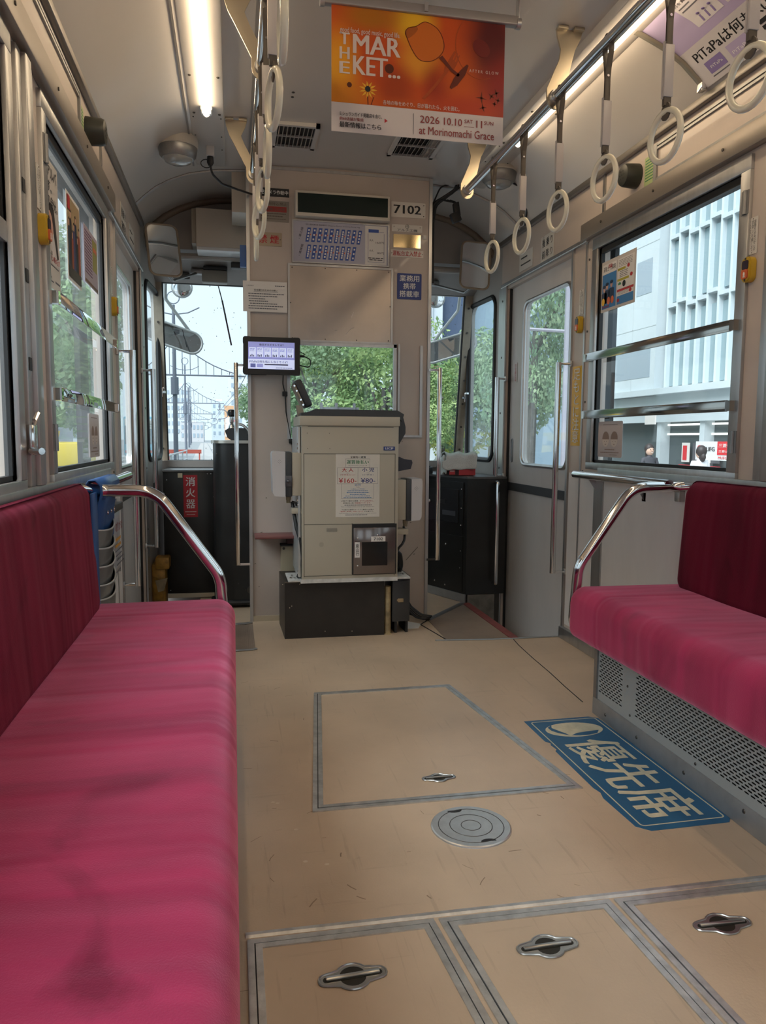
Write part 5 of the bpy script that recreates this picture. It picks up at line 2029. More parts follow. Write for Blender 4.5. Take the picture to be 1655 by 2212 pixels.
# ---- dome lamps
for x, y, lab in ((-.222, 3.53, 'umbrella-holder side'), (1.268, 3.56, 'priority-sign side')):
    z = ceil_z(x)
    t = thing('dome_lamp', 'unlit round ceiling lamp with glass lens on the %s before the cab' % lab, 'lamp', (x, y, z - .1), 'unlit dome lamps')
    b = B(); b.rings([((x, y, z + .03), .088), ((x, y, z - .022), .088), ((x, y, z - .026), .085)], 28)
    b.done('base', M('lamp_base_paint', lin=(.42, .39, .35), rough=.4), t)
    b = B(); b.rings([((x, y, z - .024), .083), ((x, y, z - .030), .084), ((x, y, z - .060), .078), ((x, y, z - .072), .066)], 28)
    b.done('rim', alu_dk, t)
    b = B(); b.rings([((x, y, z - .070), .064), ((x, y, z - .085), .055), ((x, y, z - .094), .03), ((x, y, z - .096), .004)], 24)
    b.done('lens', M('frosted_lens', lin=(.30, .31, .31), rough=.15, coat=.6), t, smooth=60)
# socket with plug
x, y = -.085, 3.60
z = ceil_z(x)
t = thing('power_socket', 'grey ceiling socket with black plug and curled cable', 'socket', (x, y, z - .05))
b = B(); b.box(x - .032, y - .03, z - .016, x + .032, y + .05, z + .01, .003)
b.done('plate', M('socket_grey', lin=(.22, .21, .19), rough=.4), t)
b = B(); b.box(x - .018, y - .02, z - .060, x + .018, y + .012, z - .014, .004)
b.done('adapter', lightgrey, t)
b = B(); b.rings([((x, y, z - .058), .014), ((x, y, z - .085), .016), ((x, y, z - .10), .008)], 10)
b.done('plug', black, t)
b = B()
b.tube(arc([(x, y, z - .098), (x + .006, y + .01, z - .13), (x + .05, y + .06, z - .155), (x + .12, y + .14, z - .15), (x + .19, y + .26, z - .13)], .04), .005, 7)
b.tube([(x - .018 + .024 * math.cos(a), y - .004, z - .092 + .018 * math.sin(a)) for a in np.linspace(.2, 5.9, 16)], .0022, 6)
b.done('lead', cablem, t)

# ---- curved ceiling advertisement on the priority-sign side
ARC = []
for i in range(41):
    x = 1.525 - (1.525 - 1.195) * i / 40
    ARC.append(Vector((x, 0, ceil_z(x))))
AL = [0]
for a, c in zip(ARC, ARC[1:]):
    AL.append(AL[-1] + (c - a).length)


def adp(u, v, n):
    """u metres towards the photographer, v metres up the curve from the cornice."""
    v = max(0, min(AL[-1] - 1e-6, v))
    i = max(k for k in range(len(AL)) if AL[k] <= v)
    i = min(i, 39)
    f = (v - AL[i]) / (AL[i + 1] - AL[i])
    p = ARC[i].lerp(ARC[i + 1], f)
    d = (ARC[i + 1] - ARC[i]).normalized()
    nr = Vector((d.z, 0, -d.x))
    if nr.z > 0: nr = -nr
    p = p + nr * (.004 + n)
    return (p.x, 2.30 - u, p.z)


AH, AW = AL[-1], 1.03


def ad_patch(u0, v0, u1, v1, n, mat, parent, name='print', nu=4):
    b = B()
    nv = max(2, int((v1 - v0) / AH * 24))
    b.grid(lambda a, c: adp(u0 + (u1 - u0) * a, v0 + (v1 - v0) * c, n), nu, nv)
    return b.done(name, mat, parent, smooth=60)


AD = thing('ceiling_advert', 'lilac card advertisement curving over the priority-sign side of the ceiling', 'advert', (1.4, 1.8, 2.1))
ad_patch(0, 0, AW, AH, 0, lilac, AD, 'sheet', 8)
ad_patch(0, 0, AW, AH * .36, .0006, M('advert_white', lin=(.56, .54, .56), rough=.4), AD, 'white_band', 8)
for k in range(6):
    u = .14 + k * .135
    ad_patch(u, AH * .44, u + .118, AH * .74, .0006, M('advert_panel_white', lin=(.62, .60, .63), rough=.4), AD, 'comic_panel')
    text(None, ('何を買った？', 'どこに行った？', '会ってから気づく', '財布がない', 'いつも満車', 'カードは？')[k], u + .008, AH * .69, u + .10, AH * .72, ink, AD, bold=.006, n=.0012, curve=adp)
    for j in range(2):
        ad_patch(u + .01, AH * (.655 - j * .035), u + .06 + .02 * ((k + j) % 2), AH * (.667 - j * .035), .001, inkgrey, AD, 'fine_print', 2)
    b = B()
    c0 = adp(u + .08, AH * .50, .001)
    for j in range(3):
        uu = u + .035 + j * .026
        b.tube([adp(uu, AH * .455, .001), adp(uu + .004, AH * .52, .001)], .0035, 5, flat=.0006)
        b.ball(adp(uu + .005, AH * .54, .001), .006, (1, 1, .4), 8, 5)
    b.done('figure_print', lilac_dk, AD, kind='stuff')
text(None, '毎日ドキドキしてる？', .10, AH * .80, .62, AH * .90, ink, AD, bold=.012, n=.0012, curve=adp)
text(None, 'PiTaPaは何も気にしなくてイイ!', .035, AH * .205, .70, AH * .315, ink, AD, bold=.012, n=.0012, curve=adp)
for u0, u1, mt in ((.05, .13, lilac_dk), (.155, .245, lilac)):
    ad_patch(u0, AH * .07, u1, AH * .18, .001, mt, AD, 'card_print')
text(None, 'PiTaPa', .165, AH * .09, .235, AH * .12, whiteink, AD, n=.0016, curve=adp)
text(None, 'PiTaPa', .065, AH * .11, .12, AH * .135, whiteink, AD, n=.0016, curve=adp)
for j in range(2):
    ad_patch(.30, AH * (.145 - j * .05), .60, AH * (.18 - j * .05), .001, ink, AD, 'strip')
ad_patch(.05, AH * .04, .13, AH * .05, .001, inkgrey, AD, 'fine_print', 2)
ad_patch(.16, AH * .04, .24, AH * .05, .001, inkgrey, AD, 'fine_print', 2)
frm = M('advert_frame', lin=(.30, .27, .22), rough=.4, metal=.5)
b = B(); b.grid(lambda a, c: adp(-.022 + .024 * a, AH * c, .003), 1, 24)
b.done('end_strip', frm, AD, smooth=60, solid=.003)
b = B(); b.grid(lambda a, c: adp(AW * a, AH - .016 + .018 * c, .003), 8, 1)
b.done('top_strip', frm, AD, smooth=60, solid=.003)
b = B()
p = Vector(adp(-.01, .012, .004))
b.box(p.x - .012, p.y - .014, p.z - .016, p.x + .006, p.y + .014, p.z + .012, .003)
b.done('clip', chrome, AD)

# ================================================================ WALL ITEMS
def side_sign(name, label, cat, side, y0, y1, z0, z1, mat, t=.002, r=0.0, x=None, group=None):
    """A sheet on a side wall; y0 is the far end for the priority-sign side, the near end for the umbrella-holder side."""
    if side > 0:
        X = (XR if x is None else x) - .001
        fr = F((X, max(y0, y1), z0), (0, -1, 0), (0, 0, 1))
    else:
        X = (XL if x is None else x) + .001
        fr = F((X, min(y0, y1), z0), (0, 1, 0), (0, 0, 1))
    w, h = abs(y1 - y0), z1 - z0
    return sign(name, label, cat, fr, w, h, mat, t, r, group=group), fr, w, h


SD = {-1: 'umbrella-holder side', 1: 'priority-sign side'}
spk_m = M('olive_black_speaker', lin=(.030, .032, .026), rough=.4)
for sg, X in ((-1, XL), (1, XR)):
    y, z = 2.775, 1.968
    t = thing('wall_speaker', 'dark olive drum speaker on the %s frieze' % SD[sg], 'speaker', (X, y, z - .04), 'frieze speakers')
    b = B()
    b.rings([((X, y, z), .046), ((X - sg * .050, y, z), .043), ((X - sg * .060, y, z), .039), ((X - sg * .063, y, z), .030)], 24)
    b.done('drum', spk_m, t)
    b = B()
    for k in range(7):
        a = 2 * PI * k / 6
        r_ = .016 if k < 6 else 0
        b.cyl((X - sg * .063, y + r_ * math.cos(a), z + r_ * math.sin(a)), (X - sg * .0636, y + r_ * math.cos(a), z + r_ * math.sin(a)), .0035, 8)
    b.done('sound_hole', ink, t, smooth=0, kind='stuff')
    S, fr, w, h = side_sign('green_slip', 'pale green printed slip beside the %s speaker' % SD[sg], 'label', sg, 2.715, 2.648, 1.907, 2.012, M('pale_green_slip', lin=(.36, .44, .20), rough=.5), t=.001)
    lines(fr, w, h, [(.1, .9, .86 - k * .1, .07) for k in range(8)], .001, greenink, S)
    # stop buttons with their plates
    for (y, lab) in ((3.213, 'beside the door'), (2.072, 'between the two windows')):
        z0, z1 = 1.428, 1.503
        t = thing('stop_button', 'yellow stop button with orange press pad on the %s, %s' % (SD[sg], lab), 'button', (X, y, z0), 'stop buttons')
        fr = F((X - sg * .001, y + sg * .021, z0), (0, -sg, 0), (0, 0, 1))
        b = B()
        b.prism([fr.p(u, v) for u, v in rrect(0, 0, .042, z1 - z0, .018, 5)], fr.n * .018)
        b.prism([fr.p(u, v, .018) for u, v in rrect(.003, .003, .039, z1 - z0 - .003, .016, 5)], fr.n * .004)
        b.done('body', yellow_pl, t)
        b = B()
        b.prism([fr.p(u, v, .020) for u, v in rrect(.007, .037, .035, .064, .006, 3)], fr.n * .004)
        b.done('dark_panel', M('dark_purple_panel', lin=(.03, .02, .035), rough=.3), t)
        b = B()
        b.prism([fr.p(u, v, .020) for u, v in rrect(.007, .010, .035, .037, .006, 3)], fr.n * .006)
        pd = b.done('press_pad', orange_pl, t)
        b = B()
        b.prism([fr.p(u, v, .026) for u, v in ell(.021, .024, .004, .006, 10)], fr.n * .0004)
        b.prism([fr.p(u, v, .026) for u, v in ((.016, .014), (.026, .014), (.024, .020), (.018, .020))], fr.n * .0004)
        b.done('pad_symbol', whiteink, pd, smooth=0, kind='stuff')
        b = B()
        for v in (.006, z1 - z0 - .006):
            b.cyl(fr.p(.021, v, .020), fr.p(.021, v, .0235), .0035, 8)
        b.done('screw', screw, t, kind='stuff')
        S, fr, w, h = side_sign('instruction_plate', 'narrow white plate with vertical lettering over the %s stop button %s' % (SD[sg], lab), 'plate', sg, y + .022, y - .020, 1.512, 1.62, white_pl)
        text(fr, 'お\n降\nり\nの\n方\nは\nこ\nの', w * .62, h * .08, w * .86, h * .92, ink, S, line=.9)
        text(fr, 'ボ\nタ\nン\nを\n押\nし\nて', w * .36, h * .08, w * .58, h * .92, ink, S, line=.9)
        text(fr, 'く\nだ\nさ\nい', w * .12, h * .40, w * .32, h * .92, ink, S, line=.9)
        dots(fr, w, h, ((.5, .04), (.5, .96)), .002, .002, screw, S)
    # plates above the door
    S, fr, w, h = side_sign('door_plate', 'white plate with two rows of black characters above the %s door' % SD[sg], 'plate', sg, 3.69, 3.535, 1.842, 1.966, white_pl, group='plates above the doors')
    text(fr, '後 乗 り', w * .10, h * .55, w * .90, h * .88, ink, S, bold=.012)
    text(fr, '前 降 り', w * .10, h * .10, w * .90, h * .43, ink, S, bold=.012)
    S, fr, w, h = side_sign('door_plate', 'small white plate with tiny print above the %s door, beside the cornice corner' % SD[sg], 'plate', sg, 3.985, 3.80, 1.856, 1.95, white_pl, group='plates above the doors')
    lines(fr, w, h, [(.12, .6, .66, .16), (.12, .85, .30, .16)], .002, ink, S)
    # door handrails
    for y, z0, z1, lab in ((3.30, .315, 1.305, 'rear edge'), (4.125, .36 if sg < 0 else .73, 1.30, 'front edge')):
        x = X - sg * .065
        b = B()
        b.tube([(x, y, z0), (x, y, z1)], .0135, 12)
        for zz in (z0 + .006, z1 - .006):
            b.tube([(x, y, zz), (X - sg * .005, y - (.005 if y < 4 else -.03), zz)], .006, 8)
        o = b.done('door_handrail', chrome, None, cat='handrail', group='upright door handrails', label='upright steel handrail at the %s of the %s door' % (lab, SD[sg]))
        b = B()
        for zz in (z0 + .006, z1 - .006):
            yy = y - (.005 if y < 4 else -.03)
            b.box(X, yy - .012, zz - .014, X - sg * .012, yy + .012, zz + .014, .003)
        b.done('bracket', alu, o, kind='stuff')
    S, fr, w, h = side_sign('door_sticker', 'thin white sticker with red lettering on the %s door edge' % SD[sg], 'sticker', sg, 4.085, 4.045, 1.268, 1.378, paper, t=.0008, x=X + sg * .024)
    text(fr, '手\nを\n挟\nむ\nな', w * .2, h * .06, w * .8, h * .94, redink, S, bold=.01, line=.9)
    # white paper sticker with two children in caps, on the glass
    S, fr, w, h = side_sign('glass_sticker', 'pale sticker of two drawn children in caps on the %s window glass' % SD[sg], 'sticker', sg, 3.033 if sg > 0 else 2.712, 2.826 if sg > 0 else 2.90, .876, 1.027, M('cream_sticker', lin=(.58, .54, .50) if sg > 0 else (.50, .42, .40), rough=.5), t=.0008, r=.008, x=X + sg * .011)
    capm = M('cap_brown_print', lin=(.26, .17, .13), rough=.6)
    skin_ = M('pale_skin_print', lin=(.62, .52, .45), rough=.6)
    for cu in (.33, .68):
        fpolys(fr, w, h, [ell(cu, .46, .135, .17, 20)], .0009, skin_, S, 'face_print')
        fpolys(fr, w, h, [ell(cu, .50, .14, .22, 16, 0, 0, PI)], .0012, capm, S, 'cap_print')
        fpolys(fr, w, h, [ell(cu - .05, .44, .010, .014, 8), ell(cu + .05, .44, .010, .014, 8), ell(cu, .36, .03, .010, 8)], .0014, capm, S, 'feature_print')['kind'] = 'stuff'
    lines(fr, w, h, [(.2, .8, .90, .03), (.3, .7, .20, .05), (.12, .88, .12, .05), (.5, .8, .06, .03)], .0010, capm, S)
# yellow foot warning
S, fr, w, h = side_sign('step_warning', 'tall yellow sticker with white characters warning to mind your step', 'sticker', 1, 3.283, 3.184, .921, 1.283, M('amber_sticker', lin=(.72, .42, .03), rough=.4), t=.001)
text(fr, '足\nも\nと\nに\n注\n意', w * .16, h * .04, w * .84, h * .97, whiteink, S, bold=.006, line=.95)

# leaflet on the priority-sign side window
S, fr, w, h = side_sign('window_leaflet', 'blue and white double page recruitment leaflet stuck inside the priority-sign side window', 'poster', 1, 3.054, 2.768, 1.49, 1.70, M('grey_leaflet_edge', lin=(.55, .50, .46), rough=.5), t=.001, x=XR + .010)
skyb = M('leaflet_blue', lin=(.05, .20, .45), rough=.4)
navy = M('leaflet_navy', lin=(.015, .03, .07), rough=.4)
flesh = M('flesh_print', lin=(.58, .33, .25), rough=.5)
frect(fr, w, h, [(.05, .06, .465, .93)], .001, skyb, S, 'cover')
frect(fr, w, h, [(.05, .74, .465, .93)], .0013, paper, S, 'cover_head')
text(fr, '運転士 大募集', w * .08, h * .79, w * .44, h * .89, ink, S, bold=.014, n=.0017)
text(fr, '体験', w * .22, h * .83, w * .34, h * .92, redink, S, bold=.014, n=.0021)
for cu, cv in ((.20, .30), (.33, .32), (.12, .26)):
    fpolys(fr, w, h, [rrect(cu - .075, .16, cu + .075, cv + .12, .03)], .0014, navy, S, 'uniform_print')
    fpolys(fr, w, h, [ell(cu, cv + .19, .034, .065, 14)], .0018, flesh, S, 'face_print')
    fpolys(fr, w, h, [ell(cu, cv + .235, .045, .035, 12)], .0022, navy, S, 'cap_print')
for cu, mt in ((.10, yel), (.26, orange_pl), (.37, orange_pl)):
    fpolys(fr, w, h, [ell(cu, .20, .045, .075, 16)], .0024, mt, S, 'round_badge')
text(fr, '採用説明会', w * .07, h * .075, w * .28, h * .12, redink, S, bold=.012, n=.0017)
frect(fr, w, h, [(.50, .06, .955, .93)], .001, paper, S, 'inner_page')
frect(fr, w, h, [(.50, .06, .955, .22)], .0013, skyb, S, 'foot_band')
frect(fr, w, h, [(.50, .30, .955, .345)], .0013, redink, S, 'red_band')
frect(fr, w, h, [(.50, .70, .72, .745), (.50, .50, .82, .545)], .0013, M('olive_gold_print', lin=(.40, .34, .03), rough=.5), S, 'gold_band')
lines(fr, w, h, [(.53, .90, .89 - k * .028, .014) for k in range(5)] + [(.56, .78, .67 - k * .033, .02) for k in range(4)] + [(.52, .85, .285 - k * .02, .01) for k in range(3)], .0013, ink, S)
for cu, cv in ((.80, .74), (.885, .555), (.87, .265), (.54, .14)):
    fpolys(fr, w, h, [ell(cu, cv, .036, .036, 14)], .0016, redink, S, 'round_badge')
fpolys(fr, w, h, [ell(.69, .43, .045, .06, 14)], .0014, ink, S, 'wheel_print')
fpolys(fr, w, h, [ell(.565, .43, .045, .05, 14, 0, 0, PI)], .0014, greenink, S, 'bag_print')

# posters on the umbrella-holder side window
S, fr, w, h = side_sign('window_poster', 'white poster of a woman in profile stuck on the umbrella-holder side window', 'poster', -1, 2.118, 2.335, 1.35, 1.69, M('off_white_poster', lin=(.56, .52, .48), rough=.5), t=.001, x=XL - .010)
for k, s in enumerate(('イーアルバ', 'で探す、', '未来の自分。')):
    text(fr, s, w * .08, h * (.86 - k * .115), w * (.90 if k != 1 else .62), h * (.955 - k * .115), ink, S, bold=.004)
hair = M('dark_hair_print', lin=(.03, .022, .02), rough=.5)
fpolys(fr, w, h, [[(.56, .20), (1.0, .20), (1.0, .34), (.88, .44), (.70, .46), (.60, .40)]], .001, M('white_blouse_print', lin=(.62, .58, .56), rough=.5), S, 'blouse_print')
fpolys(fr, w, h, [[(.42, .50), (.45, .46), (.44, .43), (.50, .41), (.58, .42), (.66, .45), (.70, .55), (.66, .62), (.50, .62), (.44, .57)]], .0013, flesh, S, 'face_print')
fpolys(fr, w, h, [[(.42, .60), (.48, .66), (.60, .67), (.72, .63), (.78, .54), (.84, .42), (.92, .28), (.84, .26), (.76, .36), (.70, .42), (.66, .50), (.60, .57), (.50, .60)]], .0016, hair, S, 'hair_print')
text(fr, 'お仕事探しは', w * .1, h * .26, w * .55, h * .295, ink, S, bold=.01)
text(fr, '七ノ街ジョブ', w * .50, h * .215, w * .95, h * .265, redink, S, bold=.014, n=.002)
lines(fr, w, h, [(.4, .9, .18, .02), (.1, .5, .08, .02), (.1, .6, .05, .02), (.7, .95, .06, .03)], .0012, inkgrey, S)
S, fr, w, h = side_sign('window_poster', 'colourful poster of a group of people in dark clothes, middle of the umbrella-holder side window', 'poster', -1, 2.445, 2.646, 1.42, 1.68, paper, t=.001, x=XL - .010)
frect(fr, w, h, [(.05, .04, .96, .96)], .001, M('poster_tan', lin=(.36, .26, .14), rough=.5), S, 'picture')
rq = random.Random(12)
for k in range(7):
    cu, cv = .14 + .12 * k, .62 + .12 * math.sin(k * 2.1)
    fpolys(fr, w, h, [rrect(cu - .07, .10, cu + .08, cv, .04)], .0012 + k * .0002, (navy, hair, M('poster_rust_robe', lin=(.30, .07, .03), rough=.5), M('poster_indigo', lin=(.06, .05, .14), rough=.5))[k % 4], S, 'clothes_print')
    fpolys(fr, w, h, [ell(cu, cv + .045, .035, .045, 12)], .0012 + k * .0002, flesh, S, 'face_print')
    fpolys(fr, w, h, [ell(cu, cv + .07, .04, .03, 10, 0, 0, PI)], .0014 + k * .0002, hair, S, 'hair_print')
frect(fr, w, h, [(.05, .04, .96, .16)], .0028, M('poster_dark_brown', lin=(.05, .04, .03), rough=.5), S, 'foot_band')
frect(fr, w, h, [(.05, .80, .22, .96)], .0028, redink, S, 'title_block')
S, fr, w, h = side_sign('window_poster', 'crowded timetable style poster beside the door end of the umbrella-holder side window', 'poster', -1, 2.71, 2.962, 1.465, 1.655, M('poster_mauve', lin=(.40, .34, .40), rough=.5), t=.001, x=XL - .010)
frect(fr, w, h, [(.62, .35, .95, .92)], .001, M('poster_olive', lin=(.30, .28, .08), rough=.5), S, 'photo_block')
frect(fr, w, h, [(.66, .70, .92, .78)], .0014, orange_pl, S, 'orange_band')
lines(fr, w, h, [(.06, .56, .90 - k * .055, .04) for k in range(14)], .0012, M('poster_plum', lin=(.16, .06, .14), rough=.5), S)
frect(fr, w, h, [(.03, .02, .97, .07)], .0012, M('poster_brown', lin=(.16, .08, .05), rough=.5), S, 'foot_band')

# ---- umbrella pockets over the umbrella-holder side ledge rail
t = thing('umbrella_holder', 'blue hanging holder with clear grey pockets on the ledge rail behind the bench arm rail', 'holder', (-.40, 2.52, .1))
blue_c = M('blue_vinyl_cloth', lin=(.020, .085, .26), rough=.42)
b = B()
xr = XL + .062
pts = [(xr - .026, .70), (xr - .024, .80), (xr - .012, .818), (xr + .008, .818), (xr + .021, .803), (xr + .023, .78), (xr + .004, .72), (XL + .034, .10)]
for (xa, za), (xb, zb) in zip(pts, pts[1:]):
    b.bm.faces.new([b.bm.verts.new(p) for p in ((xa, 2.335, za), (xa, 2.70, za), (xb, 2.70, zb), (xb, 2.335, zb))])
bmesh.ops.remove_doubles(b.bm, verts=b.bm.verts, dist=1e-5)
b.done('backing', blue_c, t, solid=.004, smooth=40)
b = B(); b.box(xr + .004, 2.26, .10, xr + .012, 2.335, .785, .002); b.box(xr - .03, 2.37, .76, xr + .030, 2.44, .80, .002)
b.done('side_strap', blue_c, t)
b = B(); b.box(xr + .0255, 2.58, .745, xr + .027, 2.68, .790)
b.done('white_tag', paper, t, smooth=0)
pock = M('smoky_vinyl', lin=(.17, .165, .155), rough=.28, coat=.3)
for k in range(5):
    zt = .655 - k * .057 if k < 4 else .44
    zb = .10 if k == 4 else zt - .10
    y0, y1 = 2.335, 2.705
    b = B()
    b.grid(lambda a, c, zt=zt, zb=zb: (XL + .044 + (.030 * math.sin(PI * a) ** .7 + .010) * (1 - .55 * c) * (1 if a not in (0, 1) else .2),
                                       y0 + (y1 - y0) * a, zt - (zt - zb) * c + .018 * (abs(a - .5) * 2) ** 2 * (1 - c)), 14, 6)
    pk = b.done('pocket', pock, t, smooth=60)
    b = B()
    b.tube([(XL + .044 + .030 * math.sin(PI * a) ** .7 + .010, y0 + (y1 - y0) * a, zt + .018 * (abs(a - .5) * 2) ** 2) for a in np.linspace(0.02, .98, 15)], .0028, 6)
    b.done('piping', M('white_piping', lin=(.55, .55, .53), rough=.4), pk, smooth=60)
b = B()
for y in (2.53, 2.60, 2.66):
    b.tube([(xr + .010, y + .006 * math.cos(a), .705 + .006 * math.sin(a)) for a in np.linspace(0, 2 * PI, 10, endpoint=False)], .0018, 5, closed=True)
b.done('eyelet', chrome, t, kind='stuff')
# plastic bag of leaflets
t = thing('leaflet_bag', 'clear plastic bag of printed leaflets hanging behind the umbrella holder', 'bag', (XL + .03, 2.98, .42))
b = B()
b.grid(lambda a, c: (XL + .018 + .016 * math.sin(PI * a), 2.79 + .33 * a, .67 - .25 * c + .012 * a - .01 * math.sin(a * 9) * c), 10, 6)
b.done('sheet', M('leaflet_white', lin=(.60, .59, .62), rough=.3, coat=.5), t, solid=.008, smooth=60)
fr = F((XL + .045, 2.80, .43), (0, 1, 0), (0, 0, 1))
text(fr, 'のりかた', .04, .17, .20, .205, darkred, t, bold=.01)
for v0, mt in ((.135, M('orange_brush', lin=(.60, .28, .03), rough=.5)), (.112, M('orange_brush'))):
    b = B(); fbox(b, fr, .04, v0, .17, v0 + .010, 0, .001)
    b.done('orange_band', mt, t, smooth=0)
lines(fr, .3, .22, [(.12, .7, .44, .05), (.12, .6, .36, .05), (.2, .75, .28, .05), (.2, .8, .2, .04), (.1, .5, .09, .06)], .001, inkgrey, t)
b = B(); b.box(XL + .004, 2.80, .672, XL + .05, 3.02, .70, .004)
b.done('hanging_clip', M('dark_brown_clip', lin=(.06, .05, .04), rough=.5), t)

# ================================================================ CAB
# rear-view mirrors
for sg, c, wd, ht, yaw, tilt, roll, lab in ((-1, (-.345, 4.20, 1.925), .163, .285, .30, -.26, -.03, 'umbrella-holder side'), (1, (1.372, 4.22, 1.938), .165, .285, -.12, -.26, .08, 'priority-sign side')):
    R = Matrix.Rotation(yaw, 3, 'Z') @ Matrix.Rotation(tilt, 3, 'X')
    u = R @ (Matrix.Rotation(roll, 3, 'Y') @ Vector((1, 0, 0)))
    v = R @ (Matrix.Rotation(roll, 3, 'Y') @ Vector((0, 0, 1)))
    fr = F(Vector(c) - u * wd / 2 - v * ht / 2, u, v)
    t = thing('cab_mirror', 'rounded rectangular driver mirror with brown rim on the %s of the cab' % lab, 'mirror', c, 'cab mirrors')
    o = rrect(0, 0, wd, ht, .035, 6)
    b = B(); b.prism([fr.p(*p, -.014) for p in o], fr.n * .012)
    b.done('backing', M('mirror_back_brown', lin=(.18, .14, .10), rough=.45), t)
    b = B(); b.prism([fr.p(*p, -.002) for p in rrect(.005, .005, wd - .005, ht - .005, .031, 6)], fr.n * .002)
    b.done('glass', mirror_m, t, smooth=0)
    b = B(); b.tube([fr.p(*p, -.002) for p in o], .0065, 8, closed=True)
    b.done('rim', M('mirror_rim_brown', lin=(.28, .22, .16), rough=.4), t, smooth=60)
    b = B()
    p = fr.p(wd * .5, ht * .1, -.015)
    b.tube(arc([p, p + Vector((.03 * -sg, .08, -.03)), (c[0] - sg * .16, 4.60, 1.90)], .03), .007, 8)
    b.box(c[0] - sg * .16 - .045, 4.56, 1.885, c[0] - sg * .16 + .045, 4.61, 1.915, .008)
    b.done('bracket', alu_dk, t)

cabp = M('cab_box_beige', lin=(.48, .42, .35), rough=.4)
t = thing('overhead_cab_box', 'beige box with pale underside hanging in the cab above the windscreen', 'box', (-.04, 4.4, 1.96))
b = B(); b.box(-.180, 4.25, 1.965, .30, 4.42, 2.165, .003)
b.done('housing', cabp, t)
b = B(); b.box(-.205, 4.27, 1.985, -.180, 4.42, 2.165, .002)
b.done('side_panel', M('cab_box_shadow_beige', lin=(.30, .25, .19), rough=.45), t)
b = B(); b.box(-.178, 4.25, 1.948, .30, 4.42, 1.965, .001)
b.done('pale_underside', M('pale_plastic', lin=(.62, .62, .62), rough=.3), t)
b = B(); b.box(.008, 3.95, 2.07, .30, 4.2, 2.30, .002)
tag(b.done('upper_cab_box', cabp), 'tall beige box up under the ceiling beside the partition on the umbrella-holder side', 'box')
b = B(); b.box(-.165, 4.53, 1.835, -.02, 4.60, 1.905, .008)
v_ = b.done('visor_box', M('grey_beige_box', lin=(.24, .22, .19), rough=.45), None, cat='box', label='small beige blind box above the umbrella-holder side windscreen')
b = B(); b.box(-.155, 4.52, 1.905, -.02, 4.60, 1.925, .003)
b.done('top_cap', black, v_)
b = B(); b.box(-.33, 4.60, 1.86, -.235, 4.63, 1.90, .008)
tag(b.done('wiper_motor_cover', M('dark_cover', lin=(.05, .048, .045), rough=.4)), 'small dark cover on the header beside the umbrella-holder side mirror', 'cover')
b = B(); b.box(.0, 4.40, 1.895, .10, 4.46, 1.925, .003)
tag(b.done('small_black_unit', black), 'small black unit under the beige overhead cab box', 'unit')
b = B(); b.box(.045, 3.90, 1.795, .095, 3.93, 1.90, .002)
tag(b.done('blue_sheet', M('blue_sheet', lin=(.06, .14, .36), rough=.5)), 'blue sheet edge showing behind the partition above the paper notice', 'sheet')
b = B(); b.box(1.045, 4.38, 1.93, 1.115, 4.415, 2.14, .003)
tag(b.done('grey_panel_box', M('grey_panel_box', lin=(.33, .31, .28), rough=.45)), 'tall grey box on the cab header beside the black cables', 'box')
b = B(); b.box(1.06, 4.56, 1.85, 1.15, 4.62, 1.93, .01)
tag(b.done('header_cover', M('grey_beige_box')), 'beige cover on the header behind the priority-sign side partition edge', 'cover')

# black cable loom at the priority-sign side edge of the partition
t = thing('cable_loom', 'thick black cable loom running up the priority-sign side edge of the partition', 'cable', (1.04, 3.93, 1.7))
b = B()
rq = random.Random(2)
for k in range(7):
    dx, dy = rq.uniform(-.013, .013), rq.uniform(-.012, .012)
    zb = 1.76 + rq.uniform(0, .10)
    b.tube(arc([(1.034 + dx, 3.935 + dy, zb), (1.036 + dx * .7, 3.935 + dy, 1.95), (1.032 + dx, 3.935 + dy, 2.08), (1.045 + dx, 3.935 + dy, 2.17), (1.10 + dx, 3.92 + dy, 2.205 + dx * .5), (1.16 + dx, 3.90 + dy, 2.245 + dx), (1.185 + dx * 1.5, 3.90 + dy, 2.285)], .06, 5), .0085, 6)
b.done('loom', cablem, t, smooth=60)
b = B()
b.tube(arc([(1.04, 3.93, 2.17), (1.08, 3.93, 2.26), (1.18, 3.92, 2.285), (1.30, 3.9, 2.245)], .05), .004, 6)
b.tube(arc([(1.335, 3.6, 2.20), (1.42, 3.66, 2.195), (1.49, 3.75, 2.13), (1.52, 3.85, 2.07)], .05), .005, 6)
b.done('lead', cablem, t, smooth=60, kind='stuff')
b = B()
for k in range(5):
    b.tube(arc([(1.06 + k * .016, 3.90, 2.185), (1.12 + k * .008, 3.88, 2.17), (1.155, 3.87, 2.165 - k * .008), (1.165, 3.87, 2.13)], .02, 3), .0035, 5)
b.done('wire', cablem, t, smooth=60, kind='stuff')
b = B()
b.obox((1.135, 3.86, 2.06), (.045, 0, .020), (0, .03, 0), (-.02, 0, .045), .004)
b.obox((1.143, 3.862, 2.09), (.030, 0, .012), (0, .026, 0), (-.012, 0, .07), .004)
b.done('connector', black, t, kind='stuff')

# partition handrails
for sg, x0, x1 in ((-1, .018, .078), (1, 1.068, 1.008)):
    b = B()
    b.box(x0 - .011, YP - .03, .298, x0 + .011, YP - .012, 1.318, .004)
    for z in (.302, 1.304):
        b.box(min(x0, x1), YP - .024, z - .004, max(x0, x1), YP - .016, z + .008)
    tag(b.done('partition_handrail', chrome), 'flat upright handrail on the %s edge of the partition' % SD[sg], 'handrail', 'partition handrails')

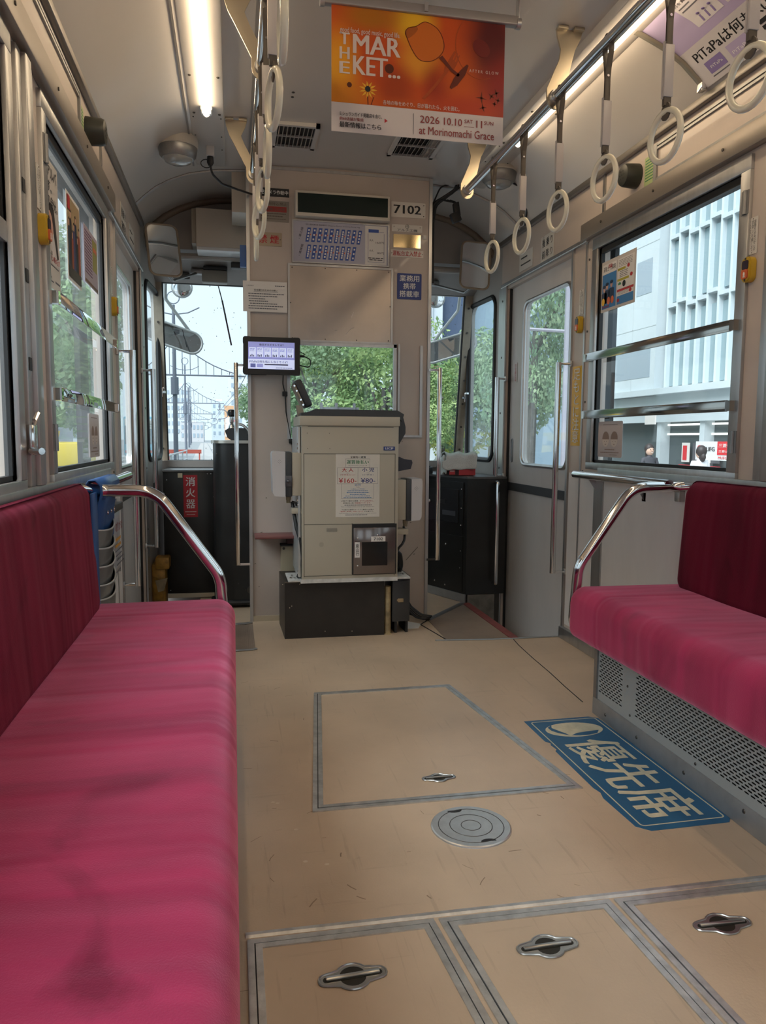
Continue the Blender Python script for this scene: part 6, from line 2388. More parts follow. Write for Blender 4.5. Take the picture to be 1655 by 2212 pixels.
# black cabinets, umbrella-holder side
t = thing('cab_cabinet', 'low black cab cabinet with the red fire extinguisher sign', 'cabinet', (-.25, 4.7, 0))
b = B(); b.box(-.402, 4.50, .03, -.115, 4.895, .752, .003)
b.done('body', darkpan, t)
b = B(); b.box(-.405, 4.495, .745, -.115, 4.895, .757, .002)
b.done('top', M('worn_dark_top', lin=(.10, .10, .10), rough=.35, noise=.3, nscale=10), t)
b = B(); b.box(-.385, 4.492, .005, -.12, 4.50, .030)
b.done('foot_strip', M('cream_metal'), t, smooth=0)
b = B()
for x, z in ((-.13, .735), (-.15, .735), (-.115, .60), (-.115, .40), (-.37, .05), (-.38, .70)):
    b.ball((x, 4.498, z), .0035, (1, .5, 1), 6, 4)
b.done('screw', alu, t, kind='stuff')
b = B(); b.cyl((-.40, 4.49, .62), (-.40, 4.475, .62), .010, 10)
b.done('knob', chrome, t)
S, fr, w, h = psign('extinguisher_sign', 'red vertical sign with white characters for the fire extinguisher', 'sign', [(396, 1026), (427, 1026), (427, 1117), (397, 1117)], M('sign_red', lin=(.42, .02, .03), rough=.4), y=4.499)
for k, ch in enumerate('消火器'):
    text(fr, ch, w * .18, h * (.74 - k * .265), w * .82, h * (.95 - k * .265), whiteink, S, bold=.01)
lines(fr, w, h, [(.1, .9, .12, .03), (.2, .8, .06, .02)], .002, whiteink, S)
S, fr, w, h = psign('cream_tag', 'tiny cream tag beside the fire extinguisher sign', 'tag', [(384, 1022), (394, 1022), (394, 1032), (384, 1032)], M('cream_tag', lin=(.55, .48, .34), rough=.5), y=4.499)
t = thing('controller_stand', 'tall black curved controller stand with pale rim in the cab', 'cabinet', (.02, 4.4, 0))
pl = [(-.112, 4.34), (-.110, 4.28), (-.095, 4.235), (-.06, 4.205), (0, 4.20), (.30, 4.20), (.30, 4.60), (-.112, 4.60)]
b = B(); b.prism([(x, y, .012) for x, y in pl], (0, 0, .905))
b.done('body', darkpan, t, smooth=50)
b = B(); b.prism([(x - .010 if x < .2 else x, y - .010 if y < 4.5 else y, .915) for x, y in pl], (0, 0, .016))
b.done('top_rim', M('pale_metal_rim', lin=(.55, .53, .48), rough=.3, metal=.7), t, smooth=50)
b = B(); b.tube([(x - .006 if x < .2 else x, y - .006 if y < 4.5 else y, .03) for x, y in pl[:6]], .014, 8)
b.done('foot_ring', black, t)
b = B()
for x, y, z in ((-.09, 4.225, .855), (.03, 4.198, .855), (.06, 4.198, .10), (.02, 4.198, .135)):
    b.ball((x, y, z), .004, (1, .6, 1), 8, 5)
b.cyl((.085, 4.20, .10), (.085, 4.185, .10), .02, 12)
b.done('bolt', screw, t, kind='stuff')
# controller on the stand
t = thing('drive_controller', 'drive controller with black knob and steel arm on the tall stand', 'controller', (.04, 4.35, .931))
b = B()
b.prism([(-.045, 4.27, .985), (-.03, 4.27, .945), (-.01, 4.27, .931), (.14, 4.27, .931), (.14, 4.27, .985), (.09, 4.27, 1.0), (-.02, 4.27, 1.0)], (0, .16, 0))
b.done('body', charcoal, t)
b = B()
b.rings([((-.006, 4.30, .995), .022), ((-.006, 4.30, 1.01), .018), ((-.006, 4.30, 1.025), .010), ((-.006, 4.30, 1.035), .013), ((-.006, 4.30, 1.065), .012)], 14)
b.done('post', chrome, t)
b = B(); b.rings([((-.006, 4.30, 1.062), .012), ((-.006, 4.30, 1.070), .022), ((-.006, 4.30, 1.088), .024), ((-.006, 4.30, 1.100), .018), ((-.006, 4.30, 1.104), .006)], 16)
b.done('knob', blackgl, t)
b = B()
b.tube(arc([(.012, 4.29, 1.022), (.05, 4.28, 1.02), (.085, 4.27, .99), (.098, 4.265, .935)], .04, 6), .012, 10, flat=.008)
b.done('arm', alu, t, smooth=60)
# chipped ochre lever box on the floor
t = thing('lever_box', 'chipped ochre metal lever box low in the cab corner beside the door', 'box', (-.43, 4.42, 0))
och = M('chipped_ochre', lin=(.30, .16, .025), rough=.5, noise=.55, nscale=18)
b = B()
b.box(-.462, 4.36, -.06, -.385, 4.5, .23, .012)
b.box(-.44, 4.345, .20, -.362, 4.46, .27, .010)
b.prism([(-.45, 4.35, .02), (-.40, 4.33, .04), (-.385, 4.34, .13), (-.45, 4.35, .16)], (0, .02, 0))
b.done('body', och, t)
b = B(); b.prism([(-.44, 4.335, .14), (-.372, 4.33, .155), (-.392, 4.325, .085), (-.425, 4.33, .075)], (0, .012, 0))
b.done('flap', M('scuffed_cream_flap', lin=(.30, .24, .15), rough=.5, noise=.3, nscale=20), t)

# black cabinet, priority-sign side
t = thing('door_cabinet', 'black cab cabinet with hinged doors beside the priority-sign side door', 'cabinet', (1.35, 4.4, 0))
A0, A1, A2 = Vector((1.00, 4.50, 0)), Vector((1.155, 4.472, 0)), Vector((1.312, 4.102, 0))
A3 = Vector((1.545, 4.102, 0))
top = .722
b = B(); b.prism([(A1.x, A1.y, .05), (A2.x, A2.y, .05), (A3.x, A3.y, .05), (1.505, 4.855, .05), (1.0, 4.855, .05), (1.0, 4.50, .05)], (0, 0, top - .05))
b.done('body', darkpan, t, smooth=0)
b = B(); b.prism([(A1.x - .004, A1.y - .006, top), (A2.x - .004, A2.y - .006, top), (A3.x, A3.y - .006, top), (1.505, 4.855, top), (.99, 4.855, top), (.99, 4.49, top)], (0, 0, .012))
b.done('top', M('worn_dark_top'), t, smooth=0)
fr = F(A1, A2 - A1, (0, 0, 1))
L = (A2 - A1).length
b = B(); fbox(b, fr, .02, .40, L - .03, .70, .0, .006)
fbox(b, fr, .02, .06, L - .03, .385, .0, .004)
b.done('panel', darkpan, t, smooth=0)
b = B(); fbox(b, fr, .05, .46, L - .07, .655, .006, .011)
dr = b.done('door', M('dark_cabinet_door', lin=(.028, .029, .032), rough=.25), t, smooth=0)
b = B(); fbox(b, fr, .19, .50, .31, .528, .011, .0125)
b.done('slot', M('slot_grey', lin=(.08, .085, .10), rough=.3), dr, smooth=0)
b = B(); fbox(b, fr, .15, .565, .22, .59, .011, .012)
b.done('name_plate', M('dull_plate', lin=(.06, .06, .062), rough=.3, metal=.6), dr, smooth=0)
b = B(); b.ball(fr.p(.075, .575, .02), .012, seg=10, ring=7); b.ball(fr.p(.045, .57, .02), .009, seg=10, ring=7)
b.done('knob', chrome, t, kind='stuff')
b = B()
for u, v in ((.13, .33), (.22, .325), (.12, .09), (.22, .08), (L - .045, .66), (L - .045, .55), (L - .045, .45), (L - .045, .30), (L - .05, .2), (.02, .3)):
    b.ball(fr.p(u, v, .006), .006 if u < .3 else .003, (1, 1, 1), 8, 5)
b.done('bolt', chrome, t, kind='stuff')
b = B(); fbox(b, fr, -.0, .002, L, .05, 0, .008)
b.done('foot_strip', M('kick_plate_metal'), t, smooth=0)
b = B(); b.obox((A0.x, A1.y - .012, .0), (A1.x - A0.x, 0, 0), (0, .006, 0), (0, 0, .045))
b.done('foot_strip', M('cream_metal'), t, smooth=0)
b = B(); b.box(A2.x + .01, A2.y - .006, -.10, A3.x - .06, A2.y + .1, .048)
b.done('side_foot_plate', M('scuffed_grey_plate', lin=(.20, .19, .17), rough=.45, metal=.4, noise=.3, nscale=16), t, smooth=0)
b = B()
b.tube(arc([(1.475, 4.10, .705), (1.475, 4.05, .705), (1.475, 4.05, .115), (1.475, 4.10, .115)], .01, 3), .011, 10, flat=.008)
b.done('grab_handle', chrome, t)
# tissue box under a white towel
t = thing('tissue_box', 'red tissue box under the white towel on the black cabinet', 'box', (1.31, 4.26, .734))
b = B(); b.box(1.225, 4.19, .736, 1.385, 4.33, .835, .002)
b.done('carton', M('dark_carton', lin=(.04, .012, .014), rough=.45), t)
b = B(); b.box(1.285, 4.187, .738, 1.385, 4.190, .80)
b.done('red_face', redink, t, smooth=0)
b = B(); b.box(1.228, 4.187, .742, 1.262, 4.190, .80)
fc = b.done('red_panel', redink, t, smooth=0)
lines(F((1.229, 4.187, .745), (1, 0, 0), (0, 0, 1)), .032, .05, [(.1, .9, .7, .2), (.1, .9, .3, .2)], .0004, whiteink, fc)
b = B()


def towel(a, c):
    # draped from behind over the box and down its face
    x = 1.212 + .185 * a + .012 * math.sin(c * 5)
    s = c * .36
    if s < .10:
        y, z = 4.345, .75 + s
    elif s < .26:
        y, z = 4.345 - (s - .10), .850 + .012 * math.sin((s - .10) / .16 * PI)
    else:
        y, z = 4.180 - .006 * math.sin(a * 8), .848 - (s - .26) * (.62 + .25 * math.sin(a * 3.2) + .10 * math.sin(a * 9))
    z += .006 * math.sin(a * 13 + c * 4)
    return (x - (.02 if s > .3 else 0) * (1 - a), y + .005 * math.sin(a * 11), z + .004)


b.grid(towel, 26, 30)
tw = b.done('towel', M('white_terry', lin=(.66, .64, .61), rough=.9, bump=.6, bscale=300, sheen=.2), None, cat='towel', label='white towel draped over the tissue box on the black cabinet', smooth=80, solid=.006)
b = B()
b.grid(lambda a, c: (1.207 - .008 * math.sin(c * 6), 4.20 + .13 * a, .845 - .10 * c + .01 * math.sin(a * 7)), 8, 8)
b.done('side_fold', M('white_terry'), tw, smooth=80, solid=.006)
b = B(); b.box(1.00, 4.45, .735, 1.20, 4.62, .775, .003); b.box(1.0, 4.47, .775, 1.19, 4.60, .785, .002)
tag(b.done('black_tray', M('tray_grey_black', lin=(.03, .032, .035), rough=.3)), 'flat dark tray on the black cabinet under the priority-sign side windscreen', 'tray')
t = thing('bubble_pouch', 'pink bubble wrap pouch hanging in front of the black cabinet panel', 'pouch', (1.1, 4.47, .34))
b = B()
b.box(1.03, 4.452, .36, 1.142, 4.468, .56, .006)
b.done('bubble_sheet', M('pink_bubble_wrap', lin=(.40, .13, .30), rough=.2, bump=.9, bscale=90, coat=.6), t)
b = B(); b.box(1.02, 4.456, .335, 1.15, 4.466, .60, .004)
b.done('clear_sleeve', M('clear_pinkish_film', lin=(.40, .34, .36), rough=.2, coat=.6), t)

# ---- wipers and outside mirrors
b = B()
b.tube([(-.085, 4.80, 1.90), (-.06, 4.80, 1.80), (-.035, 4.80, 1.69)], .0035, 6)
b.tube([(-.055, 4.795, 1.78), (-.003, 4.86, 1.52)], .0050, 6, flat=.003)
tag(b.done('wiper', black), 'black windscreen wiper outside the umbrella-holder side windscreen', 'wiper', 'windscreen wipers')
b = B()
b.tube([(.93, 4.95, .99), (1.0, 4.94, 1.075), (1.02, 4.94, 1.08)], .006, 6)
b.tube([(.96, 4.96, .98), (1.04, 4.95, 1.07)], .006, 6)
tag(b.done('wiper', black), 'black wiper arm outside the middle windscreen, seen through the partition', 'wiper', 'windscreen wipers')
em = M('outer_mirror_shell', lin=(.30, .33, .33), rough=.4)
for sg, c, ang, lab in ((-1, (-.385, 5.25, 1.615), -.30, 'umbrella-holder side'), (1, (1.53, 5.28, 1.60), .30, 'priority-sign side')):
    u, v = Vector((math.cos(ang), sg * -.25, math.sin(ang))).normalized(), Vector((-math.sin(ang), .16, math.cos(ang))).normalized()
    v = (v - u * v.dot(u)).normalized()
    fr = F(Vector(c), u, v)
    t = thing('outside_mirror', 'long rounded outside mirror hung before the %s windscreen' % lab, 'mirror', c, 'outside mirrors')
    o = rrect(-.20, -.072, .20, .072, .071, 8)
    b = B(); b.prism([fr.p(*p, -.02) for p in o], fr.n * .018)
    b.done('shell', em, t)
    b = B(); b.prism([fr.p(*p, -.002) for p in rrect(-.193, -.065, .193, .065, .064, 8)], fr.n * .002)
    b.done('glass', mirror_m, t, smooth=0)
    b = B(); b.tube([fr.p(*p, -.002) for p in o], .008, 8, closed=True)
    b.done('rim', em, t, smooth=60)
    b = B()
    b.tube(arc([fr.p(-.12 * -sg * -1, .06, -.02), (c[0] + sg * .04, 5.2, 1.85), (c[0] + sg * .02, 5.05, 2.05)], .05), .011, 8)
    b.done('stay', em, t)
for x, lab in ((-.318, 'umbrella-holder side'), (1.405, 'priority-sign side')):
    t = thing('convex_mirror', 'small round convex mirror at the windscreen top on the %s' % lab, 'mirror', (x, 5.2, 1.86), 'outside convex mirrors')
    z = 1.925 if x < 0 else 1.93
    b = B(); b.ball((x, 5.2, z), .062, (1, .25, 1), 20, 10)
    b.done('dome', M('convex_chrome', lin=(.75, .78, .80), rough=.05, metal=1), t, smooth=80)
    b = B(); b.tube([(x + .064 * math.cos(a), 5.205, z + .064 * math.sin(a)) for a in np.linspace(0, 2 * PI, 24, endpoint=False)], .006, 6, closed=True)
    b.tube([(x, 5.21, z + .06), (x, 5.12, z + .2)], .008, 6)
    b.done('rim', em, t)

# ================================================================ STREET OUTSIDE
GZ = -0.90
SD_ = Vector((-.0371, 1, 0)).normalized()
SN_ = Vector((SD_.y, -SD_.x, 0))


def SL(lat, dist, z=GZ):
    p = SD_ * dist + SN_ * lat
    return Vector((p.x, p.y, z))


asph = M('wet_asphalt', lin=(.22, .23, .24), rough=.45, noise=.15, nscale=.6)
b = B(); b.box(-160, -60, GZ - .1, 160, 420, GZ)
b.done('street', asph, kind='structure', label='wet grey street around the tram', smooth=0)
b = B(); b.box(6.5, -40, GZ, 14.2, 48, GZ + .14); b.box(-30, -40, GZ, -7.5, 70, GZ + .14)
b.done('sidewalk', M('pale_paving', lin=(.42, .42, .41), rough=.7, noise=.12, nscale=2), kind='structure', label='pale sidewalks along both sides of the street', smooth=0)
rail_m = M('tram_rail_steel', lin=(.25, .24, .23), rough=.3, metal=.7)
b = B(); q0, q1 = SL(-1.2, 8), SL(2.1, 8)
b.poly([SL(-.9, 8, GZ + .01), SL(1.9, 8, GZ + .01), SL(1.9, 230, GZ + .01), SL(-.9, 230, GZ + .01)])
tb = b.done('track_bed', M('track_bed_paving', lin=(.36, .35, .34), rough=.6, noise=.2, nscale=1.5), kind='structure', label='paved tram track bed running ahead', smooth=0)
for lat in (-.05, 1.0):
    b = B(); b.obox(SL(lat - .05, 8, GZ + .01), SN_ * .10, SD_ * 220, (0, 0, .02))
    b.done('rail', rail_m, tb, smooth=0)

# ---- poles with lamp rings, span arms and wires
pole_m = M('bluish_grey_pole', lin=(.14, .16, .20), rough=.5)
for k, (dist, lat) in enumerate(((50, -1.74), (91, -2.02), (133, -2.45), (176, -2.9), (220, -3.4))):
    base = SL(lat, dist)
    t = thing('catenary_pole', 'slim street pole with a lamp ring and span arm, %s from the tram' % ('first', 'second', 'third', 'fourth', 'fifth')[k], 'pole', base, 'catenary poles ahead')
    zt = 10.1
    b = B(); b.rings([(base, .16), (base + Vector((0, 0, 4.5)), .14), (base + Vector((0, 0, 4.52)), .25), (base + Vector((0, 0, 5.6)), .25), (base + Vector((0, 0, 5.62)), .13), (base + Vector((0, 0, zt - GZ - .9)), .10)], 10)
    b.done('shaft', pole_m, t)
    top = Vector((base.x, base.y, zt))
    b = B(); b.tube([top + Vector((.38 * math.cos(a), 0, .38 * math.sin(a) - .45)) for a in np.linspace(0, 2 * PI, 16, endpoint=False)], .035, 6, closed=True)
    b.done('lamp_ring', pole_m, t)
    b = B()
    b.tube([top + Vector((-1.6, 0, -1.0)), top + Vector((-.9, 0, -1.35)), top + Vector((0, 0, -1.5)), top + Vector((.9, 0, -1.35)), top + Vector((1.6, 0, -1.0))], .045, 6)
    b.done('lamp_arm', pole_m, t)
    b = B()
    z = 4.85
    b.tube([Vector((base.x - 2.4, base.y, z)), Vector((base.x + 4.4, base.y, z))], .06, 6)
    b.done('span_beam', pole_m, t)
    b = B()
    for s, e in ((1, 3.9), (-1, -2.4)):
        p0, p1 = Vector((base.x, base.y, 7.2)), Vector((base.x + e, base.y, z + .12))
        pts = [p0.lerp(p1, i / 8) - Vector((0, 0, .35 * math.sin(PI * i / 8))) for i in range(9)]
        b.tube(pts, .035, 5)
        for i in range(1, 8):
            b.tube([pts[i], Vector((pts[i].x, pts[i].y, z))], .022, 4)
    b.done('stay_wire', pole_m, t, kind='stuff')
    b = B()
    c = Vector((base.x + 3.9, base.y, z))
    b.tube([c, c + Vector((0, 0, -.7)), c + Vector((-.2, 0, -.8))], .06, 5)
    b.tube(arc([c + Vector((-.25, 0, -.75)), c + Vector((.7, 0, -.75)), c + Vector((1.0, 0, -1.6)), c + Vector((-.2, 0, -1.9))], .5), .05, 5)
    b.done('wire_bracket', pole_m, t)
for lat, lab in ((2.35, 'nearer the poles'), (2.75, 'farther from the poles')):
    b = B()
    b.tube([SL(lat, 6, 5.2), SL(lat * .97, 50, 4.1), SL(lat * .9, 91, 4.3), SL(lat * .8, 220, 4.5)], .022, 5)
    tag(b.done('overhead_wire', pole_m), 'overhead tram wire running ahead, the one %s' % lab, 'wire', 'overhead wires')
b = B(); b.cyl(SL(-2.0, 42), SL(-2.0, 42, 14), .09, 8)
tag(b.done('street_mast', M('bare_mast', lin=(.22, .22, .22), rough=.5)), 'bare grey mast just beside the first catenary pole', 'pole')

# ---- far buildings ahead
haze_mix = lambda c, k: tuple(v * (1 - k) + s * k for v, s in zip(c, (.60, .72, .80)))  # mixes pale distance haze into the colours of far buildings
wglass = M('far_window_blue', lin=haze_mix((.10, .14, .20), .45), rough=.3)


def block(label, c0, wx, wy, h, col, nx, nz, win=True, z0=GZ, sx=.55, sz=.5, group=None):
    t = thing('city_building', label, 'building', (c0.x + wx / 2, c0.y + wy / 2, z0), group)
    b = B(); b.box(c0.x, c0.y, z0, c0.x + wx, c0.y + wy, z0 + h)
    b.box(c0.x + wx * .3, c0.y + wy * .3, z0 + h, c0.x + wx * .7, c0.y + wy * .7, z0 + h * 1.06)
    b.done('walls', M('far_wall_' + name_of(label), lin=col, rough=.7), t, smooth=0)
    if win:
        proto = None
        for i in range(nx):
            for j in range(nz):
                x = c0.x + wx * (i + .5) / nx
                z = z0 + h * (.12 + .84 * (j + .5) / nz)
                if proto is None:
                    b = B()
                    b.box(x - wx / nx * sx / 2, c0.y - .10, z - h / nz * .42 * sz, x + wx / nx * sx / 2, c0.y + .05, z + h / nz * .42 * sz)
                    proto = b.done('window', wglass, t, smooth=0)
                    px_, pz_ = x, z
                else:
                    o = proto.copy()
                    COL.objects.link(o)
                    o.parent = t
                    o.location = (x - px_, 0, z - pz_)
    return t


def name_of(label):
    return '_'.join(w for w in label.lower().split()[:4])


block('tall white tower block with a column of windows far ahead by the track', SL(9.6, 300), 9, 9, 28, haze_mix((.60, .62, .64), .4), 3, 7, sx=.3)
block('lower white office block far ahead beside the white tower', SL(3.4, 330), 6.5, 9, 17, haze_mix((.55, .58, .62), .45), 3, 5, sx=.4)
block('pale beige hotel block far ahead behind the catenary poles', SL(-14, 300), 9, 10, 21, haze_mix((.52, .50, .48), .4), 5, 6)
block('grey office building on the umbrella-holder side far ahead', SL(-20, 95), 6.0, 12, 10.5, haze_mix((.42, .45, .47), .3), 4, 5)
block('small pale blue shop building on the umbrella-holder side', SL(-17, 72), 3.5, 10, 5.5, haze_mix((.20, .36, .55), .25), 3, 2)
block('long low shop block far ahead at the end of the street', SL(-8, 280), 8, 10, 7, haze_mix((.48, .42, .40), .35), 6, 2)
b = B(); b.box(SL(5.3, 200).x, SL(5.3, 200).y, GZ, SL(5.3, 200).x + 2.4, SL(5.3, 200).y + .6, 9)
bn = b.done('banner_tower', M('orange_banner', lin=(.62, .36, .20), rough=.6), None, cat='banner', label='orange and white advertising tower far ahead by the track', smooth=0)
b = B(); p = SL(5.3, 200); b.box(p.x + .2, p.y - .1, 1, p.x + 2.2, p.y, 6)
b.done('white_band', paper, bn, smooth=0)
b = B(); p = SL(7.9, 180)
b.cyl(p, p + Vector((0, 0, 6)), .12, 6)
sg_ = b.done('signal_post', pole_m, None, cat='signal', label='traffic signal with red light far ahead')
b = B(); b.box(p.x - 1.2, p.y - .2, 4.4, p.x + .3, p.y, 5.0); b.done('signal_head', M('signal_grey', lin=(.3, .32, .33), rough=.5), sg_, smooth=0)
b = B(); b.ball((p.x - .9, p.y - .22, 4.7), .26, (1, .4, 1)); b.done('red_light', M('signal_red', lin=(.9, .05, .08), emit=1.2), sg_)
# tram stop ahead on the left: oval sign, barrier, blue tram
p = SL(-2.1, 34)
t = thing('stop_sign', 'white oval tram stop sign on a thin post ahead', 'sign', p)
b = B(); b.cyl(p, p + Vector((0, 0, 2.55)), .04, 6); b.done('post', pole_m, t)
b = B(); b.prism([(p.x + a, p.y - .03, 1.44 + c) for a, c in rrect(-.34, -.17, .34, .17, .16, 5)], (0, .05, 0)); b.done('board', paper, t)
lines(F((p.x - .34, p.y - .032, 1.27), (1, 0, 0), (0, 0, 1)), .68, .34, [(.2, .8, .55, .2), (.25, .75, .3, .1)], .001, inkgrey, t)
t = thing('blue_tram', 'pale blue and white tram waiting ahead behind the poles', 'tram', SL(-5.2, 62))
p = SL(-5.0, 62)
b = B(); b.box(p.x - 1.1, p.y, GZ + .3, p.x + 1.1, p.y + 11, 2.5, .12); b.done('body', M('tram_blue', lin=(.10, .42, .58), rough=.4), t)
b = B(); b.box(p.x - 1.0, p.y - .06, .35, p.x + 1.0, p.y + .05, 1.75); b.done('windscreen', M('dark_glass_far', lin=(.10, .14, .17), rough=.2), t, smooth=0)
b = B(); b.box(p.x - 1.0, p.y - .05, 1.8, p.x + 1.0, p.y + .05, 2.3); b.done('white_head', paper, t, smooth=0)
b = B(); b.box(p.x - 1.0, p.y - .05, -.35, p.x + 1.0, p.y + .05, -.15); b.done('red_band', redink, t, smooth=0)
t = thing('platform_barrier', 'pale railing of the tram stop platform ahead', 'railing', SL(-1.2, 40))
for d in (30, 34, 38, 42, 46):
    b = B(); q = SL(-1.55 + (d - 30) * .035, d); b.cyl(q, q + Vector((0, 0, 1.05)), .04, 6); b.done('post', M('pale_rail_paint', lin=(.60, .63, .66), rough=.4), t)
for z in (.55, 1.05):
    b = B(); b.tube([SL(-1.55, 30, GZ + z), SL(-.99, 46, GZ + z)], .04, 6); b.done('bar', M('pale_rail_paint'), t)
b = B(); b.box(SL(-1.6, 60).x - 1.2, 60, GZ + .55, SL(-1.6, 60).x + 1.4, 60.1, GZ + .85); b.box(SL(-1.6, 60).x - 1.1, 60, GZ, SL(-1.6, 60).x - 1.0, 60.1, GZ + .6); b.box(SL(-1.6, 60).x + 1.2, 60, GZ, SL(-1.6, 60).x + 1.3, 60.1, GZ + .6)
tag(b.done('red_barrier', M('red_barrier', lin=(.48, .10, .07), rough=.5), smooth=0), 'low red barrier at the tram stop ahead', 'barrier')

# ---- trees
rng = np.random.default_rng(5)


def leaf_mesh(name, n, blobs, size, seed):
    """Leaf clumps: small bent quads scattered over the shells of overlapping blobs."""
    r = np.random.default_rng(seed)
    bl = np.array(blobs, float)
    wt = bl[:, 3] ** 2
    k = r.choice(len(bl), n, p=wt / wt.sum())
    d = r.normal(size=(n, 3)); d /= np.linalg.norm(d, axis=1)[:, None]
    rad = bl[k, 3] * (.72 + .32 * r.random(n) ** .6)
    c = bl[k, :3] + d * rad[:, None] * np.array([1, 1, .82])
    nrm = d + r.normal(scale=.55, size=(n, 3)) + np.array([0, 0, .35]); nrm /= np.linalg.norm(nrm, axis=1)[:, None]
    t1 = np.cross(nrm, r.normal(size=(n, 3))); t1 /= np.linalg.norm(t1, axis=1)[:, None]
    t2 = np.cross(nrm, t1)
    s = (size * (.6 + .8 * r.random(n)))[:, None]
    v = np.stack([c - t1 * s, c + t2 * s * .55, c + t1 * s, c - t2 * s * .55], 1).reshape(-1, 3)
    me = bpy.data.meshes.new(name)
    me.vertices.add(4 * n); me.vertices.foreach_set('co', v.reshape(-1))
    me.loops.add(4 * n); me.loops.foreach_set('vertex_index', np.arange(4 * n))
    me.polygons.add(n); me.polygons.foreach_set('loop_start', np.arange(0, 4 * n, 4)); me.polygons.foreach_set('loop_total', np.full(n, 4))
    me.update(calc_edges=True)
    return me


def leaf_mat(name, c0, c1, nscale=1.3):
    m = bpy.data.materials.new(name)
    m.use_nodes = True
    nt = m.node_tree
    nt.nodes.remove(nt.nodes['Principled BSDF'])
    tc = nt.nodes.new('ShaderNodeTexCoord')
    n = nt.nodes.new('ShaderNodeTexNoise'); n.inputs['Scale'].default_value = nscale; n.inputs['Detail'].default_value = 5
    nt.links.new(tc.outputs['Object'], n.inputs['Vector'])
    r = nt.nodes.new('ShaderNodeValToRGB')
    r.color_ramp.elements[0].position = .35; r.color_ramp.elements[0].color = (*c0, 1)
    r.color_ramp.elements[1].position = .66; r.color_ramp.elements[1].color = (*c1, 1)
    nt.links.new(n.outputs['Fac'], r.inputs['Fac'])
    df = nt.nodes.new('ShaderNodeBsdfDiffuse'); tl = nt.nodes.new('ShaderNodeBsdfTranslucent')
    nt.links.new(r.outputs['Color'], df.inputs['Color']); nt.links.new(r.outputs['Color'], tl.inputs['Color'])
    mx = nt.nodes.new('ShaderNodeMixShader'); mx.inputs['Fac'].default_value = .4
    nt.links.new(df.outputs[0], mx.inputs[1]); nt.links.new(tl.outputs[0], mx.inputs[2])
    nt.links.new(mx.outputs[0], nt.nodes['Material Output'].inputs['Surface'])
    MATS[name] = m
    return m


lf_a = leaf_mat('leaves_mid_green', (.15, .27, .12), (.50, .62, .28))
lf_b = leaf_mat('leaves_blue_green', (.18, .29, .18), (.44, .56, .34))
lf_c = leaf_mat('leaves_yellow_green', (.36, .44, .10), (.72, .72, .26))
lf_r = leaf_mat('leaves_reddish', (.40, .22, .18), (.55, .48, .36), 4)
bark = M('grey_bark', lin=(.09, .085, .075), rough=.9, noise=.3, nscale=6, bump=.6, bscale=30)


def blobs_for(seed, n, R, H):
    r = random.Random(seed)
    out = [(0, 0, 0, R * .62)]
    for _ in range(n):
        a, e = r.uniform(0, 2 * PI), r.uniform(-.8, 1)
        out.append((R * .62 * math.cos(a) * math.cos(e), R * .62 * math.sin(a) * math.cos(e), H * .5 * math.sin(e), R * r.uniform(.28, .46)))
    return out


TREE_ME = [leaf_mesh('leaves', 9000, blobs_for(11 + k, 16, 3.4, 5.6), .13, 40 + k) for k in range(3)]
FINE_ME = [leaf_mesh('leaves', 12000, blobs_for(31 + k, 18, 3.0, 5.2), .085, 60 + k) for k in range(2)]


def tree(label, x, y, zc, s, mat, me, rot=0, trunk=.16, group='street trees', sz=1.0):
    t = thing('street_tree', label, 'tree', (x, y, GZ), group)
    b = B()
    b.rings([((x, y, GZ), trunk * 1.35), ((x, y, GZ + .5), trunk), ((x + .05, y, (zc + GZ) * .5), trunk * .85), ((x + .1, y, zc), trunk * .5)], 9)
    r = random.Random(int(x * 10 + y))
    for _ in range(5):
        a = r.uniform(0, 2 * PI)
        b.tube([(x + .05, y, zc - 1.2 * s), (x + .8 * s * math.cos(a), y + .8 * s * math.sin(a), zc), (x + 1.6 * s * math.cos(a), y + 1.6 * s * math.sin(a), zc + 1.0 * s)], trunk * .3, 6)
    b.done('trunk', bark, t)
    m2 = me
    if not m2.materials:
        m2.materials.append(mat)
    o = bpy.data.objects.new('leaves', m2)
    COL.objects.link(o)
    o.parent = t
    o.location = (0, 0, zc - GZ)
    o.scale = (s, s, s * sz)
    o.rotation_euler = (0, 0, rot)
    o['kind'] = 'stuff'
    o.material_slots[0].link = 'OBJECT'
    o.material_slots[0].material = mat
    return t


# seen through the partition window
tree('broad mid green tree filling the partition window, its umbrella-holder side half', 3.2, 31, 3.2, .95, lf_b, FINE_ME[0], .3)
tree('leafy tree with yellowing leaves filling the partition window, its priority-sign side half', 5.7, 29, 3.0, 1.02, lf_a, FINE_ME[1], 1.2)
tree('tall tree behind the two that fill the partition window', 5.0, 37, 5.0, 1.15, lf_a, TREE_ME[2], 2.0)
tree('low bushy tree under the trees of the partition window', 7.1, 27.5, 1.9, .55, lf_a, FINE_ME[0], 2.6)
tree('dark green tree just clear of the partition, beyond the controller stand', 2.3, 46, 2.0, .72, lf_b, TREE_ME[1], .9, sz=1.15)
# seen through the priority-sign side door and cab window
tree('leafy street tree with grey trunk outside the priority-sign side door', 8.85, 21.6, 4.2, .62, lf_b, FINE_ME[1], .4, trunk=.17, sz=1.75)
tree('yellow green young tree outside the priority-sign side windscreen', 9.6, 34, 1.9, .62, lf_c, FINE_ME[0], 1.0, trunk=.10, sz=1.2)
tree('blue green street tree outside the priority-sign side cab window', 10.2, 29, 2.6, .80, lf_b, TREE_ME[0], 1.7, trunk=.13)
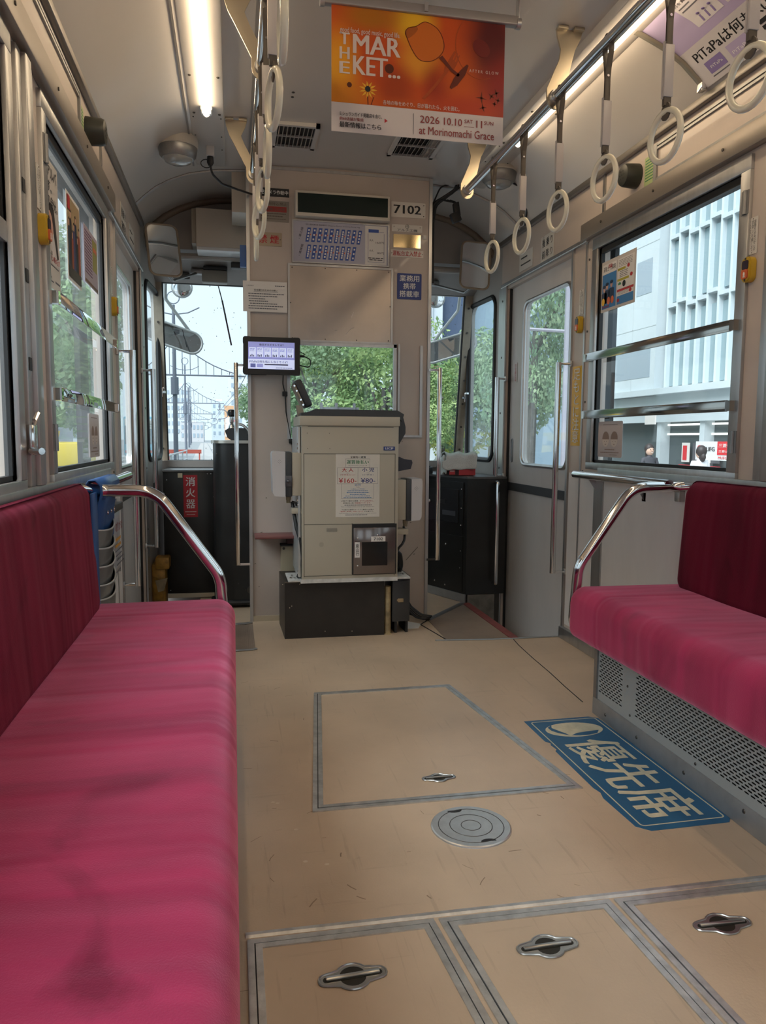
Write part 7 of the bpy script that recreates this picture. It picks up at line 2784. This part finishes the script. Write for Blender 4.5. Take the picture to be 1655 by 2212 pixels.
# seen through the umbrella-holder side windows
for k, (x, y, zc, s, me, mt) in enumerate(((-6.3, 26.0, 4.2, 1.0, TREE_ME[1], lf_b), (-7.4, 31.5, 4.2, 1.05, TREE_ME[2], lf_b), (-8.6, 38, 4.6, 1.15, TREE_ME[0], lf_a), (-12, 60, 3.4, .9, TREE_ME[1], lf_b))):
    tree('dense green street tree outside the umbrella-holder side windows, %s along the row' % ('first', 'second', 'third', 'last')[k], x, y, zc, s, mt, me, k * 1.3)
b = B()
for i in range(5):
    b.box(2.85 + i * .0, 25.0, .9 + i * .22, 4.15, 25.06, 1.08 + i * .22)
for x in (2.85, 3.35, 3.95):
    b.box(x, 24.97, GZ, x + .08, 25.10, 2.1)
tag(b.done('dark_slat_fence', M('dark_slat_paint', lin=(.10, .10, .11), rough=.6), smooth=0, kind='stuff'), 'dark slatted screen below the trees in the partition window', 'screen')
o = bpy.data.objects.new('flower_bed', leaf_mesh('flower_bed', 2500, [(x * .5, 0, 0, .42) for x in range(-5, 6)], .05, 99))
o.data.materials.append(lf_r); COL.objects.link(o); o.location = (8.9, 20.6, GZ + .75)
tag(o, 'reddish planting bed below the tree outside the priority-sign side door', 'plants', None, 'stuff')
b = B(); b.cyl((9.1, 19.6, GZ), (9.1, 19.6, 9), .13, 10); b.tube([(9.1, 19.6, 3.9), (7.4, 20.6, 4.1)], .05, 6)
lp = b.done('lamp_post', M('grey_mauve_post', lin=(.28, .27, .32), rough=.5), None, cat='pole', label='grey lamp post standing beside the tree outside the priority-sign side door')
b = B(); b.box(9.25, 19.4, 1.2, 9.55, 19.44, 2.4); b.done('blue_flag', M('pale_blue_flag', lin=(.35, .42, .60), rough=.6), lp, smooth=0)

# ---- white building with fins on the priority-sign side
BX = 14.0
t = thing('white_building', 'white building with vertical fins and a ground floor bank front on the priority-sign side', 'building', (BX + 4, 22, GZ))
conc = M('white_concrete', lin=(.50, .56, .585), rough=.6, noise=.05, nscale=.8)
b = B(); b.box(BX + .5, 6, 2.45, BX + 9, 23.4, 17)
b.box(BX, 23.4, 2.45, BX + 9, 27.2, 17)
b.box(BX - .25, 6, 2.45, BX + .6, 27.2, 2.65)
b.box(BX + .1, 6, 1.55, BX + .6, 27.2, 2.45)
b.done('walls', conc, t, smooth=0)
finm = M('white_fin', lin=(.56, .63, .655), rough=.5)
fglass = M('pale_facade_glass', lin=(.25, .34, .37), rough=.4)
ys = [23.15 - .535 * k for k in range(22)]
fin0 = None
for k, y in enumerate(ys):
    if fin0 is None:
        b = B(); b.box(BX + .24, y - .05, 2.65, BX + .5, y + .05, 16.5)
        fin0 = b.done('fin', finm, t, smooth=0)
    else:
        o = fin0.copy(); COL.objects.link(o); o.parent = t; o.location = (0, y - ys[0], 0)
rq = random.Random(8)
pane0 = None
for k, y in enumerate(ys[:-1]):
    for z0, z1 in ((2.75, 5.1), (5.5, 7.45), (7.6, 9.8), (10, 12)):
        if pane0 is None:
            b = B(); b.box(BX + .38, y - .485, z0, BX + .48, y - .05, z1)
            pane0 = b.done('facade_pane', fglass, t, smooth=0); pz = z0; ph = z1 - z0; py_ = y
        else:
            o = pane0.copy(); COL.objects.link(o); o.parent = t
            s = (z1 - z0) / ph
            o.scale = (1, 1, s)
            o.location = (0, y - py_, (z0 - GZ) - (pz - GZ) * s)
b = B()
for z in (5.3, 7.5, 9.9, 12.1):
    for k, y in enumerate(ys[:-1]):
        b.box(BX + .2, y - .485, z + .1 * math.sin(k * 2), BX + .5, y - .05, z + .12 + .1 * math.sin(k * 2))
b.done('spandrel', conc, t, smooth=0, kind='stuff')
for y0, y1, z0, z1 in ((24.76, 23.78, 5.95, 7.1), (26.3, 23.7, 3.1, 4.25)):
    b = B(); b.box(BX - .01, y1, z0, BX + .02, y0, z1)
    b.done('recessed_window', M('blue_grey_recess', lin=(.30, .36, .41), rough=.4), t, smooth=0)
b = B()
for z in (4.8, 7.6, 10):
    b.box(BX - .008, 23.4, z, BX, 27.2, z + .03)
for y in (24.9, 26.3):
    b.box(BX - .008, y, 2.65, BX, y + .03, 17)
b.done('wall_joint', M('concrete_joint', lin=(.45, .50, .52), rough=.7), t, smooth=0, kind='stuff')
b = B(); b.box(BX + .55, 6, GZ, BX + .6, 27.2, 1.55)
b.done('shop_glass', M('shop_glass_dark', lin=(.10, .12, .125), rough=.3, spec=.2), t, smooth=0)
b = B()
for y in (23.3, 20.9, 18.3, 15):
    b.box(BX + .2, y - .12, GZ, BX + .55, y + .12, 2.4)
b.done('shop_pillar', conc, t, smooth=0, kind='stuff')
b = B()
for z in (1.43, 1.12):
    b.box(BX + .45, 15.2, z, BX + .54, 23.2, z + .06)
b.done('light_strip', M('shop_lights', lin=(.9, .9, .85), emit=1.0), t, smooth=0, kind='stuff')
fr = F((BX - .45, 20.15, .38), (0, -1, 0), (0, 0, 1))
b = B(); fbox(b, fr, 0, 0, 2.2, .54, 0, .04)
sg_ = b.done('bank_sign', M('sign_white', lin=(.66, .66, .66), rough=.4), t, smooth=0)
b = B(); fbox(b, fr, 1.03, .16, 2.2, .54, .04, .05)
b.done('red_field', M('sign_bright_red', lin=(.60, .04, .05), rough=.4), sg_, smooth=0)
text(fr, 'MUFG', .38, .26, .92, .38, ink, sg_, bold=.02, n=.06)
text(fr, '三菱UFJ銀行', 1.12, .36, 2.1, .48, whiteink, sg_, bold=.01, n=.07)
text(fr, '三菱UFJ信託', 1.12, .22, 1.9, .30, whiteink, sg_, bold=.004, n=.07)
text(fr, 'MUFG', 1.10, .04, 1.5, .12, M('sign_bright_red'), sg_, bold=.01, n=.06)
b = B()
b.prism([fr.p(u, v, .05) for u, v in ell(.22, .32, .13, .11, 20)], fr.n * .01)
rl_ = b.done('emblem_ring', M('sign_bright_red'), sg_, smooth=0)
b = B(); b.prism([fr.p(u, v, .062) for u, v in ell(.22, .32, .08, .062, 18)], fr.n * .004); b.done('emblem_gap', M('sign_white'), rl_, smooth=0)
b = B(); b.prism([fr.p(u, v, .068) for u, v in ell(.22, .32, .045, .045, 16)], fr.n * .004); b.done('emblem_dot', M('sign_bright_red'), rl_, smooth=0)
for k, y in enumerate((22.2, 21.6, 21.1, 20.65)):
    fr = F((BX + .40, y, .25), (0, -1, 0), (0, 0, 1))
    b = B(); fbox(b, fr, 0, 0, .42, .62, 0, .02)
    pq = b.done('shop_poster', paper if k % 2 == 0 else M('dark_photo_print', lin=(.10, .10, .11), rough=.5), t, smooth=0)
    if k % 2 == 0:
        frect(fr, .42, .62, [(.2, .1, .7, .85)], .025, M('sign_bright_red'), pq, 'red_print', t=.01)
b = B(); b.box(BX + .35, 20.2, -.02, BX + .40, 22.3, .16); b.done('red_strip', M('sign_bright_red'), t, smooth=0)
b = B(); b.box(BX - .75, 22.0, 1.45, BX - .70, 22.6, 1.80)
tag(b.done('street_board', paper, smooth=0), 'small white board hung before the bank front', 'board')
# pedestrians


def person(label, x, y, H, face, top, hairc, bottom, zs=GZ + .14):
    t = thing('person', label, 'person', (x, y, zs))
    me = bpy.data.meshes.new('body')
    s = H / 1.6
    V_ = [(0, 0, .86, .125), (0, 0, 1.05, .115), (0, .0, 1.24, .135), (0, 0, 1.34, .07), (0, .01, 1.41, .050),
          (0, .165, 1.30, .055), (.03, .20, 1.06, .043), (.09, .19, .84, .034), (.12, .19, .75, .028),
          (0, -.165, 1.30, .055), (.03, -.20, 1.06, .043), (.09, -.19, .84, .034), (.12, -.19, .75, .028),
          (0, .085, .80, .085), (.03, .09, .45, .058), (-.02, .09, .09, .040), (.10, .10, .03, .035),
          (0, -.085, .80, .085), (-.04, -.09, .45, .058), (.0, -.09, .09, .040), (.12, -.10, .03, .035)]
    E_ = [(0, 1), (1, 2), (2, 3), (3, 4), (2, 5), (5, 6), (6, 7), (7, 8), (2, 9), (9, 10), (10, 11), (11, 12), (0, 13), (13, 14), (14, 15), (15, 16), (0, 17), (17, 18), (18, 19), (19, 20)]
    ca, sa = math.cos(face), math.sin(face)
    me.from_pydata([((a * ca - c * sa) * s, (a * sa + c * ca) * s, z * s) for a, c, z, r in V_], E_, [])
    o = bpy.data.objects.new('body', me); COL.objects.link(o); o.parent = t
    me.materials.append(top)
    md = o.modifiers.new('skin', 'SKIN')
    md.use_smooth_shade = True
    if not me.skin_vertices: 
        bpy.context.view_layer.objects.active = o
    for i, (a, c, z, r) in enumerate(V_):
        me.skin_vertices[0].data[i].radius = (r * s, r * s)
    me.skin_vertices[0].data[0].use_root = True
    o.modifiers.new('sub', 'SUBSURF').levels = 1
    def Q(a, c, z): return (x + (a * ca - c * sa) * s, y + (a * sa + c * ca) * s, zs + z * s)
    b = B()
    b.ball(Q(.01, 0, 1.50), .098 * s, (.95, .86, 1.18), 16, 12)
    b.ball(Q(.105, 0, 1.495), .016 * s, (1, .8, 1.3), 8, 6)
    hd = b.done('head', M('pale_skin', lin=(.55, .36, .27), rough=.5), t, smooth=80)
    b = B()
    for c in (.035, -.035): b.ball(Q(.092, c, 1.52), .012 * s, (.6, 1, .7), 8, 6)
    b.done('eye', ink, hd, kind='stuff')
    b = B(); b.ball(Q(.099, 0, 1.455), .022 * s, (.4, 1, .5), 8, 6); b.done('face_mask', paper, hd)
    b = B(); b.ball(Q(-.02, 0, 1.535), .112 * s, (.95, .95, 1.1), 16, 10); b.ball(Q(-.06, 0, 1.42), .085 * s, (.7, 1, 1.2), 12, 8)
    b.done('hair', hairc, t, smooth=80)
    b = B(); b.rings([(Q(0, 0, .92), .145 * s), (Q(0, 0, .7), .165 * s), (Q(0, 0, .42), .16 * s)], 14)
    b.done('lower_clothing', bottom, t)
    return t


person('pedestrian in white top with dark hair walking past the bank sign', 9.0, 13.25, 1.56, PI / 2, M('white_top', lin=(.62, .62, .64), rough=.7), hair, M('dark_trousers', lin=(.04, .045, .06), rough=.7))
person('pedestrian in dark jacket walking past the shop posters', 9.0, 15.1, 1.58, -PI / 2, M('dark_jacket', lin=(.05, .05, .06), rough=.7), hair, M('dark_trousers'))
# building of the umbrella-holder side, truck
block('white building close by on the umbrella-holder side behind the bench window', Vector((-22, 33.5, 0)), 11.5, 10, 16, (.62, .65, .66), 4, 4)
block('pale building beside the street trees on the umbrella-holder side', Vector((-13.6, 44, 0)), 3.0, 10, 9, (.52, .55, .58), 3, 3)
t = thing('work_truck', 'yellow and white work truck standing outside the umbrella-holder side window', 'truck', (-4.2, 18, GZ))
b = B(); b.box(-4.35, 17.0, -.30, -3.15, 20.2, .30, .03); b.done('lower_body', M('truck_white', lin=(.55, .60, .64), rough=.4), t)
b = B(); b.box(-4.36, 16.98, .30, -3.14, 20.2, .80, .03); b.done('upper_body', M('truck_yellow', lin=(.78, .58, .05), rough=.4), t)
b = B(); b.box(-5.2, 16.9, -.4, -4.4, 20, .90, .05); b.done('side_cabinet', M('truck_grey', lin=(.26, .29, .31), rough=.4), t)
b = B(); b.prism([(-4.9, 17.2, .95), (-4.0, 17.2, .88), (-3.95, 17.2, 1.06), (-4.8, 17.2, 1.12)], (0, 1.5, 0)); b.done('roof_box', M('truck_yellow'), t)
b = B(); b.box(-4.3, 17.15, .82, -3.7, 17.25, 1.02); b.done('roof_panel', paper, t, smooth=0)
for x in (-4.9, -3.4):
    for y in (17.7, 19.6):
        b = B(); b.cyl((x - .12, y, GZ + .36), (x + .12, y, GZ + .36), .36, 16); b.done('wheel', black, t)
b = B(); b.box(-5.0, 17.1, GZ + .30, -3.3, 20.1, -.28); b.done('chassis', black, t, smooth=0)
# tower and ribbed shop block beyond the priority-sign side windscreen
t = thing('dark_tower', 'dark blue grey tower with a white ribbed front beyond the priority-sign side windscreen', 'building', (15, 54, GZ))
b = B(); b.box(13.9, 50, GZ, 15.9, 58, 26); b.done('dark_walls', M('tower_blue_grey', lin=(.075, .10, .16), rough=.35), t, smooth=0)
b = B(); b.box(13.2, 49.6, 3.6, 13.9, 58, 26)
for k in range(9):
    b.box(12.35 + k * .10, 49.5, 3.6, 12.40 + k * .10, 49.7, 24)
b.box(12.3, 49.7, 3.6, 13.2, 58, 24)
b.done('white_ribs', M('rib_white', lin=(.58, .62, .66), rough=.5), t, smooth=0, kind='stuff')
b = B(); b.box(12.9, 49.45, 2.4, 13.6, 49.65, 6.8); b.done('rust_window', M('rust_shop_window', lin=(.30, .15, .10), rough=.4, noise=.7, nscale=6), t, smooth=0)
b = B(); b.box(12.3, 49.6, GZ, 14, 58, 2.2); b.done('shop_base', M('shop_base_dark', lin=(.10, .12, .16), rough=.4), t, smooth=0)
t = thing('glass_tower', 'pale blue glass building outside the priority-sign side cab window', 'building', (17, 48, GZ))
b = B(); b.box(16.2, 44, GZ, 24, 56, 22); b.done('walls', M('pale_blue_glass_wall', lin=(.26, .36, .44), rough=.3), t, smooth=0)
b = B(); b.rings([((17.2, 43.9, 9.5), 1.3), ((17.2, 43.6, 9.5), 1.3)], 24); b.done('round_sign', M('pale_disc', lin=(.45, .55, .60), rough=.4), t)
t = thing('white_car', 'white car parked ahead beyond the priority-sign side windscreen', 'car', (10.6, 37, GZ))
b = B()
b.prism([(9.7, 36, GZ + .3), (9.7, 36, GZ + .75), (9.8, 36, GZ + .85), (10.0, 36, GZ + 1.4), (11.2, 36, GZ + 1.4), (11.4, 36, GZ + .85), (11.5, 36, GZ + .75), (11.5, 36, GZ + .3)], (0, 3.6, 0))
b.done('body', M('car_white', lin=(.66, .70, .72), rough=.25), t)
b = B(); b.prism([(9.95, 35.97, GZ + .87), (10.08, 35.97, GZ + 1.3), (11.12, 35.97, GZ + 1.3), (11.25, 35.97, GZ + .87)], (0, .04, 0)); b.done('windscreen', M('dark_glass_far'), t, smooth=0)
for x in (9.85, 11.35):
    for y in (36.7, 38.9):
        b = B(); b.cyl((x - .1, y, GZ + .3), (x + .1, y, GZ + .3), .3, 14); b.done('wheel', black, t)

build_texts()
